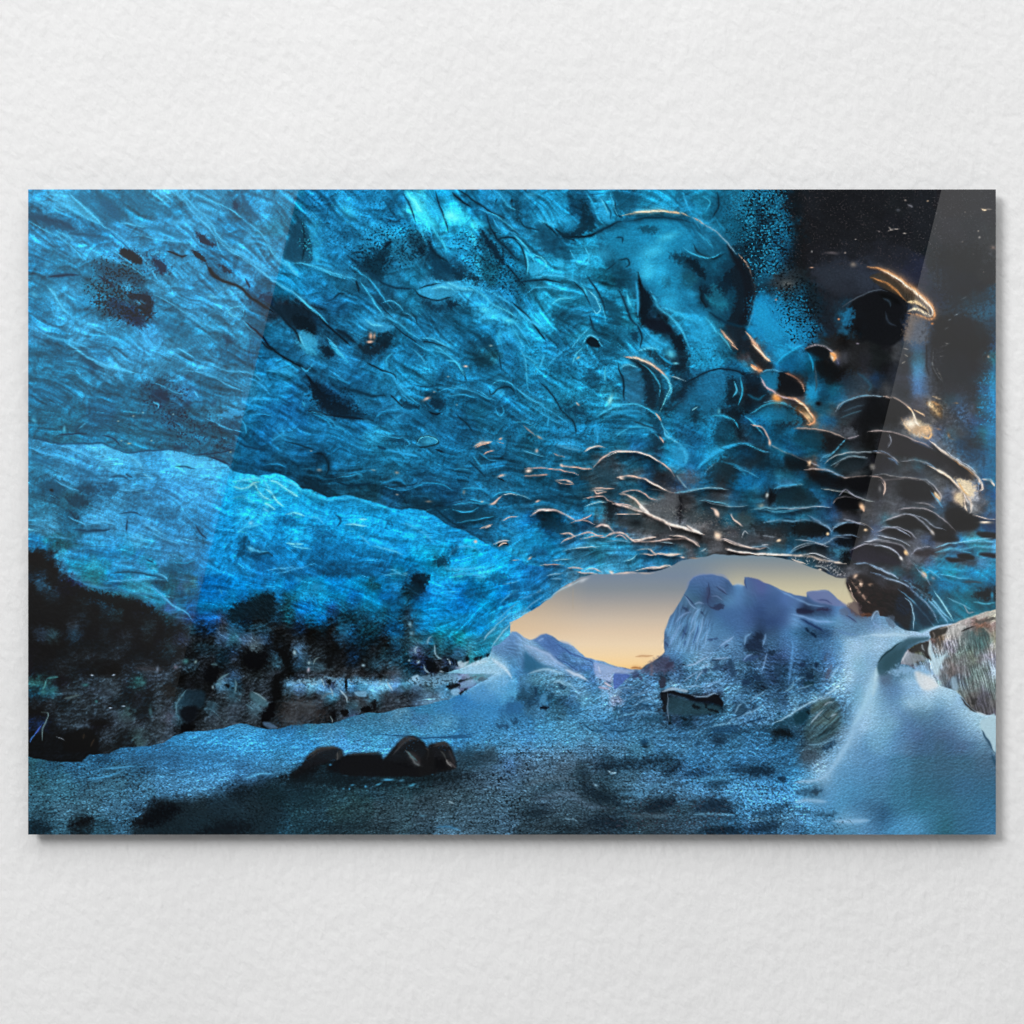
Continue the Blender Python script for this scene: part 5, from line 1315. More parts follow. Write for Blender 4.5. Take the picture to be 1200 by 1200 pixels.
s 0a2a3c .7 2 900,100 930,140 950,190
s 0a2a3c .7 2 1050,220 1060,250 1100,220 1150,215 1180,250
q 0c2c3c .7 5 980,60 1040,60 1060,110 1000,120
u 0b2838 .85 1.6 712,480 730,455 770,445 800,455 812,475 780,490 740,495 715,488
s 0a2030 .8 2 800,505 840,520
q 0c3450 .7 3 590,450 650,450 680,480 640,475
s 0c3450 .7 3 530,490 570,505
s 0a2434 .85 2.4 230,525 270,530 295,560 300,600 285,635
b 0a1c2a .8 260,525 6,3,0
s 0c2c40 .7 2 100,470 180,490 240,510
s 0a2232 .7 2.4 280,640 350,635 430,625 460,640
q 09202e .7 5 170,650 230,660 300,690 280,715 220,700
u 092232 .7 2 160,680 230,690 290,725
s 09283c .7 2.4 330,660 420,675 520,660
s 0a2a3e .7 2 540,690 620,680 700,670 720,650
b 0a1e2c .7 820,770 6,2,0
q 0c2a3c .6 5 680,740 760,730 800,760 740,780
s 0a2e44 .7 2 900,650 960,660
s 0a1c28 .8 1.8 1090,640 1130,655 
s 0c3046 .7 2 960,560 1000,600 1040,640
s 0b2a3c .7 2 900,340 950,390 980,430
s 0c3650 .7 1.4 1100,60 1110,140
s 0c3650 .6 2 700,200 760,215 830,200
u 30a4d4 .7 2.2 300,0 330,40 370,80 400,105
s 40b0dc .7 2 310,5 350,50 380,85
q 38a0cc .7 3 150,0 180,5 240,50 230,65 190,50
s 2e94c8 .7 2 170,120 200,140 230,100
s 1e84bc .6 3 0,140 70,140 140,160 170,190
s 2a90c4 .7 1.5 0,135 80,145 130,165
s 2a94c4 .6 1.6 180,280 190,310
s 2a94c4 .6 2 580,120 570,90 600,50
s 2890c8 .7 2 540,140 600,160 620,200 650,250 690,285
s 2c98cc .7 1.5 600,170 640,220 690,270 730,295
s 30a0d4 .7 1.6 700,5 760,40 830,50 890,90 920,120 950,180
s 38a8d8 .6 3 780,20 840,40 880,80
s 3cacd8 .8 1.5 855,90 900,100 935,160
s 2c94c8 .7 1.6 810,235 880,220 960,230 1030,260 1080,280
s 2c94c8 .6 1.4 850,260 920,250 1000,265
s 34a0d0 .7 1.5 1060,210 1100,185 1150,195 1180,230
s 34a0d0 .6 2 1070,250 1100,235 1130,250
b 3090c0 .6 1100,240 4,3,0
s 2c98cc .7 1.4 1080,310 1100,350 1120,330 1110,300
s 248cc4 .7 2.2 520,360 560,330 620,320 660,320
s 2e98cc .6 1.6 600,370 640,345 670,330
s 2490c8 .6 2 200,330 260,340 310,370 340,400 380,420
s 1f88c0 .6 2 230,340 290,370 320,410
s 2c94c8 .7 1.8 510,450 540,445 600,450 650,455 680,480 660,495
b 30a0d4 .7 510,460 5,2.5,20
b 40a8d4 .8 770,470 9,4,-10
s 50b4d8 .7 1.3 715,480 735,455 775,448 808,465 800,480
s 2894d0 .7 2.4 570,505 620,520 680,530 730,545
b 2890c8 .6 480,370 5,2,10
b 2488c0 .6 75,450 8,3,-10
s 2488c0 .6 1.6 30,465 80,440 110,445
s 1e80b8 .6 1.5 0,580 60,575 100,590
s 2c90c4 .6 1.6 330,640 400,630 450,620
b 2c94c8 .6 445,625 5,2.5,30
s 1c7cb0 .6 2 540,670 600,650 640,650 670,680
s 1c7cb0 .6 1.4 560,680 640,700 690,690
s 2088bc .7 1.6 690,690 760,665 830,670 880,700
s 2c98cc .7 1.4 880,770 950,760 1040,765
s 2c98cc .7 1.6 960,740 1030,755 1060,760
s 2c98cc .7 1.6 1070,730 1100,710 1150,705 1200,720
s 2490c4 .6 1.6 920,690 1000,690 1050,710
s 2c94c8 .6 2 980,540 1010,580 1040,600
s 2c94c8 .6 1.6 890,600 940,600 970,610
s 2c8cc0 .6 1.4 990,510 1050,550 1090,560
s 1f80b4 .6 2 400,200 350,180 300,160
s 3898c4 .6 1.2 690,30 740,80 760,120
b 1c6090 .5 650,350 10,8,0
s f0c8b0 .95 3 978,492 1010,480 1050,472 1068,470
s e8b8a0 .9 1.4 985,498 1020,486 1060,474
s d8b0a0 .85 1.2 1025,530 1050,518 1078,513
b e8c0a8 .9 1105,455 2.4,1.2,-20
s b09890 .7 1 1090,470 1120,478
b e8c0b0 .9 760,270 4.5,2,-25
b e8c8b8 .9 943,118 2.6,1.5,10
b d0a898 .9 495,2 4,1.5,0
b e0c0b0 .9 1110,630 5,1.6,-15
b e8c8b8 .9 1080,757 3.5,1.4,-40
s d8c0b8 .85 1.6 1065,765 1090,745 1110,725
s a8b8c0 .7 1.2 1110,722 1150,712 1190,725
b a09890 .7 620,615 2.6,2,0
b 908880 .6 510,603 3,1,0
b a8a098 .6 258,605 3,2,0
b 988c80 .6 935,705 2,2.5,0
b 988c80 .6 770,750 4,1.5,0
b b0a8a0 .6 620,720 2,1,0
b c8b0a0 .7 1018,752 2,1,0
b b0b0a8 .6 1060,20 2,1,0
b a0a098 .6 860,165 1.5,1,0
b a8a8a0 .6 218,512 1.5,1,0
b b0a8a0 .6 795,235 1.5,1,0
b a0a098 .5 900,300 1.3,1,0
u 80e4f6 .8 1.8 20,650 60,660 100,690 130,710 160,730
s 80e4f6 .8 1.6 0,690 30,710 60,750 90,775
s 50d0f6 .6 2 100,650 150,680 180,720
s 2cb8ec .6 2 190,720 240,730 290,760
u 30b8ea .6 1.6 150,690 220,710 290,745 350,738 420,735 500,765 600,790
@B3
q 121c26 0.70 3.8 630,40 690,60 740,100 720,120 670,90
q 0c1822 0.72 3.8 760,0 800,0 830,60 820,120 760,150 740,120 790,90
b 58c0e0 .8 745,60 6,5,40
s 48acd4 .7 2 580,50 640,30 700,40
s 2088b8 .8 2 690,60 720,90 760,110
b 70c8e4 .8 768,103 3,1.6,0
q 101c26 0.70 3.3 590,110 630,130 665,190 680,260 670,320 640,320 625,260 620,190
p 12202a 0.66 3.3 560,80 620,100 680,150 710,210 715,290 690,330 680,280 672,200 640,150 590,115
s 3494bc .7 1.5 600,100 650,140 690,200 690,260
p 245878 .6 3 520,120 580,110 610,170 620,240 600,290 540,280 525,220
s 0c2a3c .8 2 495,100 500,130 520,180 525,280
s 58b4d8 .7 2 505,125 550,110 590,125
s e0b8a0 .92 2.2 525,70 580,78 640,100 690,135 730,175 745,200
s f8dcc4 .8 1.1 540,73 610,88 670,118
s 48acd4 .8 2.2 700,150 735,185 745,230 730,270
s 60bcd8 .7 1.4 730,180 740,220 715,280 690,330
q 10222e 0.66 3.8 790,220 850,180 900,160 860,190 810,230 760,290 720,340 730,290
s 16364a .8 2 720,340 770,300 830,260
s 80a0b0 .7 1.2 740,160 770,170 820,190
u 0c2232 .85 1.8 800,210 860,170 940,135 1000,130 1060,140 1100,170
p 1b6088 .5 5 880,170 950,145 1000,150 990,250 920,320 820,340 760,360 800,290
q 0b1822 0.70 3.8 1005,180 1040,170 1065,220 1050,280 1020,300 1000,280 1010,230
s 48a8d0 .7 1.6 1040,190 1055,230 1035,260
s 30a0cc .7 1.5 1070,170 1080,230 1060,300
q 0a141e 0.70 3.8 1080,150 1150,160 1200,210 1200,300 1140,340 1080,330 1090,270 1100,210
s 14506c .6 3 1100,250 1150,270 1190,250
q 0a141c 0.72 3.8 970,330 1040,320 1100,330 1060,360 1070,410 1090,460 1060,450 1040,400 1010,350
b 4ca4c4 .7 970,328 2,3,0
q 0e2432 0.66 3.3 840,330 870,305 875,350 860,390 845,370
s 70b0c8 .7 1 845,325 870,305
s 30a0cc .7 2 930,350 990,350 1040,370 1060,410
q 0b2a3a 0.62 4.8 950,400 1000,370 1040,420 1000,470 950,470
s 40acd4 .7 2 1090,350 1140,390 1180,440
q 0c2432 0.47 6.8 1000,500 1080,490 1160,500 1190,560 1160,620 1080,580 1000,560
q 0f2a3a 0.47 7.8 930,580 1000,540 1050,600 980,650 920,640
s 2c94c4 .8 2.4 860,600 920,550 990,500 1070,480 1130,485
s 3ca4cc .7 1.6 1080,480 1140,500 1190,520
s 2080b0 .6 3 980,560 1060,590 1100,640
s 3c8cb4 .6 1.3 1040,590 1100,610 1160,640
u 38a0cc .8 1.6 400,350 450,320 510,300 580,295 640,320 690,360
s 2484b4 .6 2.4 420,370 500,335 570,325 630,345
q 0c3044 .7 4 640,340 690,370 710,430 680,440 650,390
s e8c0a8 .9 1.6 670,335 690,355 702,372
s 50a8cc .7 1.6 700,370 712,410 740,440
u 2e90bc .7 1.5 480,450 530,415 590,400 640,410 690,450
q 0d3044 .7 4 640,440 690,450 710,480 680,500 650,480
s e0b8a8 .9 1.6 690,445 705,460 712,475
s 60b0d0 .7 2.2 712,430 750,460 800,490
s 2c94cc .6 2.4 385,390 400,430 400,480
q 2c8cc0 .6 4 740,500 790,490 820,530 800,580 760,560
s 2078a8 .6 2 720,490 790,480 860,500
s 183c50 .7 2 560,370 640,400 690,420
s e8c8b8 .95 1.8 340,520 360,500 400,492 438,500
s fff0e4 .9 1.1 345,515 380,495 420,494
u e0c0b4 .92 1.6 380,590 420,550 470,522 540,516 600,522 650,540 700,570 740,600 762,632
s fff0e4 .8 1 440,540 520,518 610,526 690,562
u e0b8a8 .92 1.7 225,585 280,588 330,597 375,596
b f4d8c8 .9 232,582 2.2,2,0
s b09890 .8 1.4 190,525 220,535 250,545
u d8b0a0 .9 1.5 55,632 100,630 170,625
u c8a8a0 .9 1.3 60,600 110,593 180,597 240,605 310,625
b fce4d4 .95 78,608 4,2.4,-20
u d8b4a4 .9 1.4 205,650 250,652 288,668
s c8a898 .8 1.2 205,652 240,668 290,672
b f0d0c0 .8 265,658 3,1.2,10
u e4c0b0 .95 2 490,640 540,632 600,638 660,665 700,690 740,710 765,712
b f8e0d0 .9 510,640 4,1.6,10
s fff0e4 .7 1 620,645 680,678 735,706
u 5088a8 .8 1.4 765,712 830,700 900,690 1000,690
u d8b4a8 .9 1.6 505,712 550,700 600,705 650,735 680,745
u f0d0c0 .95 2.2 500,715 545,722 580,745 610,775 640,800
b fce8dc .9 405,700 7,1.6,0
s e0bcac .9 1.8 378,690 420,688 480,692
s e0bcac .9 1.5 385,698 400,715 440,705
u c8aca4 .85 1.3 335,738 390,728 430,728 450,745 490,760 540,765 600,790
s b8d0d8 .7 1.2 345,775 400,752 450,755
u d0b0a4 .9 1.6 105,795 150,788 200,790 230,798
b e8c8b8 .9 122,750 3,1.4,-20
s 6898b0 .7 1.2 0,712 50,725 90,745
s b0a098 .7 1.3 50,395 90,425 110,445
b c0a898 .7 130,450 4,1.5,30
b d8c0b8 .8 115,512 2,2.5,20
s 3c84ac .7 2 200,480 260,500 330,515
s 50a0c8 .6 1.3 50,510 110,530 150,540
s d0b8a8 .6 1.2 300,285 315,300
b d0d0a0 .7 310,78 2.5,1.4,-30
b 90d8e0 .8 460,275 3,6,20
s 40a8cc .6 1.6 440,120 435,190
s 3498c0 .7 2 60,60 120,120 100,160
s 3498c4 .7 1.6 20,0 60,80 75,220
s 34a0d0 .6 2 150,60 130,130
s 44b0d8 .6 1.6 280,110 300,60 330,30
s 2c94c8 .7 2 160,130 200,80 260,30
s 2c94c8 .6 1.6 0,205 60,250 130,300 200,340 270,390
s 38a4d4 .7 1.6 20,220 80,270 150,300
s 2c94c8 .6 1.6 80,300 160,350 240,400
s 2890c4 .7 1.6 170,350 165,400
s 2c98c8 .6 2 0,380 60,380 120,410
q 0c2e44 .7 5 230,300 320,320 330,350 260,340
q 0c2c40 0.55 4.8 360,130 410,180 400,230 350,200
u 0c2a3c .7 1.8 130,190 180,240 240,330 290,380 300,440
q 1c3a4a .6 6 390,600 470,590 480,650 410,660
q 464a50 .6 8 700,740 780,720 780,790 700,795
s 16181e .8 3 785,720 790,760 790,800
s 3c4850 .6 1.6 640,690 700,700 760,720
q 1a2430 0.66 5.8 690,640 740,620 780,670 730,680
q 505864 .6 7 760,630 830,620 880,650 820,670
s 8098a8 .6 1.3 880,745 960,765 1040,775 1110,770
s e0b8a8 .8 1.3 930,780 955,795
b 0f141a .8 460,775 5,8,0
@B4
p 131a20 0.74 2.0 0,20 40,60 90,100 100,120 80,135 40,120 0,80
s f0a878 .95 3 0,110 30,130 55,148
s ffd8b0 .9 1.4 0,118 25,135
u f0b890 .95 2.2 0,0 30,30 60,70 92,95
s ffe8d0 .9 1.1 10,15 50,55 85,90
p 155070 .8 3 45,150 90,140 130,160 130,210 110,230 70,210 45,180
p 0d1016 0.74 2.4 128,150 170,150 210,170 240,200 252,230 240,260 190,260 150,240 125,220
u e8a080 .95 2 160,150 200,165 235,195 250,225
s ffd0b0 .9 1.2 215,175 240,205 252,235
s 4890b8 .7 1.5 45,150 90,135 150,145
u c8b0b8 .9 2 45,170 70,210 110,240 160,262 200,270 235,290
u f0a878 .95 2.4 160,258 205,268 240,292 270,325 295,355 298,378 275,392 262,388
s ffe4c0 .95 1.4 200,268 240,295 272,330 294,362
s f0b080 .9 1.8 220,322 250,345 268,370 280,388
b f0a060 .9 122,265 4,4,30
b ffc890 .8 115,255 2,2,0
p 0e1a24 0.62 3.3 170,320 215,330 250,360 255,385 200,365
q 1a7098 .6 5 20,340 110,290 200,320 240,380 150,380 70,370
s 38a0c8 .6 2 0,340 60,300 120,290 200,310
p 0f141a 0.70 2.8 255,40 300,20 350,35 385,65 400,100 360,95 310,65
u a8a0a8 .85 1.5 255,38 300,18 350,28 385,55 412,100
s f8b070 .95 3.5 372,52 385,65 390,85
s ffe0b8 .9 1.6 378,52 390,72
b 485070 .7 408,95 3,5,0
q 0e1418 0.55 5.8 310,90 370,110 400,160 340,180 310,140
b 1a2a34 .9 320,293 4,3.5,0
b 0a0c10 .9 315,292 3,2.6,0
s 304858 .7 2 300,100 305,200 300,240
s 2a4c60 .7 3 500,150 540,180 560,210 550,235
q 24384a .5 7 430,160 520,150 560,210 500,250 430,240
p 111316 0.70 3.3 540,265 600,258 650,262 700,280 735,305 745,330 700,360 640,350 590,400 560,430 500,430 470,400 500,350 530,300
p 252f38 .7 5 410,310 450,280 520,268 540,290 500,350 440,370 405,350
s 3c5060 .6 1.6 430,330 480,310 530,300
s 3c5868 .6 1.5 420,360 470,340 520,325
u 748898 .8 1.4 395,330 420,295 480,268 550,256 620,256
u a89890 .85 1.6 620,256 680,270 730,298 755,325
s e8c8b0 .8 1.5 730,300 755,325 770,365
p 383638 .55 5 640,270 700,285 735,320 740,345 690,360 645,350
q c0a080 .85 4 715,375 760,370 790,390 840,400 845,440 800,440 750,425
b fff0d8 .95 752,392 6,5,30
s fff4e4 .9 3 760,335 770,370 790,400
s fcd8a8 .9 2.6 715,385 750,425
s f8c890 .8 2.4 800,440 830,455 845,430 830,390
b f8d0a0 .8 820,415 5,6,-40
q 4a4a50 .7 3 770,330 820,345 830,380 800,380
s e0c0a0 .8 1.3 790,335 815,350
q a07850 .8 3 825,290 860,285 890,320 895,350 870,350 845,320
s ffd8a0 .95 3 830,290 855,310 880,345
b fff0d0 .9 850,300 3,3,0
s e8a868 .8 2 845,280 880,300 900,320
b e0c0a0 .7 870,262 4,1,0
b b0a090 .7 960,290 4,1.2,0
b c89868 .7 930,440 2,4,-20
b b89070 .7 880,410 3,1.2,20
b a0988c .6 945,460 3,1,20
b 807c7c .6 855,375 4,3,0
b d8c0a8 .7 1112,72 2,1,30
s 807870 .7 1 870,130 900,180
b 808080 .6 885,50 4,1,-20
b 808080 .6 905,20 4,1,-20
b 808080 .6 875,140 4,1,60
p 4a6080 .4 6 790,170 830,180 840,260 800,240
u 2c2e34 .6 3 850,40 855,120 880,190
u 4c525c .5 1.6 835,60 838,120 860,190
p 15181c 0.66 3.3 330,420 390,430 440,455 430,490 390,525 350,510 335,470
q 103c50 .7 4 200,430 300,420 340,440 330,500 260,490 200,470
u a09088 .85 1.5 200,410 270,410 340,418 400,435 445,455
s 908890 .8 1.5 445,455 480,448 505,440
q 58606a .6 4 430,420 480,410 490,440 450,450
u 4888a8 .7 1.5 440,460 400,510 345,550
u c8b0a8 .85 1.6 0,390 50,400 75,440 90,480
b f0c8b0 .9 88,478 2,3,0
u 9898a0 .85 1.5 90,482 150,515 220,545 280,570 320,585
q 1a5c78 .7 4 100,490 170,520 230,560 160,550
p 0b0d12 0.66 3.8 160,540 220,545 260,570 240,595 180,590
s f0b890 .9 2.6 262,560 275,578 262,582
p 2a3138 .7 3 380,580 430,550 500,535 555,545 545,580 480,610 420,610
u 8c98a0 .8 1.5 345,575 380,545 440,525 520,520 580,520
u a8a0a0 .85 1.4 580,520 630,528 670,545 695,570
s 6880a0 .7 2.4 640,545 670,555 690,580
u 808890 .7 1.2 390,590 430,555 490,540 545,545
b 909088 .8 570,590 3,3.5,0
u c8b4ac .85 1.6 250,600 320,598 380,610 440,640 500,632 560,632
u d0b8b0 .85 1.5 560,632 610,640 630,670 625,715
s e8c8b0 .8 1.4 625,660 632,690 622,720
b 909090 .6 605,690 2.5,4,0
p 0b0c10 0.66 3.8 270,610 350,620 420,650 500,640 560,645 530,720 470,720 430,695 350,690 300,660
u 508098 .7 1.5 110,690 180,680 250,670
q 0f1c26 0.62 3.8 120,700 180,685 240,695 290,720 320,760 230,770 130,770
u 909898 .7 1.3 330,690 400,700 460,710 520,740 580,750
p 08090c 0.70 2.8 390,750 430,730 480,735 510,755 520,780 470,790 410,785
u 9a9498 .8 1.3 385,760 410,735 450,728 500,738
s f0c0a0 .9 2.6 505,765 525,785 530,800
q 101418 0.70 3.8 80,700 110,705 115,740 90,760 75,740
b 909890 .8 75,720 2,3,0
b 889088 .8 48,770 4,3,0
u 5888a0 .7 1.3 0,790 60,780 120,785 200,780 300,775
p 3a3838 .85 2.5 610,430 680,430 740,460 800,490 860,515 920,550 980,585 1020,620 1040,650 1000,640 950,600 880,560 800,550 720,530 650,540 600,510
u a89a98 .85 1.6 545,425 600,420 660,425 720,445 790,470 850,500
s 9898a0 .7 2 640,440 655,460 640,490
u d8c8c0 .9 2 835,465 880,500 930,545 1000,585 1050,625 1080,670 1085,695 1060,702
s fff0e0 .9 1.3 850,475 900,520 960,560 1020,600 1060,640
s f0e0d0 .8 2.4 1060,640 1082,680 1075,700
b c0a080 .7 1030,625 5,5,40
q d8c0a0 .85 4 960,645 1000,650 1040,670 1050,700 1020,725 990,700
b fff0d8 .9 1005,690 7,6,30
b fcdcb0 .9 970,735 5,7,-30
s e8d0b8 .9 2.4 1000,710 1030,750 1030,790
s e8d0b8 .8 2 960,750 985,710 1000,705
u e8d0c0 .9 2 870,600 910,620 950,660 985,695
s fff0e0 .8 1.2 880,603 925,632 970,680
s 7090b0 .7 3 800,570 840,580 880,605
u a8a8b0 .8 1.5 780,650 820,650 860,680 890,720 890,750
s e8c090 .9 4 855,710 875,725 885,745
s fff0d8 .8 1.6 862,705 885,735
p 2a2a2c .6 5 690,660 760,645 820,660 855,700 840,740 760,740 700,710
u 706c70 .6 1.6 600,650 680,645 740,640 790,650
s 88868c .6 1.6 770,755 830,765 870,785
u d0c8c8 .8 1.6 1085,648 1120,655 1145,680
s f0e8d8 .8 1.6 1125,660 1145,675
q 3a3a40 .6 6 560,540 620,550 680,570 640,620 580,600
@C1
q 131316 .9 4 240,380 330,400 420,420 540,450 640,490 600,520 480,490 380,460 280,440
p 151519 .5 10 60,420 250,420 450,480 650,530 780,560 780,740 500,760 60,770
s 3584b0 .7 2 230,330 300,370 380,395 450,395 530,420 620,425 690,440
s 50b0e4 .7 2 600,380 660,410 720,470 790,510 820,545
s 22465c .7 2 440,330 520,320 600,330 680,350
s 50b0e4 .6 1.6 420,365 520,360 620,355 700,360
s 34363c .6 5 550,770 620,775 690,780
q 1b485e .7 3 840,130 850,170 890,180 850,160
s 1a4460 .8 2 840,100 860,140 890,165
b 7ccef0 .8 1098,90 3,2.5,0
s 40c0f0 .7 2 1030,140 1080,110 1150,100
b 70d0f0 .7 1095,215 4,3,30
q 0a3a58 .8 4 1030,240 1050,200 1050,160 1080,160 1070,210 1040,260
s 0c3c58 .7 3 1130,240 1170,230 1200,250
s 48b0e0 .6 2 1080,200 1100,220 1180,225
s 2890c4 .6 1.4 950,400 960,430
s 2a94c8 .6 1.4 700,270 780,280 840,265
s 58c4f0 .7 1.6 1150,20 1180,40
s 50b8ec .7 1.6 240,60 300,90 330,110
s 50b4e8 .7 2 330,100 400,85 460,100
s 50b4e8 .6 2 580,80 620,110 660,130 700,150
s 50b0e4 .6 1.6 500,160 560,160 610,175
s 4aa8dc .6 1.6 620,130 700,170 780,195
s 1c3c50 .7 2 240,30 280,70 290,50
s 1c4058 .7 3 260,120 340,130 440,120
s 183c54 .7 1.6 515,80 512,130
s 1c4460 .6 1.6 480,50 550,40 590,60
q 24587a .6 5 690,310 740,290 800,300 820,325 740,325
s 1a4058 .7 1.4 605,260 640,280
b 60c0e8 .7 640,305 3,2,40
s 54b4e4 .7 1.6 650,330 690,340 705,365
s 205070 .6 1.6 600,335 660,340 700,360
s 4098c8 .6 2 60,100 110,105 140,130
s 4098c8 .6 2 140,160 200,160 260,170
q 081820 .9 4 990,510 1030,470 1100,445 1200,420 1200,540 1100,540 1000,560
@C2
u 80e4f8 .8 1.8 0,0 30,15 50,30
s 70dcf6 .8 1.8 100,50 150,45 190,60
s 80e0f6 .8 1.8 370,100 420,98 480,105
s 80e0f6 .7 1.6 445,70 480,75
s 70d8f6 .8 1.8 100,185 140,190 180,190
s 50c4f0 .7 1.6 120,200 160,205 220,215
s 48bcec .7 1.6 200,60 250,70 280,100
s 40b4e8 .7 1.6 440,150 480,180 495,200
s 48bcec .7 2 500,200 580,215 650,240
s 38b0e8 .7 2 640,90 700,110 760,150 800,190
s 40b4ec .7 2 860,250 900,210 960,200 1020,230
s 40b4ec .6 2 850,250 850,300 920,310 1000,300
s 38a8e0 .6 2 870,340 950,330 1040,350
s 50b8ec .6 1.6 20,310 80,305 140,300
s 40a8e0 .6 1.6 60,330 120,315 200,295
s 2c98d4 .6 1.6 200,290 240,280
b 2c98d0 .6 245,390 6,5,0
b 2890c8 .6 160,360 5,4,0
s 3ca4d4 .7 1.4 560,340 620,330 680,350
s 48b0dc .6 1.6 590,310 640,330
s 2c90c4 .6 1.6 660,390 700,410 730,430
b 60b0d0 .6 660,330 3,2,0
q 06141e .85 3.5 700,330 770,335 765,380 720,400 690,375
q 082636 .8 4 660,380 720,380 740,420 700,430
q 09283c .75 4 800,260 850,250 860,290 810,290
q 0b3e5e .7 4 870,220 900,200 910,230 880,240
q 0b3a58 .7 4 580,90 600,100 580,110
q 0b4a74 .6 5 230,120 300,120 330,160 260,160
q 0c4c78 .6 5 50,80 100,60 150,70 130,100 70,100
s 0c4a72 .7 2 330,50 360,80 340,110
q 0a3c5e .6 4 250,220 290,240 270,260
q 0a3a58 .6 4 510,280 560,290 540,310
q 0a3450 .6 5 270,310 350,300 400,330 300,340
q 0b4468 .6 4 950,410 990,400 980,440 930,430
q 0b4468 .6 4 1050,340 1130,330 1140,370 1060,370
s 80b0c8 .7 1.6 1030,640 1060,600 1090,580
s 48a8d4 .6 1.4 1100,470 1150,430 1200,400
s 48a8d4 .6 1.4 1080,560 1130,510 1190,460
s 60b4d8 .6 1.4 1030,630 1100,560 1160,510
s 78b8d4 .7 1.4 1060,680 1110,610 1160,560
s 68b8e0 .6 1.4 1120,380 1160,370 1200,360
q 0a3044 .8 4 860,20 960,20 1080,50 1060,80 960,100 890,80
s 2c94c8 .7 1.4 880,30 960,40 1000,20
s 2c94c8 .6 1.4 900,90 1000,75 1080,60
s 0a2c40 .8 2.4 780,10 830,50 880,90 930,115
s e0c0b0 .9 1.6 1010,120 1040,108 1065,98
s e0c8bc .8 1.3 1030,118 1060,104
s b8b0b0 .8 1.3 1110,80 1150,65 1190,60
b f0d0c0 .95 988,178 2,2.4,-50
s d8d8e0 .9 2 1070,190 1110,178 1150,175
u 101418 .8 3 1090,195 1130,190 1140,200
s e8d0c4 .9 1.8 1095,202 1120,188 1140,190
s a0a8a8 .7 1.3 1160,268 1200,265
b e0c0b0 .9 1070,2 4,1.2,-10
s 2484b4 .6 1.6 1100,100 1150,130 1180,160
@C3
q 0c2c3e .7 5 130,60 200,70 230,110 160,120
b 0a1c28 .8 150,75 5,3,10
q 0e3448 .6 6 200,100 280,90 300,140 220,150
q 141c22 .8 4 440,10 480,0 480,60 450,80
q 50585c .6 7 650,20 740,10 770,60 760,90 690,70
q 16161a .85 3.5 775,0 800,0 795,60 780,90
q 3c4a50 .6 6 500,70 600,60 680,110 600,130 520,120
b 141a1e .8 580,92 8,5,0
q 3a4448 .6 6 620,80 700,90 740,130 660,140
q 303a3e .6 5 800,40 900,30 960,60 900,90 820,80
q 324a50 .6 6 1040,60 1110,50 1130,100 1060,110
u d8b8b0 .92 1.8 85,58 120,38 170,30 220,38 260,58 300,80
s fff0e8 .8 1 100,45 140,32 200,33
s d8b8b0 .9 1.5 270,92 310,80 350,82 390,98
s d8b8b0 .8 1.2 320,78 350,65 375,50
u e0c0b8 .92 2 390,110 420,100 450,110 480,135
b f8e4dc .9 440,104 4,1.6,20
u e8c8bc .95 2 440,150 480,138 520,140 550,165 580,178 620,165 675,155
b fce8e0 .9 600,172 5,1.6,-10
s c0a8a8 .8 1.4 480,160 510,150 540,175
u d8bcb4 .9 1.6 580,178 650,178 720,170 800,165 860,180 880,200
s fce8e0 .9 2 815,160 845,178 870,195
u e8ccc0 .95 2.6 470,0 540,15 590,35 640,50 700,80 760,105 830,120 900,148
s fff4ec .95 3.4 600,0 620,25 650,50
s fff4ec .9 2.4 740,100 800,118 850,130 895,146
s fff0e8 .9 2.4 820,100 850,120 885,138
s c8c0c0 .8 1.2 730,90 745,125
s c8b8b0 .8 1.2 480,52 550,50 620,55
s e8c8b0 .9 1.3 945,30 965,45 970,62
b fce0c8 .95 960,45 2.4,3.5,-20
s d0b8b0 .9 1.4 1020,45 1045,80 1075,105
s a0a8b0 .7 1.2 1075,160 1090,130 1110,140
b fce4cc .95 965,152 4,4.5,30
u c8b4b0 .9 1.7 980,165 1040,182 1100,205 1160,212 1200,205
u d8c0b8 .92 2 1000,210 1050,225 1110,235 1200,235
s fff0e4 .8 1.1 1010,215 1060,228 1140,234
s e0c4b8 .92 1.8 225,140 265,142 300,158
s e0c4b8 .9 1.6 230,185 250,170 280,160 310,150
s d0b4ac .85 1.4 300,150 360,135 420,160 460,140
s d0b4ac .8 1.2 320,165 380,155 430,150
s 60a0c4 .7 1.3 240,225 300,210 360,205 420,200
s a0b0b8 .7 1.2 290,215 350,205 400,205
s a8b0b4 .7 1.2 580,220 640,215 680,240
s e8d0c4 .92 2 690,235 750,240 795,236
s e0c8bc .85 1.5 600,235 660,240 700,232
s d8c0b4 .85 1.4 650,215 675,245
s 90a8b8 .7 1.2 700,180 760,190
s 6090b0 .6 1.2 430,180 500,175 560,185
s a0b0bc .7 1.2 880,225 910,210
s 78b0c8 .7 1.3 520,270 560,260 590,235
b d0b8ac .8 83,258 3,1.3,-40
s c8b0a8 .8 1.3 130,290 180,285 240,290
s 80a8bc .7 1.3 180,270 230,262 280,258
s d8c0b8 .85 1.6 260,305 300,300 340,308
s d8c0b8 .85 1.6 340,315 380,305 420,322
s e0ccc4 .85 1.6 300,320 350,325 400,330
b fce8dc .95 468,322 3.5,2,30
s e8d0c4 .9 1.8 480,332 540,325 580,328
s d8c4bc .9 1.5 610,308 660,298 700,300 745,292
s fff0e4 .85 1.2 690,296 740,290
s c0b0a8 .8 1.3 590,325 640,330 670,325
s 80b0c8 .7 1.4 160,340 200,330 240,328
s 68a8d0 .7 1.4 180,355 240,350
s a8c4d0 .8 2 190,430 230,405 270,385 330,355
b d8d0d0 .8 270,380 4,1.6,-30
b c8d0d8 .8 335,358 6,2,-20
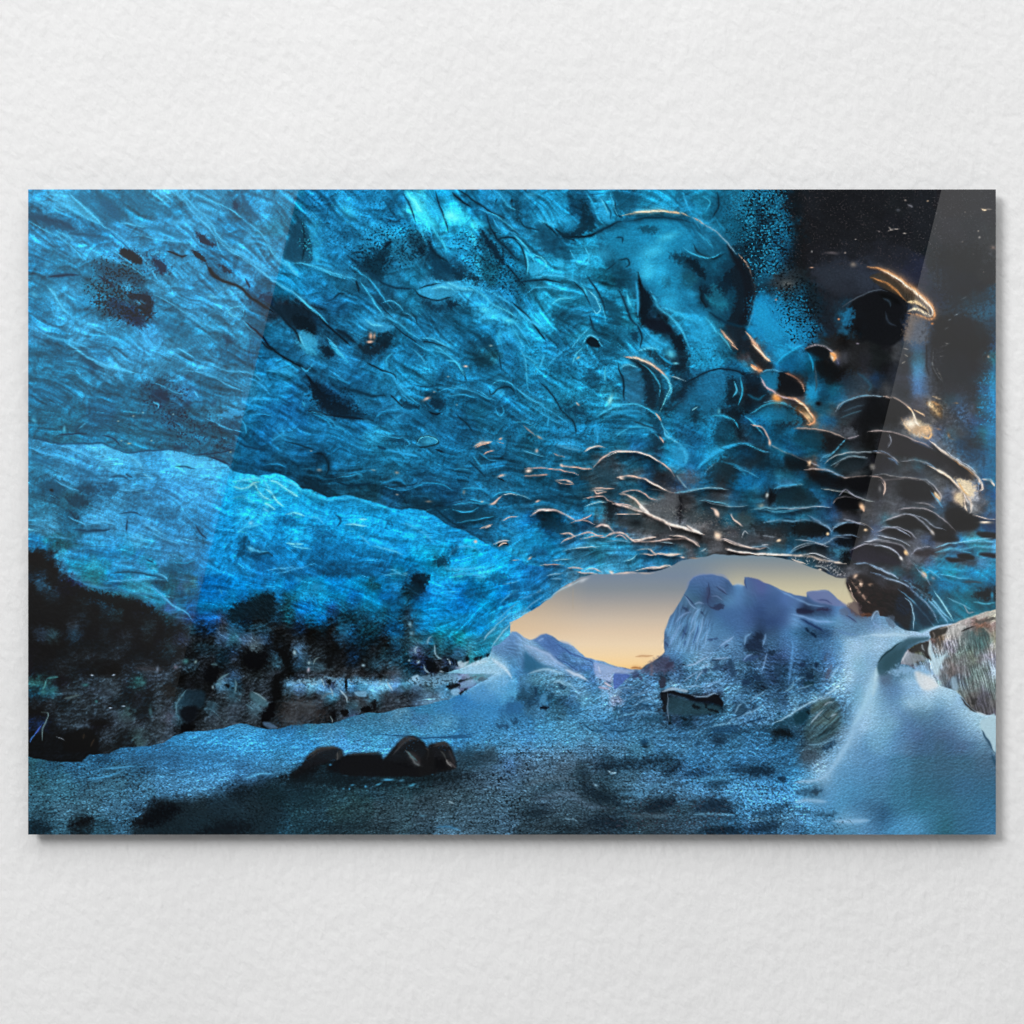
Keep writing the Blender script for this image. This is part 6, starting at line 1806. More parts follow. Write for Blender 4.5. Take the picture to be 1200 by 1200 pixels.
b b8c8d0 .7 125,410 3,1.2,-40
s 78b4d4 .7 1.8 130,470 180,440 210,420
s 50a0d0 .7 1.4 60,500 110,460 150,430
s 3c94cc .6 1.4 40,450 90,430 140,400
s 3490c8 .6 1.4 20,520 60,490
q 0c4c78 .6 5 0,370 40,380 30,440 0,440
q 0e4a70 .5 4 90,400 130,390 120,430
b b89880 .6 855,258 6,1,0
s c09068 .7 1.5 580,718 620,715 660,713
s b07848 .85 2 555,774 580,770 610,772
u b0a088 .35 1.2 285,390 285,500
q 5c5470 .5 4 700,715 640,755 600,790 700,795 760,780 740,730
@C4
q 161c20 0.66 3.8 0,100 60,85 130,90 190,80 200,140 120,150 40,150
q 0c0e12 0.70 3.8 200,90 280,85 340,105 360,140 300,160 210,150
q 08090b 0.72 3.3 385,115 430,100 490,95 490,140 430,145
q 0a0b0e 0.70 3.3 395,185 440,175 480,180 470,195 420,195
q 07080a 0.70 3.8 430,230 460,225 465,260 440,265
q 1a242c 0.62 3.8 200,210 270,195 340,200 390,240 300,240
u 5c88a8 .8 1.6 60,90 120,80 200,82 280,80 340,100 380,130
u 6a88a8 .7 1.5 380,130 400,100 440,92 490,92
s 90a0b4 .8 1.5 120,20 200,25 300,15 380,20
s 4080a0 .7 2 60,30 140,40 220,30
b f8d8b8 .95 128,173 2.4,1.5,-20
b f0d0b0 .9 360,143 2,1.6,0
s 9cacbc .8 1.3 185,232 210,205 250,190 290,185
s 788ca0 .8 1.4 290,185 340,190 400,160 470,165
s 808c98 .7 1.3 50,150 120,155
u 7890a8 .8 1.4 0,205 60,200 90,215
u e8d8cc .95 2.4 0,235 60,238 120,240 200,243 270,248 330,262 400,275 445,285
s fff4e8 .9 1.3 20,237 100,239 180,243
s c0c8d0 .8 1.4 240,240 300,235 370,260
s e8d4c0 .9 1.4 190,260 230,275 260,285
q 3a444c .7 3 340,270 400,285 440,310 400,330 350,310
s a0a8ac .7 1.2 300,290 340,300 370,320
b f0e0cc .8 325,312 2,1.4,20
p 2c2a2c .85 3 640,80 700,65 760,70 800,100 840,130 780,120 700,115 650,105
u a8a8b0 .8 1.6 620,85 680,60 740,52 790,75 830,110 860,145
p 2e2c2e .7 3 720,40 790,35 850,50 870,80 800,70
u 98949a .8 1.5 690,30 760,20 830,30 890,65 930,100 960,130
p 262628 0.70 3.8 910,50 950,20 1010,40 1060,70 1070,110 1010,130 940,110
p 252426 0.70 3.8 840,110 890,120 930,140 955,165 900,178 855,160
b f0e4d8 .9 850,135 2.5,4,-30
b f0d8c0 .9 1098,90 8,2,0
p 2a2a2c .9 2.5 1060,140 1110,135 1148,145 1148,168 1090,160
s f0e8e0 .9 2 1030,0 1035,30 1020,48
s d8c8b8 .8 1.6 1000,10 1015,40
s d8c8c0 .7 1.4 1040,50 1100,70 1148,75
p 323032 .7 3 610,130 680,115 730,135 760,170 690,165
u 9898a4 .75 1.4 590,135 660,112 730,125 775,165
b f8d0a8 .9 538,126 3.5,2,0
b f8d0a8 .9 518,12 4,3,30
s b0a8a4 .8 1.4 500,90 540,100 575,125
u b8b8c4 .85 1.8 530,180 580,172 640,180 700,195 740,235
p 34323a .85 3 470,215 540,195 600,205 660,240 700,285 620,280 550,275 480,270
u a8a8b4 .8 1.6 470,215 540,190 610,195 670,220 710,260
p 323034 .8 3 620,190 690,195 730,230 710,250 660,220
b f8d0a8 .95 728,232 2.2,3,-30
b b0b8c4 .8 704,255 2,2.5,-30
s c0c4d0 .8 1.4 535,180 600,170 650,175
p 3a3638 .8 3 760,230 810,215 860,220 860,240 800,250
u 8c90a0 .7 1.3 750,240 780,210 840,205
u 80b4d4 .7 1.6 860,210 920,190 1000,180 1080,165 1148,160
p 2e3440 .85 2.5 965,240 1010,235 1050,250 1000,262
p 302e34 .9 2.5 1070,238 1110,230 1148,240 1148,255 1100,250
p 3a3c48 .8 2.5 910,260 960,255 1000,270 950,275
s 60a8d0 .6 2 980,215 1060,205 1140,210
s 3090c0 .6 2 860,300 940,310 1020,320
s 68b0d8 .6 1.6 880,330 960,345 1040,355
s 2c4858 .7 2 990,370 1040,365 1080,375
q 241e1e 0.70 3.8 1040,430 1090,405 1148,400 1148,440 1090,450
b 3890bc .8 1130,430 2,5,0
s 50a0c0 .6 1.5 1040,460 1100,470 1148,465
s 5c98b8 .6 1.4 920,440 980,470 1040,500
s 8090a0 .7 1.3 1000,480 1020,510 1050,510
p 2a2220 0.70 3.3 450,350 500,330 560,350 620,400 680,410 720,430 750,470 755,520 740,590 690,560 640,530 600,505 560,528 520,510 485,460 460,410
s 90786c .8 3 470,360 500,400 530,440 560,470
b e8c8b0 .9 490,340 3,2.4,-40
b f0d0b8 .9 515,375 3,4,-30
b a88c78 .8 560,380 3,2,0
s d0b8a8 .8 1.4 460,380 475,430 500,470
k 120c0c .7 .4 3 6 470,360 600,390 720,440 740,540 620,500 520,480
b f0d4b8 .95 808,335 2.4,5,-30
b 90a0b4 .8 855,350 3,2,30
p 1e2c36 .85 3 690,430 740,440 755,490 720,530 680,500
s 80a0b8 .8 1.4 720,440 750,470 765,530 760,590
u 88a0c0 .7 1.8 480,285 540,280 600,305 650,330 690,350
u 7890b0 .7 1.8 560,320 640,350 720,380 780,430 840,490 880,560
u 6c9cc0 .8 2 720,360 790,410 850,470 910,540 920,570
s 70a8cc .8 2 780,400 840,440 890,500 940,550
s 90c4dc .7 1.5 860,410 900,470 950,550
s 5c88a8 .7 1.6 690,400 760,460 830,540 870,590
q 181c22 0.62 3.8 740,370 800,385 850,440 830,450 780,410
q 181e26 0.62 3.8 700,360 730,380 760,430 730,420
p 1c2e3a .7 4 770,470 820,490 860,550 830,580 790,560
@D1
q 2c5c80 .5 12 560,380 800,330 1200,420 1200,480 900,430 600,420
p 16262e .75 10 620,660 700,600 800,600 1000,560 1200,500 1200,760 560,760
q 06090e .95 5 545,690 590,670 640,630 690,608 740,612 770,640 740,660 700,690 640,710 580,715
q 07090c .9 4 240,710 290,690 310,672 350,672 360,685 320,705 270,712
q 0a1016 .8 8 840,740 920,710 1010,690 1100,710 1050,750 850,755
q 0c161c .7 8 1000,560 1060,530 1100,540 1080,570 1010,580
q 0b1a22 .7 7 52,700 110,690 160,720 100,750 52,750
k 58b0d8 0.10 0.264 1.5 14 52,640 600,560 1200,560 1200,755 52,755
k 50a4d8 0.07 0.24 1.5 14 52,460 500,380 1200,300 1200,470 600,560 52,620
k 04080c 0.44000000000000006 0.288 1.5 14 52,440 600,420 600,755 52,755
k 04080c 0.44000000000000006 0.336 1.5 12 550,640 1200,500 1200,755 600,755
s 4898c8 .6 2 330,490 420,480 500,450
s 4898c8 .6 2 380,445 450,440 560,430
b 080c10 .8 1010,520 1.5,1.5,0
s 58acdc .7 2 1060,490 1130,470 1200,465
@D2
q 1a3c58 .8 2.5 1155,220 1175,210 1195,225 1170,232
q 1c4060 .7 2.5 1085,235 1140,235 1150,250 1100,252
s 205078 .7 1.6 500,280 640,290 760,300 900,290 1040,265
s 205078 .7 1.6 820,295 900,298 980,285
q 2c6494 .6 5 1140,150 1190,140 1200,180 1150,180
s 7abce8 .7 2 960,70 1040,30 1100,10
p 14161a .96 2.5 130,470 170,430 200,385 240,355 290,342 345,345 370,370 360,400 320,405 250,430 190,460 150,490
s 40403e .6 3 200,390 250,355 310,345 350,350
q 0b0d10 .9 5 60,490 130,465 190,440 260,440 200,480 100,495
p 0c0e12 .95 4 290,440 330,400 400,375 480,370 540,370 560,400 560,470 450,460 330,465
s 2e2e2e .6 2.4 390,375 460,375 540,368
q 2e3234 .7 3 335,380 355,360 370,375 350,400
p 121316 .97 2.5 545,470 560,400 590,360 630,315 680,292 730,305 765,340 775,400 760,470 680,480 600,475
p 151416 .97 2.5 765,340 800,325 840,320 870,335 890,380 900,430 880,450 800,460 760,460
s 303034 .7 4 620,340 660,305 710,300
s 2a2628 .6 5 680,360 720,400 740,440
s 38383c .6 2.4 680,375 700,400 745,430
s 504c4e .7 2.4 850,400 870,420 900,440
s 302c2e .7 3 860,350 880,390 895,430
s 383838 .6 2 790,330 840,322 870,338
q 08090c .9 4 570,430 660,420 720,460 620,475
q 08090c .8 4 780,400 840,400 860,440 790,450
p 1a2a34 .6 9 880,370 980,360 1080,370 1060,410 960,420 900,400
q 0c151a .7 8 60,500 300,460 560,480 900,460 940,490 700,520 300,530
q 10242c .6 10 0,520 200,530 300,560 200,620 0,600
b 4c98bc .8 580,495 7,1.6,0
b 50a4c8 .8 690,520 5,1.6,-10
b 4c90b4 .7 640,500 3,1.5,0
k 3c90b8 0.11 0.272 1.5 12 0,500 500,470 700,510 500,560 200,580 0,590
k 2c6878 0.10 0.272 1.5 14 0,560 700,520 1200,560 1200,750 0,750
k 4ca0cc 0.10 0.24 1.5 12 0,650 400,640 450,750 0,750
k 04080a 0.41250000000000003 0.336 1.5 14 0,500 600,480 1000,480 1200,560 1200,755 0,755
k 0c1c28 0.33 0.30400000000000005 1.5 14 900,330 1200,340 1200,520 950,480
k 64b4e4 0.09 0.288 1.5 12 0,260 500,230 900,280 700,350 300,340 0,420
k 1c5078 0.275 0.288 1.5 12 0,260 500,220 1200,240 1200,330 600,340 300,350 0,480
s 3c78a0 .6 2 800,720 860,715 920,730
s 80a0b0 .7 1.4 860,595 890,605
b 60a0c0 .6 740,665 4,1.4,0
@D3
s 142c3a .8 2.4 740,190 740,230
q 1c4258 .7 4 480,160 500,150 500,190 480,200
q 1c4258 .7 4 610,200 700,190 700,220 620,225
s 6aa0c8 .6 2 560,150 620,120 680,110
s 1e4868 .7 2 580,130 640,150 690,140
s 60a0c8 .6 2 500,200 600,180 680,180
s 204c6c .7 2 430,250 500,270 580,250
s 204c6c .7 2 330,230 380,265 440,265
b 0c2234 .85 620,325 5,4.5,0
b 1c4c70 .8 618,315 4,2.4,0
b 08141c .8 620,340 5,1.2,0
b 14304a .7 668,295 3,1.4,0
q 142c40 .8 3 945,310 960,290 1000,300 995,325 960,335
b 1a3c58 .8 867,325 3.5,3.5,0
b 2a587c .8 820,300 3,4,0
b 2a587c .7 850,300 2.4,2,0
q 1c4466 .7 4 940,250 1000,240 1060,240 1050,270 960,280
s 70acd0 .6 2 930,250 1000,232 1060,235
s 5c98c4 .6 2 1060,110 1110,160 1130,220
s 183a58 .7 2.4 1100,230 1160,210 1200,200
k 16304a 0.385 0.32000000000000006 1.5 10 440,80 700,80 720,230 500,270 330,240
k 80b4d8 0.07 0.272 1.5 10 440,60 700,60 720,220 500,260 300,200
k 16304a 0.35750000000000004 0.32000000000000006 1.5 10 720,-20 1200,-20 1200,300 960,260 980,90 720,50
k 78b0d8 0.07 0.272 1.5 10 720,-20 1200,-20 1200,330 960,300 980,90 720,50
k 14304a 0.33 0.32000000000000006 1.5 12 0,200 1200,240 1200,360 0,340
k 70b8e4 0.09 0.272 1.5 12 0,210 500,230 1200,300 1200,500 800,380 0,330
q 0f1f2c .8 7 400,430 480,420 560,410 640,400 740,395 720,415 640,430 560,440 480,445
q 0f2030 .85 4 700,465 740,440 780,425 790,440 760,460 720,470
q 14304a .8 5 820,460 900,460 880,475 820,480
q 142c40 .7 5 1030,450 1100,440 1200,450 1200,475 1100,465
q 183850 .8 5 910,515 960,500 1030,505 1000,525 940,530
b 1a2c3a .8 340,465 8,4,10
b 10202c .7 210,525 5,2,0
q 10202c .8 9 320,500 400,530 480,580 500,610 420,605 340,570
q 0c1a26 .85 6 610,640 650,610 700,590 760,590 740,620 680,645 630,650
q 14283a .85 6 860,630 900,600 950,582 1000,600 1040,640 980,655 890,650
q 0c1c2a .8 5 890,740 950,720 1040,715 1060,740 960,752
q 0e1c28 .7 8 350,690 430,660 500,680 520,720 400,720
q 122430 .6 8 50,640 140,620 180,660 100,680
s 90b8d0 .8 2 450,452 470,462 490,460
b 88b0c8 .7 390,520 3,1.4,20
s 6890a8 .7 2 240,678 280,680 310,690
s 4c84a8 .6 4 500,560 580,560 640,540 720,500
s 4890bc .6 4 830,500 920,490 1040,480
s 4c94c0 .6 4 1080,560 1150,560 1200,580
s 6098b8 .5 3 840,660 940,655 1040,660
s 50687a .5 6 60,520 180,490 300,490
s 506a80 .5 6 120,590 260,560 340,610 460,630
s 486070 .5 5 540,660 640,660 760,660
s 6098b8 .6 3 1120,690 1200,670
k 88b0c8 0.09 0.256 1.5 12 0,330 600,330 1200,480 1200,750 0,750
k 060c12 0.41250000000000003 0.32000000000000006 1.5 12 0,360 600,350 1200,480 1200,750 0,750
k 5c5060 0.275 0.17600000000000002 1.5 12 500,600 1000,600 1000,750 500,750
@D4
k 183450 0.385 0.336 1.5 8 0,0 330,0 260,140 330,260 200,330 0,330
k 80b4dc 0.09 0.288 1.5 8 0,0 360,0 260,130 200,200 0,330
q 0a1218 .9 3 100,265 140,255 190,270 190,300 140,290
q 163c50 .8 5 90,250 150,200 220,180 270,170 260,230 190,250
p 3c5a64 .8 4 270,200 300,140 350,110 400,120 420,180 410,260 360,300 300,330 250,290
s 223a44 .7 4 300,310 350,270 400,250
q 3c5060 .8 5 230,390 260,365 310,370 300,400 250,410
q 1c3850 .8 3 340,340 390,310 395,330 350,360
s 6898b4 .6 2 260,330 310,330 380,310
k 1c2c38 0.33 0.288 1.5 6 250,150 420,120 400,300 250,420
q 0e2436 .85 5 0,430 60,430 110,450 90,470 0,470
q 0f2a40 .9 2.5 120,495 140,475 162,480 165,502 140,502
q 24303a .9 2 285,555 300,545 320,552 305,567
s 90bcdc .7 3 200,510 280,500 360,480
s 88b8dc .7 4 200,600 280,590 360,600
s 8cbce0 .7 4 380,690 480,690 560,685
q 284c68 .7 5 200,560 260,540 330,545 280,570
q 26465c .7 4 200,620 300,650 400,650 360,670 240,650
q 14283a .8 4 0,720 80,690 140,700 100,735 0,740
q 1c3a50 .7 5 0,640 80,630 160,600 180,630 60,680
k 0c1c2a 0.385 0.32000000000000006 1.5 10 0,600 400,640 420,750 0,750
k 80b4d4 0.09 0.288 1.5 10 0,560 300,600 400,750 0,750
k 183c58 0.33 0.32000000000000006 1.5 10 0,330 260,400 200,560 0,600
k 7cb8e0 0.09 0.288 1.5 10 0,330 260,420 200,560 0,600
s 94c0e0 .7 6 585,0 560,110 500,220 450,330 380,440 320,500
p a8ccd8 .85 2 1075,240 1148,215 1148,370 1120,330 1090,280
s 2c4c64 .8 2.4 1085,265 1110,310 1148,375
s 244860 .6 3 1130,380 1148,430
@C3
e 0.02 14 8 1050,400 1200,400 1200,600 1050,580
e 0.10 14 8 0,610 160,615 300,690 400,750 400,800 0,800
@C4
e 0.14 8 8 0,600 100,660 200,700 330,740 330,800 0,800
e 0.05 10 8 190,480 400,500 500,560 350,620 210,600
e 0.17 8 4 450,350 600,380 740,440 740,540 600,500 500,490
@D4
e 0.08 9 8 0,0 330,0 420,120 400,240 330,300 200,320 0,320
g .3 4 5 -40 260,200 340,120 420,130 410,260 330,320 240,300
e 0.07 6 10 0,320 260,340 330,450 180,560 0,600
e 0.06 6 10 0,600 400,640 420,750 0,750
@D3
e 0.08 9 8 440,60 560,0 720,-10 720,200 500,260 360,240
e 0.08 9 8 720,-20 1200,-20 1200,320 980,320 980,100 720,50
e 0.08 8 5 100,60 220,30 320,80 320,150 180,180 110,150
e 0.06 8 10 0,190 440,180 1000,240 1000,320 0,320
e 0.06 5 12 0,330 1200,330 1200,750 0,750
@D2
e 0.08 9 5 60,100 300,0 700,10 950,50 880,110 560,170 300,220 60,220
e 0.04 7 10 0,260 500,190 900,140 1200,240 1200,330 0,400
@D1
e 0.08 9 8 620,0 1200,-20 1200,240 880,260 640,330
e 0.06 12 12 60,0 620,0 620,330 60,330
e 0.06 5 12 52,420 700,340 1200,270 1200,755 52,755
@C2
e 0.13 8 10 0,420 500,480 800,560 1050,700 820,790 0,790
@C1
e 0.13 9 12 800,540 1200,430 1200,795 760,795
e 0.13 11 14 60,240 400,440 760,560 760,795 60,795
@C3
g .16 3 5 108 840,480 900,480 940,600 860,700 720,700 720,590 790,470
e 0.04 6 5 850,345 930,332 1020,368 1030,450 960,490 850,460
e 0.08 7 8 720,710 860,690 960,640 1100,600 1200,640 1200,800 560,800 640,760
@8 760 660
s 7088c0 0.37 2.5 345,270 380,170 460,115 560,102 680,110 740,150 790,210
s 2c3858 .8 1.3 560,190 570,260 555,330 560,390
s 8098c4 0.43 1.2 575,310 640,310 700,350
s 7c90c0 0.37 1.2 650,210 690,240 730,280
s 303c5c .7 1 640,220 690,260 740,290
q 384060 .6 2 540,240 570,240 575,330 550,330
q 28304c .8 1.5 600,410 650,385 700,395 705,420 640,430
s 303a58 .8 1.2 560,390 580,410 640,425 700,420
s 8cacd8 0.50 1.2 340,290 370,350 410,400 460,430
s 2c3c60 .8 1 340,290 390,350 440,400
s 90b0dc 0.43 1.5 420,380 470,370 520,380
q 283858 .8 1.5 330,410 360,430 380,460 350,455
q 283858 .8 1.2 490,460 520,470 530,495 510,490
q 203050 .8 1.2 320,620 345,650 352,672 330,650
s 84a8d8 0.43 1.8 250,560 300,500 350,470 410,450
s 88b0e0 0.50 1.5 400,600 410,530 440,460 500,420
s 80a8d8 0.43 1.8 190,780 240,680 290,600 330,560
s 90b8e4 0.43 1.5 380,680 430,600 440,520
s 90b8e4 0.43 1.5 450,780 470,700 500,580 510,500
s 84b0e0 0.43 1.5 360,780 380,700 390,640
s 8cb4e0 0.37 1.5 530,780 540,680 560,600
s 3c5c8c .7 1.6 300,720 340,640 370,560
s 3c5c8c .7 1.6 420,760 450,660 470,580
s 3c6090 .6 1.6 330,780 350,720
q 304870 .8 1.2 545,720 590,710 600,725 560,730
q 304870 .7 1.2 600,710 640,700 660,705 630,715
s 98bce8 0.50 2.0 660,790 710,750 760,720 800,680
s 283c5c .8 1.3 710,790 750,765
q 182438 .9 2.5 990,670 1030,650 1070,670 1075,710 1030,730 1000,710
q 1c2c44 .9 2.5 910,760 950,730 1000,730 1040,760 1060,800 930,800
s 80b4e4 0.50 2.5 900,760 910,690 960,650
s 80b0e0 0.43 2.5 1070,780 1090,700 1100,660
s 304068 .6 1.2 160,740 180,780
s 9cc0e8 0.37 3.8 800,215 840,205 900,215
s 384a78 .6 1.4 905,140 910,200 925,240
@8 900 660
p 36305a .0 1 0,0 1,0 1,1
p 20243c .92 1.6 265,450 270,430 320,425 380,440 430,445 400,470 340,478 280,468
q 2c2c48 .85 1.6 440,440 490,420 550,422 590,440 520,446
s 88b4e8 0.53 2.5 220,475 300,490 380,520 470,545 560,550 640,550
s 1c3058 .75 2.4 300,520 380,560 460,600 520,640
q 10243c .9 1.2 340,610 370,610 390,640 360,635
q 10243c .9 1.2 400,650 440,655 450,690 415,680
s 8ab8e8 0.43 2.5 60,230 180,290 300,350 420,390 560,400
p 707ca8 .8 1.6 365,285 430,262 510,258 560,265 620,310 700,370 740,400 640,400 540,380 430,350
s 303c68 .5 1.2 460,340 540,350 600,380
s 98a8cc 0.43 1.2 370,285 430,265 500,262 560,265
q 5c5054 .8 2 745,395 800,355 850,380 880,440 920,490 840,490 780,450
q 6c4838 .6 1.6 860,480 940,500 970,480 940,460
q 5a6880 .6 1.6 670,430 720,420 760,470 740,500 690,470
s 3a4468 .7 1.2 740,490 790,520 830,560
s a8ccec 0.43 2.0 970,540 990,480 1020,450 1045,480
s 8cb0dc 0.37 1.8 980,550 1020,590 1060,610
q 58687c .6 2 1100,510 1180,500 1190,600 1140,590
s a8d0ec 0.43 2.0 840,690 940,680 1060,670 1190,680
s 5c84b8 0.31 2.5 640,620 740,660 840,670
@8 760 750
p 0c0e14 .95 1.5 115,490 170,465 250,480 330,500 420,520 440,550 520,540 610,515 660,530 700,590 690,620 640,600 560,570 440,580 360,540 260,520 190,510 180,560 140,590
q 14181e .9 1.5 130,500 180,510 175,600 160,680 120,640 140,590
p 94b0c8 .85 1.2 130,480 200,450 300,455 370,475 340,490 270,470 180,480
s 98bcd8 0.50 1.5 400,510 470,530 560,525 620,505 660,510
p 24424e .8 3 190,540 300,540 420,580 540,600 660,620 640,680 480,700 300,700 190,680
q 0c141a .9 1.6 560,640 640,660 650,680 580,665
q 0c141a .9 1.5 520,590 560,600 540,630
q 0c141a .9 1.5 420,600 480,630 470,650 420,630
q 0c161e .9 1.5 310,730 360,740 340,760
q 0c161e .9 1.5 190,760 220,770 215,790 190,785
q 10181e .8 1.5 550,690 585,700 575,720
s 8098b0 0.37 1.2 180,490 185,560 180,640 190,760
q 2c3040 .9 1.6 100,390 140,340 165,380 150,440 115,440
q 34344a .85 1.6 160,240 210,205 235,215 200,260 160,265
s 141c2c .8 1 315,228 335,226
s a0c0e4 0.50 1.6 330,240 420,230 480,200 560,160
s 9cbce0 0.50 1.6 440,400 460,350 500,300 550,260
s 98bce0 0.43 1.6 480,260 540,240 570,220
s 8cb4dc 0.43 1.6 330,400 380,350 440,310 490,280
s 80a8d0 0.37 1.6 540,440 600,400 690,380
s 90b8dc 0.43 1.5 350,440 430,430 500,440
q 2c4868 .8 2 500,290 540,260 560,280 530,320
q 2c4868 .7 2 590,260 650,240 660,270 610,290
q 24405c .8 2 740,200 790,190 800,250 820,320 780,330 760,260
s 243c58 .8 1.6 580,200 640,190 690,180
s 90b4dc 0.43 1.8 600,180 680,170 760,160
q 34507c .7 2 880,180 920,150 1000,140 1040,160 960,200 900,200
s 80acdc 0.43 1.8 880,200 920,160 980,130
s 80acdc 0.43 1.8 1060,290 1090,200 1110,120
q 0c1828 .9 1.2 1060,430 1085,430 1085,448 1062,445
q 1c3450 .8 2 870,380 940,370 950,420 890,420
q 1c3450 .7 2 980,330 1040,330 1060,380 1000,370
q 24445c .7 2.4 830,620 890,610 930,650 870,690 820,680
s 84b8dc 0.43 1.8 810,690 850,620 880,600
s 84b8dc 0.43 2.0 730,790 800,730 900,690 1000,660 1100,590
s 1c3c58 .7 1.6 760,740 860,700 920,660
s 80b4dc 0.37 2.0 950,580 1020,520 1100,470
s 70a8d4 0.43 2.0 0,500 60,490 110,480
@8 900 750
q 1a2c48 .85 2 300,220 340,210 350,240 310,250
q 142840 .85 1.6 440,220 470,220 465,255 440,250
q 14283c .85 2.4 360,320 410,300 420,350 380,380
q 14303c .8 3 350,400 420,390 420,440 370,440
q 16283c .85 2 10,100 60,100 70,130 20,140
q 24405c .6 2.4 60,240 120,240 130,330 60,330
s 60a0dc 0.43 3.0 230,0 230,120 210,300 190,420
q 505870 .7 2 540,340 570,260 600,240 590,310 550,370
q 48586c .6 2 520,200 550,130 550,190
s a8d4ec 0.50 2.0 520,520 600,480 660,420 700,370
s 98c8e8 0.43 2.5 560,390 620,310 670,240
s a4d0ec 0.50 2.0 30,790 180,720 300,640 400,590 480,550 560,520
p 10323f .8 3 240,700 310,660 380,650 380,700 340,760 260,790
q 0c1c24 .9 1.5 360,670 390,665 385,695
p 566458 0.35 3 400,640 460,580 540,555 590,540 560,600 500,640 430,680 400,680
p 5f7068 0.35 3 430,770 520,700 600,660 650,680 640,740 560,790 440,800
s a0b8c8 0.50 1.8 400,790 450,720 520,650
s a0b8cc 0.43 1.8 520,620 560,590 620,580
s a0b8cc 0.43 1.8 590,740 620,700 650,690
s 283c44 .7 1.6 510,700 560,740 610,720
s 8cb4d0 0.43 1.8 480,560 560,540 600,510
q 2c5064 .6 2 40,560 90,550 100,590 60,600
s 84c0e4 0.37 1.8 150,500 220,440 240,380
s 78b4dc 0.37 1.5 250,390 300,360 350,350
s 80b8e0 0.37 1.6 260,470 350,440 420,420
q 143448 .8 1.6 80,680 120,680 110,700
s a8d4ea 0.43 6.2 985,300 970,420 930,560 870,680 800,800
s c0e0f0 0.50 3.0 1026,240 1015,320 1000,400
p 3a5860 .85 2.5 1032,215 1080,160 1140,110 1200,60 1200,240 1140,250 1080,280 1040,300
s 2c4450 .7 1.6 1032,212 1090,150 1150,100 1200,55
@8 1020 690
p 365868 .9 3 75,690 130,620 200,560 300,490 400,455 500,448 550,450 540,480 450,500 380,530 330,580 300,640 280,700 230,740 160,800 70,800
p 2c4c58 .7 4 120,680 200,600 280,560 320,560 290,640 220,700 140,760
s 1f3a44 .7 1.4 75,690 130,620 200,560 290,500
s b8d8ec 0.50 3.8 0,430 120,435 250,430 380,440
s a8d0ec 0.50 3.8 420,420 500,400 580,375 680,360
q 8cb8dc .8 4 200,760 290,720 400,740 500,720 560,780 560,800 200,800
@8 1020 690
p 353432 .9 1.5 560,400 620,375 690,360 725,370 700,420 640,440 600,470 570,450
s 8c8480 0.43 1.2 580,400 600,440 590,480
s 9c9894 0.43 1.2 640,380 680,370 720,360
s c8c4c0 0.56 1.8 720,350 800,322 900,285 1000,250 1100,215 1175,195
p b8b8b4 0.42 2.5 720,400 800,350 880,320 930,310 890,370 830,420 760,440 720,430
p c4c4bc .7 2 1000,260 1100,220 1175,200 1175,240 1090,260 1010,290
q 565350 .85 2 970,300 1040,290 1130,270 1170,270 1175,290 1080,320 1010,330
p 4c5c60 0.38 4 860,400 930,370 1010,360 1080,390 1115,450 1110,500 1040,540 960,550 890,520 840,470
q 384448 0.35 3 1020,380 1090,400 1110,450 1060,440
s 2c2c2c .8 1.4 850,400 900,380 980,350
s 9c9a94 0.43 2.5 1060,360 1120,420 1130,500
q 343434 .95 1.6 370,560 440,520 530,495 550,520 560,600 570,660 520,640 480,590 420,600 370,590
s a8b4bc 0.50 1.5 480,520 490,560 510,580
p 909ca8 .75 2 330,600 400,600 480,620 520,660 440,680 380,710 300,700 310,650
s c4d0d8 0.50 1.8 290,690 320,630 350,580
s 282422 .8 1.6 540,620 560,650 565,680
p c0dce8 .85 2 560,480 575,560 600,640 650,640 710,610 680,680 650,740 660,800 600,800 570,700 545,560
p 6c6c6c 0.35 5 690,680 800,620 950,600 1080,560 1080,650 980,720 880,800 690,800
s d0dce0 0.43 1.5 560,480 550,560 570,640
@8 1020 780
p dfe4e6 .8 3 420,60 500,80 590,130 640,190 560,230 490,220 440,150
p 585858 0.40 3 640,60 700,40 780,60 760,120 700,190 650,170
p 4a4a4a 0.35 4 850,230 950,240 1080,240 1175,260 1175,440 1050,440 960,380 880,300
p 96b4c8 .8 2.4 760,120 800,110 830,200 800,235 760,210
s 34302e .9 1.8 850,300 900,370 960,420 1000,440
s c8dce8 0.50 2.0 990,430 1040,455 1090,465
q 303030 .7 2 940,310 990,310 990,350 950,350
s a0c4dc 0.37 2.0 350,320 370,370 430,400
s b4d8e8 0.50 5.0 60,20 50,160 20,300
p 506078 .5 6 90,100 180,80 190,160 120,170
p b0d0de .9 1.5 1030,520 1100,490 1175,470 1175,800 1120,720 1070,640 1040,580
s 3c5c74 .7 1.6 1040,600 1090,690 1150,780
@8 615 740
p 4a6cae .5 2.5 90,75 190,25 260,60 340,130 430,200 520,240 480,240 380,190 280,250 200,170 110,100
s 2c4880 .7 1 300,120 400,180 500,230 600,270 640,300 655,360
s 2c4880 .6 1 280,220 320,260 400,300 500,370
s 98b8e4 0.43 2.0 330,80 400,110 470,170 530,240
s 90b4e4 0.50 1.8 120,90 180,60
s b0c8ec 0.50 3.0 0,130 100,160 200,210 300,280 400,340
p 2a6488 .8 3 0,200 60,240 130,290 200,320 280,350 200,350 100,355 0,380
s b0d8f0 0.50 2.2 30,400 90,370 180,355 270,370 360,400
s b8d0ec 0.50 2.0 380,360 480,400 560,440 600,470
s 8cc4e8 0.43 2.0 240,455 330,460 420,490 470,540 520,600
s e0c4cc 0.50 2.0 740,470 780,500 820,520
s d0b8d0 0.43 2.5 680,520 740,530 800,545
s 304468 .8 1.2 695,455 720,452
s 304468 .8 1.4 760,460 790,470 820,485
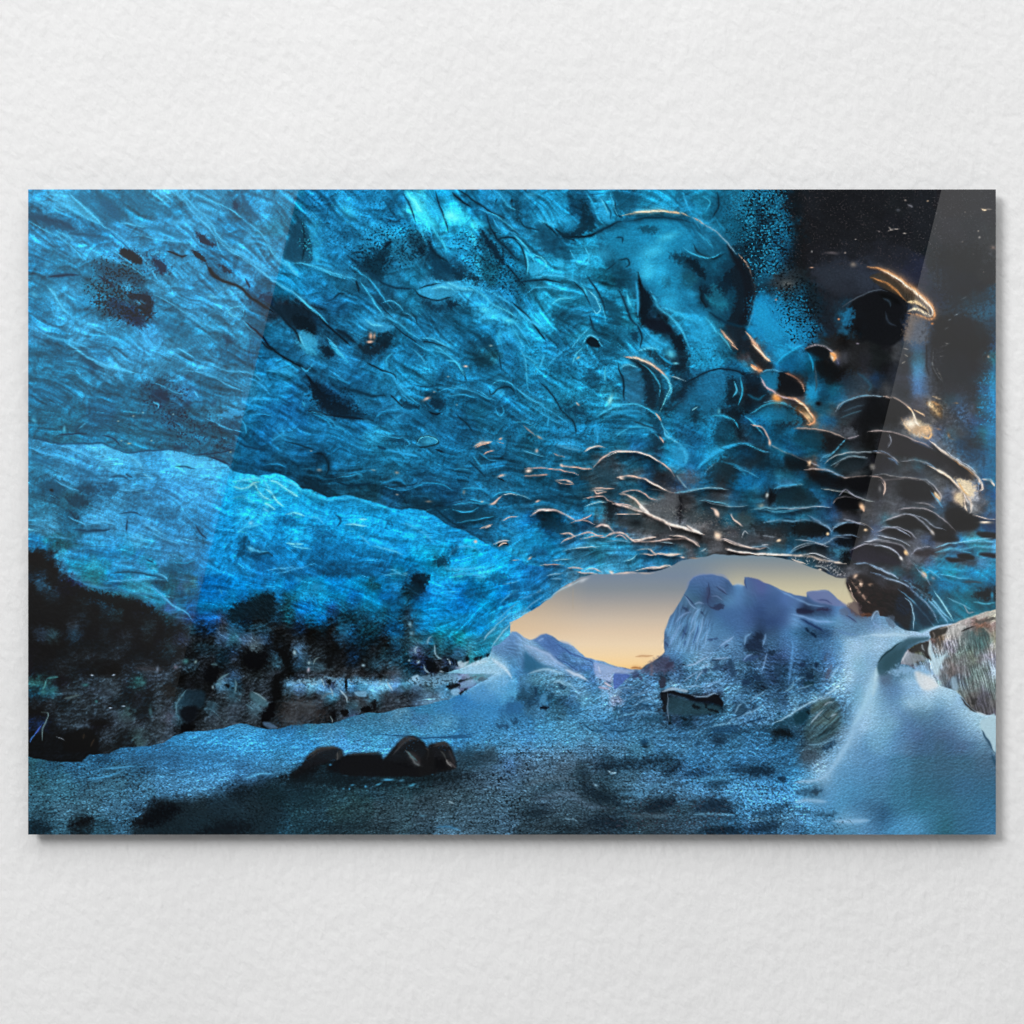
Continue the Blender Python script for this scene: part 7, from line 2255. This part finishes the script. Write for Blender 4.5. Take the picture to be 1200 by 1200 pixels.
p 4a68b0 .9 1.2 838,395 920,395 990,410 950,450 900,500 850,540 835,500
p a4b4dc .7 2 650,290 720,300 830,330 950,360 1030,370 980,400 830,395 820,470 700,440 660,400
s d0d8f0 0.43 1.5 690,320 700,360 715,390
q 0a1420 .9 1.5 140,710 200,700 225,710 190,730 150,730
q 163048 .8 2 90,540 110,530 110,600 95,600
q 183c58 .7 2.4 30,640 60,660 50,700 20,690
q 153048 .7 2.4 300,480 350,490 390,540 350,550
p 4c90bc .7 2.5 150,600 200,580 210,650 190,690 140,670
q 1c3c54 .6 3 220,600 270,590 260,640 230,650
s a4d0ea 0.43 1.5 270,480 330,470 390,510
q 343c60 .7 1.6 990,410 1040,375 1075,395 1040,440
q 3c4464 .7 1.6 1060,430 1110,420 1090,460
s 78a8d0 0.43 1.8 800,620 850,560 920,530 1040,530
s 78a8d0 0.37 1.8 960,640 1050,590 1160,560
s 285478 .7 1.6 860,700 870,760
q 706470 .6 2 1175,290 1200,280 1200,400 1180,390
@8 470 720
s a0c8dc 0.50 1.8 310,280 320,350 345,400 390,425
s 90b8cc 0.43 1.8 250,290 260,230 290,200
s 9cc4d8 0.50 2.0 150,370 130,330 150,300
b a8d0e0 .8 160,445 2.4,2.4,0
b a0c8d8 .8 75,430 1.3,1.3,0
b 90c4dc .7 85,95 2.4,3,0
b 80b4cc .6 100,180 3,3,20
s a8ccdc 0.50 2.0 215,470 230,520 270,550
q 04080c .9 2 230,440 300,430 330,490 300,540 250,520
q 040a10 .9 1.5 595,400 630,395 640,440 620,455
q 05101a .9 1.5 680,410 720,400 720,440 690,445
q 05101a .9 1.5 740,400 760,395 750,430
q 06101a .9 1.4 780,380 820,370 810,400
s 06101a .9 1.6 470,410 490,450 490,480
s 06101a .9 1.6 510,420 525,460 540,490
p b8d4e4 .8 1.6 530,450 560,430 590,450 640,440 600,480 560,490
s c0dce8 0.50 1.5 430,420 450,440 460,480
s b8d8e8 0.50 1.5 400,540 360,530
q 080c12 .9 1.6 380,520 440,500 440,540 410,545
q 0a0e12 .9 1.5 200,580 260,560 270,610 230,620
p a8d0e8 .8 1.6 100,590 160,570 170,620 120,630
q 88c0e4 .6 2.4 280,560 400,560 500,560 560,590 540,640 420,650 340,680 260,670 150,660 60,620
q 10181e .9 1.3 540,620 620,600 700,580 700,595 620,620 550,640
q 10181e .9 1.3 720,630 740,590 815,605 770,625
q 80b0d4 .6 1.6 550,650 620,620 710,620 720,640 640,680 570,690
q 0c1014 .9 1.6 420,680 520,640 560,660 500,700 440,700
p 80b4d8 .9 1.6 460,720 520,690 550,710 540,750 490,760
q 0c1014 .9 1.6 550,730 620,690 600,720 560,750
s d4e4ec 0.37 3.8 520,500 640,480 760,450 830,430
s a8d4ec 0.37 6.2 560,530 700,520 830,540 950,560
@8 320 760
s a8ccdc 0.50 1.5 440,270 470,320 490,370
s 98bccc 0.50 1.5 540,360 550,400 560,450
s b4d4e4 0.53 1.6 620,380 660,420 690,460 695,510
s b8d4e0 0.53 1.6 1070,310 1090,350 1120,395
s a0b8c0 0.43 1.2 540,630 555,670 555,695
q 060608 .95 1.6 545,590 590,590 590,640 560,650
q 08080a .95 1.6 630,580 700,575 710,630 650,630
q 060608 .95 1.6 820,550 900,540 920,580 880,600 830,590
q 0a0a0c .9 1.6 930,490 965,480 965,570 930,570
q 040506 .95 1.6 675,280 695,280 695,390 680,390
q 0c0c0e .85 2 420,590 480,540 520,560 480,610 430,620
s 08080a .9 1.2 515,540 545,535
q 78acc8 .55 1.6 170,300 280,290 400,280 460,310 420,340 300,330 200,335
q 78acc8 .55 1.5 200,345 270,345 270,365 210,365
q 7cb4d4 .55 1.6 480,260 560,270 600,290 560,320 520,290
q 6aa8cc .55 1.5 580,370 600,300 660,300 650,350 600,380
q 78b4d8 .55 1.5 700,290 780,270 860,300 960,310 1060,300 1060,350 960,340 850,330 800,310
p 74acd0 .85 1.5 760,410 860,400 870,450 800,450
q 0a0e12 .9 1.2 500,300 540,295 545,340 520,340
s 587080 .6 2 450,480 500,430 560,420
s 4c5c68 .6 3 200,500 300,520 400,540
q 3c3838 .5 8 60,560 200,480 400,520 500,640 300,680 100,680
q 060708 .9 3 20,0 120,0 150,100 120,250 60,300 40,450 0,500 0,300 100,200 60,80
b a8ccd8 .8 200,40 2.4,4,0
b 98bcc8 .8 335,130 2.4,2,0
b c0b8c8 .8 330,200 2,3,20
s 90b0b8 0.43 1.5 380,150 400,100 440,80
b a8d0e4 .8 848,160 2.4,1.8,20
b 0c0e10 .9 445,110 5,4,0
q 0a0c0e .85 2 480,100 560,80 540,180 500,160
@8 180 760
p 17303f .7 3 225,520 290,410 370,385 470,400 490,470 440,560 300,540
s 6090a4 0.50 2.0 215,620 215,530 260,450 310,390
p 080c12 .9 3 260,560 400,540 400,640 330,700 260,660
q 040507 .95 2 250,720 340,700 400,740 330,770 260,760
p 4c7888 .7 2.4 900,460 930,410 1050,480 1080,530 1030,550 950,500
s 80a0ac 0.50 1.5 930,410 990,440 1060,490
q 030406 .95 2 1020,620 1080,540 1130,500 1130,620 1080,680 1010,690
s 70a0b0 0.43 2.0 600,300 660,260 710,240
b 88a8b4 .8 555,365 1.6,2,0
b 5c8ca0 .8 610,330 4,3,-30
s 5c8494 .7 1.6 760,290 770,340 760,420
q 06080a .9 1.6 660,330 720,340 700,370
b 407c80 .8 300,120 4,3,0
b 80a0a4 .8 395,125 1.6,2.4,20
b 707080 .8 205,175 3,2.4,0
b 6c7c90 .8 40,195 2,4,0
p 4c6c8c .8 1.5 1030,685 1090,700 1160,740 1100,750 1040,720
q 030508 .9 4 850,40 1040,20 1060,140 960,200 860,160
q 030508 .9 3 480,190 600,170 590,300 480,310
s 405c64 .7 2 540,150 600,155
q 22201e .6 6 100,340 220,360 220,470 120,440
@8 30 780
s 7c9ca0 0.50 1.2 150,435 205,450 190,530 160,600 155,700
s 3c5cb0 .8 1.6 80,650 130,590 155,550
s 3c70b8 .7 1.2 40,720 60,680 90,640
s 687078 .7 1 290,665 340,685 385,715
s 4c8c90 .7 1.6 160,230 180,190 200,130
b 3c7c80 .7 165,250 5,4,0
b 2c6468 .7 250,230 6,4,-20
s 3c7478 .7 2 200,120 260,110 310,105
b 448c94 .7 660,335 2,2,0
b 3c7c84 .7 560,180 4,2,0
b 48848c .7 1095,165 4,3,0
s 506468 .6 2.4 360,310 430,295 510,270
b c8dcf0 .9 620,90 2,.8,0
b b8d0e8 .9 825,90 2,.8,0
b b8d0e8 .9 795,397 2,.8,0
b a8c0d8 .8 920,380 2,.8,0
q 0a0b0c .8 2 530,490 640,510 780,520 700,560 620,540
b 4c7c88 .6 1170,430 2.4,6,0
p 0a0b0d .9 2.5 370,650 450,620 540,590 600,590 660,660 680,720 640,800 370,800
s 2a241e .7 1.6 610,760 640,690
s 2a241e .6 1.6 540,690 550,640
@8 380 840
s 5c6468 .7 2.4 760,310 800,350 850,430 930,470
s 4c7078 .6 1.6 780,320 830,380 870,410
s 6c6c6c .8 1.6 1140,400 1160,440 1195,470
s 3c4040 .6 1.6 1090,320 1120,350 1140,400
s 464646 .6 1.4 950,290 975,320 960,400
s 484848 .6 1.6 125,330 130,380 120,410
b 48a0d0 .8 600,595 5,1.2,0
b 48a0c8 .8 510,630 4,1.2,-20
b 48a0d0 .8 385,655 1.5,1.5,0
b 48a0d0 .8 235,675 1.2,1.4,30
b 4898c0 .7 265,640 2.4,1,0
b 50a8d4 .7 1015,540 1.8,1,0
b 4898c8 .7 60,445 1.8,1.4,0
b 3c88a8 .6 830,640 3,1.6,-30
b 4898c0 .7 180,675 1.5,1,0
b 4898c0 .6 205,550 2.4,.8,0
@8 320 760
k 0c1216 .4 .36 1.6 4 160,260 700,250 1080,290 1080,360 860,350 640,390 440,360 200,360
k b0d8ec .35 .26 1.4 4 160,270 700,260 1080,290 1080,340 860,340 640,370 440,340 200,340
@8 470 720
k 0c1216 .45 .36 1.6 4 20,600 300,570 560,600 560,650 300,690 60,660
k 06090c .45 .34 1.6 6 100,340 480,420 440,540 160,500
@8 470 720
p a4cfe8 .45 6 560,500 700,470 830,400 960,440 1000,520 900,600 760,640 620,620
p 5a9fd6 .4 8 620,700 800,620 1000,600 1060,700 900,790 640,790
s c4def0 .6 4 840,400 900,450 1000,540 1040,600
@8 615 740
p 9cb8e0 .4 4 0,130 120,160 260,250 420,350 560,430 460,420 300,340 140,280 40,200
p 7898cc .35 3 350,90 440,160 520,235 640,270 560,260 430,190
s cfe0f2 .5 3 380,360 480,400 580,460
@7 870 400
p 101418 0.55 2.8 310,290 400,275 480,310 525,380 520,440 460,470 380,470 300,430
p 0f1316 0.55 2.8 540,70 620,40 700,60 760,110 800,170 740,150 660,120
p 0c0f12 0.55 3.8 630,170 720,180 820,220 840,290 780,330 690,300 640,250
s 5888a8 .6 1.4 810,590 860,530 950,480 1040,465 1090,460
s 4888a8 .6 1.2 180,520 280,510 380,540 460,580
b fff0d8 .9 770,140 2,5,-30
s f0a868 .8 3 745,95 790,130 780,170
b fcd8a0 .8 560,640 3,6,-40
b f0a050 .8 290,490 6,4,40
q 1c84b8 .6 3 560,370 620,400 630,480 560,470
q 1878a8 .5 3 160,290 300,270 300,400 230,390
s 20a0d8 .6 2 290,200 340,140 420,80 500,40
s 20a0d8 .6 2 370,20 440,60 520,30
s 1c90c4 .6 2 560,100 600,180 600,260
@7 1020 400
s 888c90 .6 1.2 540,60 530,200 570,290 620,340
s 383c40 .7 2 480,20 480,180 500,300
b 5888b0 .6 400,260 8,14,0
b 5080b0 .5 740,590 10,9,0
b f8d098 .9 540,560 3,8,-35
b fff0d0 .8 500,530 2.4,3,0
b e8b878 .8 590,620 2.4,5,-30
k 2c90c8 .6 .36 1.5 5 930,360 1068,300 1068,720 930,700
s d0b898 .7 1 530,470 570,485 605,492
s c8b090 .7 1 720,525 750,530
s b0a8a0 .6 1 630,15 665,18
s b0a8a0 .6 1 590,130 630,125
s b0a8a0 .6 1 570,265 600,290
s 98948c .5 1 290,110 320,130
s 98948c .5 1 270,190 300,170
s a09c98 .5 1 280,60 320,70
b c0b8a8 .6 1005,125 1.4,2,0
q 3c3e42 .5 4 540,80 700,60 850,160 840,300 700,360 600,320 540,220
s e8c8a0 .8 1.4 320,550 350,590 370,620
s f8e8d0 .85 2 355,600 375,640 400,690
s f0c8a0 .8 1.4 370,580 440,620 460,625
b fff4e0 .9 350,700 8,4,0
@7 870 500
s 9090a0 .7 1.4 820,590 880,540 960,590 1040,620
p 0a0b0e 0.66 2.4 790,620 860,595 950,600 1000,640 990,690 890,700 810,670
p 0a0b0e 0.55 2.8 900,440 1060,410 1080,480 1040,560 950,540 900,500
p 13252c 0.39 3.8 740,340 860,270 1000,250 1060,290 980,380 880,420 800,390
s 6c8898 .6 1.2 750,340 850,280 960,250 1060,270
b f8c8a0 .9 1015,680 2.4,4,-30
p 0c1a20 0.55 2.8 370,230 480,260 560,300 600,330 500,370 380,350
b f8d0a8 .9 575,310 2,3,20
s 5c84a8 .6 2 640,340 720,370 800,400 880,435
s 4c8cb4 .6 3 660,300 700,250 760,230
p 122c34 0.47 3.2 290,600 360,540 450,510 540,530 620,600 660,650 560,680 400,690 290,670
p 0a0e12 0.62 2.8 230,560 280,560 270,640 230,670
b b8c4c8 .8 210,585 2,3,0
s 3c90c0 .7 2 270,530 340,500 420,500 500,485
s 4898c8 .7 1.4 130,180 200,210 240,215
@7 1020 500
p 37373a .55 3 80,90 200,60 320,100 450,180 600,260 700,300 820,380 860,440 740,440 640,380 500,290 300,240 160,230 90,180
p 333335 .5 3 300,500 400,480 500,530 560,620 440,640 330,600
s f0e4d8 .8 1.6 510,125 600,190 700,270 800,330 880,390 940,460 960,530 930,555
s f0b070 .7 1.2 700,285 800,350 880,410
s d8dce8 .7 1.2 640,200 720,270 830,330 910,400
s f0d8c0 .8 2 480,330 580,370 660,420 720,480 780,540
b fff0dc .9 600,380 4,2,30
q e8d8b8 .85 2.5 740,450 820,460 880,510 890,560 850,600 800,540 760,490
q e8d4b0 .8 2.5 730,600 780,560 800,620 790,680 740,640
s f0c080 .7 2 750,470 790,540 850,590
s e8e0d8 .8 1.8 790,560 830,640 870,670 850,720
s f0dcc8 .8 1.6 800,600 820,720
b f8c890 .8 565,600 2,6,-30
b fff4e8 .8 575,630 1.6,3,-30
s 5890b8 .7 1.6 510,545 560,610 620,690
s c8b4ac .7 1.4 100,470 130,530 110,600
s 9098a4 .6 1.4 160,60 175,120 150,180
s 8090a8 .6 1.6 0,210 100,215 190,260 240,310
s 9498a0 .5 2 260,300 420,290 520,340
s a09c9c .5 1.4 0,420 120,410 240,430 400,440 500,490 560,560
s c0c8d0 .7 1.4 950,450 1020,450 1060,500
b 908c88 .6 20,345 3,3.4,0
q 3870a0 .4 6 880,220 1060,260 1060,420 960,420
@7 870 590
p 0a0b0d 0.66 2.8 780,210 860,190 960,175 1080,190 1080,260 960,270 840,260
p 12181a 0.47 3.2 450,180 540,150 640,160 700,220 690,270 560,275 450,260
q 0c0e12 0.62 2.8 840,450 910,420 900,490 860,500
p 0e1216 0.55 2.8 790,320 920,300 940,350 860,360
s 98a8b8 .7 1.4 410,430 460,390 540,360 620,340
s a8b0c0 .7 1.4 450,315 560,320 640,340 740,370
s 98a0b4 .7 2 860,130 960,160 1050,190
s 7898b4 .7 2 760,210 840,180 920,150
s 7890b0 .6 3 560,100 660,160 740,210 760,260
s 7890ac .6 2 780,280 900,270 1000,290
s c8d0d8 .7 1.4 540,480 560,500
s e8dcd4 .8 1.4 420,470 480,500 545,520
k c8c8cc .5 .3 1.3 5 440,450 640,470 860,540 880,620 760,600 600,540
s b8c0cc .7 1.4 160,355 230,350
b f0d0b0 .9 312,315 2.4,1.6,-20
b f8d0a0 .9 725,262 1.6,2,0
b f8d8b0 .9 1052,228 2.4,1.6,0
@7 1020 590
s a8b0c0 .7 1.6 260,95 350,95 430,150 500,220 545,268
s 98a0b0 .6 1.6 340,90 440,120 540,190 640,230
s a8b0c4 .7 1.6 90,210 180,205 280,240 350,290
s c0c8d8 .7 1.4 50,270 160,290 260,320 340,365
s b8c0d0 .7 1.6 30,355 130,370 220,420 270,475
b f8d098 .9 305,420 2,3.4,-35
b f0ece8 .9 265,470 2,3,-30
p 262424 0.62 2.8 540,290 640,270 730,290 740,320 560,320
p 1f1e20 0.62 2.8 640,80 740,40 840,80 920,130 910,210 760,230 680,170
p 2b2828 .8 1.8 750,440 820,430 880,450 870,480 770,470
p 2c2a2c .8 1.8 640,465 740,465 820,490 700,495
p 2a2828 0.62 2.6 930,430 1068,425 1068,455 980,450
p 2c2a2e .8 1.8 910,250 1000,245 1068,265 1068,300 960,280
s 68b0d8 .6 3 760,330 900,320 1068,330
s 60b0d8 .6 3 550,420 700,390 860,420
b fff0e0 .9 980,160 5,1.2,0
b e8c8a0 .8 460,610 2,4.4,-30
s a0b0c8 .7 1.6 0,530 80,570 170,600 240,640
s 98a8c0 .7 1.6 120,640 240,670 340,720
s 90a8c8 .6 1.6 380,540 460,620 520,700
s 78a8c8 .5 2 480,560 600,640 
s 3c5060 .6 2 790,670 880,665 960,680
@7 740 500
s 2898d0 .7 3 560,370 660,260 780,200 900,150 980,140
s 5090b8 .6 1.2 620,410 680,340 740,300
s 48a8d8 .7 2.4 270,20 300,80 370,110
s 38a0d4 .6 4 390,190 440,190 470,250 460,330
q 1c2c34 .5 5 680,320 800,270 860,320 880,440 760,480 640,430
s 80a0b0 .6 2 380,410 440,490 480,530
s 88a8b8 .6 1.2 380,570 520,550 680,520 830,540
s 60a0c0 .6 1.4 600,630 720,640 830,670
q 5c6064 .5 4 220,600 390,580 390,720 150,720
@7 740 590
s fff0e4 .7 2.4 60,70 160,90 260,140 340,180 440,210 540,240 610,265
s fff4ea .8 3 70,20 100,60 140,80
s f8e4d8 .8 2 330,180 420,205 500,220
s fce8dc .8 2 470,185 540,230 600,262
s f0dcd0 .8 1.6 10,310 100,300 210,282
s e8d0c4 .8 1.6 320,272 420,280 500,310 580,365
b fcdcc0 .9 735,275 2.4,5,-30
s e8d4c8 .8 1.5 760,310 860,340 960,370 1090,380
s f4e8e0 .8 1.6 800,390 900,410 1020,425 1090,440
s e0ccc0 .8 1.4 200,430 300,440 400,430
b f8e8dc .9 335,433 4,1.6,0
b f0d8cc .9 440,458 3,1.2,10
s e0d0c8 .8 1.4 20,580 120,555 220,550 300,525 340,540
b f8d8c8 .9 725,80 2,5,-35
s e0c8bc .8 1.5 865,130 910,165 950,195
s a8b4bc .6 1.2 850,80 860,120
k a0a09c .3 .25 1.4 6 150,0 390,0 390,160 220,100
k a0a09c .25 .25 1.4 6 420,0 600,60 900,180 860,330 640,270 500,160
@D2
p 101114 .9 2.5 360,400 420,380 500,380 560,400 620,420 700,440 790,430 800,470 640,480 480,480 360,470
p 131416 .8 2.5 740,390 780,350 800,420 770,470 720,470
s 3a3c40 .6 2 600,380 640,335 680,305 720,310
s 34363a .6 2 790,340 830,328 860,340
s 2c2c30 .6 2 210,400 260,362 320,350
@D3
e .10 12 12 0,330 1200,330 1200,750 0,750
@A4
q 181b20 .5 12 880,330 1140,350 1140,560 1000,620 900,560
q 1c2026 .45 12 860,660 1080,660 1140,790 860,790
@B4
q 1e242c .45 12 900,20 1120,20 1060,240 960,380 860,240
q 242a32 .4 10 850,300 1000,360 1100,560 1000,540 880,420
"""

# ---------------------------------------------------------------- the acrylic print
img, _ = compose(PICTURE)
root = bpy.data.objects.new('acrylic_print', None); S.collection.objects.link(root)
root.location = (0, 0, 0)
root['label'] = 'wide glossy acrylic print of a blue ice cave hanging on the white plaster wall'
root['category'] = 'wall print'
K = (FACE_Y - CAM_Y) / (0 - CAM_Y)                       # the face stands a little nearer than the wall
X0, X1, Z0, Z1 = -.567 * K, .567 * K, -.378 * K, .378 * K
def printed_face():
    gx = np.linspace(X0, X1, PW + 1); gz = np.linspace(Z1, Z0, PH + 1)
    n, m = PW + 1, PH + 1
    co = np.empty((m, n, 3), np.float32); co[..., 0] = gx[None]; co[..., 1] = FACE_Y; co[..., 2] = gz[:, None]
    i = np.arange(m * n, dtype=np.int32).reshape(m, n)
    quads = np.stack([i[:-1, :-1], i[1:, :-1], i[1:, 1:], i[:-1, 1:]], -1).reshape(-1, 4)
    me = bpy.data.meshes.new('printed_face')
    me.vertices.add(m * n); me.vertices.foreach_set('co', co.ravel())
    me.loops.add(quads.size); me.loops.foreach_set('vertex_index', quads.ravel())
    me.polygons.add(len(quads)); me.polygons.foreach_set('loop_start', np.arange(0, quads.size, 4, dtype=np.int32))
    me.update(calc_edges=True)
    c = lin(img.astype(np.float32)) * INK
    col = np.ones((PH, PW, 4), np.float32); col[..., :3] = np.clip(c, 0, 1)
    at = me.color_attributes.new('ink', 'FLOAT_COLOR', 'CORNER')
    at.data.foreach_set('color', np.repeat(col.reshape(-1, 4), 4, axis=0).ravel())
    mt, nt, b = principled('printed_acrylic', rough=.9, spec=0.0)
    vc = nt.nodes.new('ShaderNodeVertexColor'); vc.layer_name = 'ink'
    nt.links.new(vc.outputs[0], b.inputs['Base Color'])
    b.inputs['Coat Weight'].default_value = 1.0; b.inputs['Coat Roughness'].default_value = 0.0; b.inputs['Coat IOR'].default_value = 1.5
    me.materials.append(mt)
    o = bpy.data.objects.new('printed_face', me); S.collection.objects.link(o); o.parent = root
    return o
INK = 1.04
printed_face()
edge_m, _, _ = principled('acrylic_edge', (.30, .33, .35), .15)
box('backing_board', X0, X1, FACE_Y + .0005, FACE_Y + .006, Z0, Z1, edge_m, root)
alu, _, ab = principled('aluminium', (.6, .6, .6), .35); ab.inputs['Metallic'].default_value = 1
for zz in (-.2, .2):
    box('mounting_rail', -.4, .4, FACE_Y + .006, 0.0, zz - .012, zz + .012, alu, root)
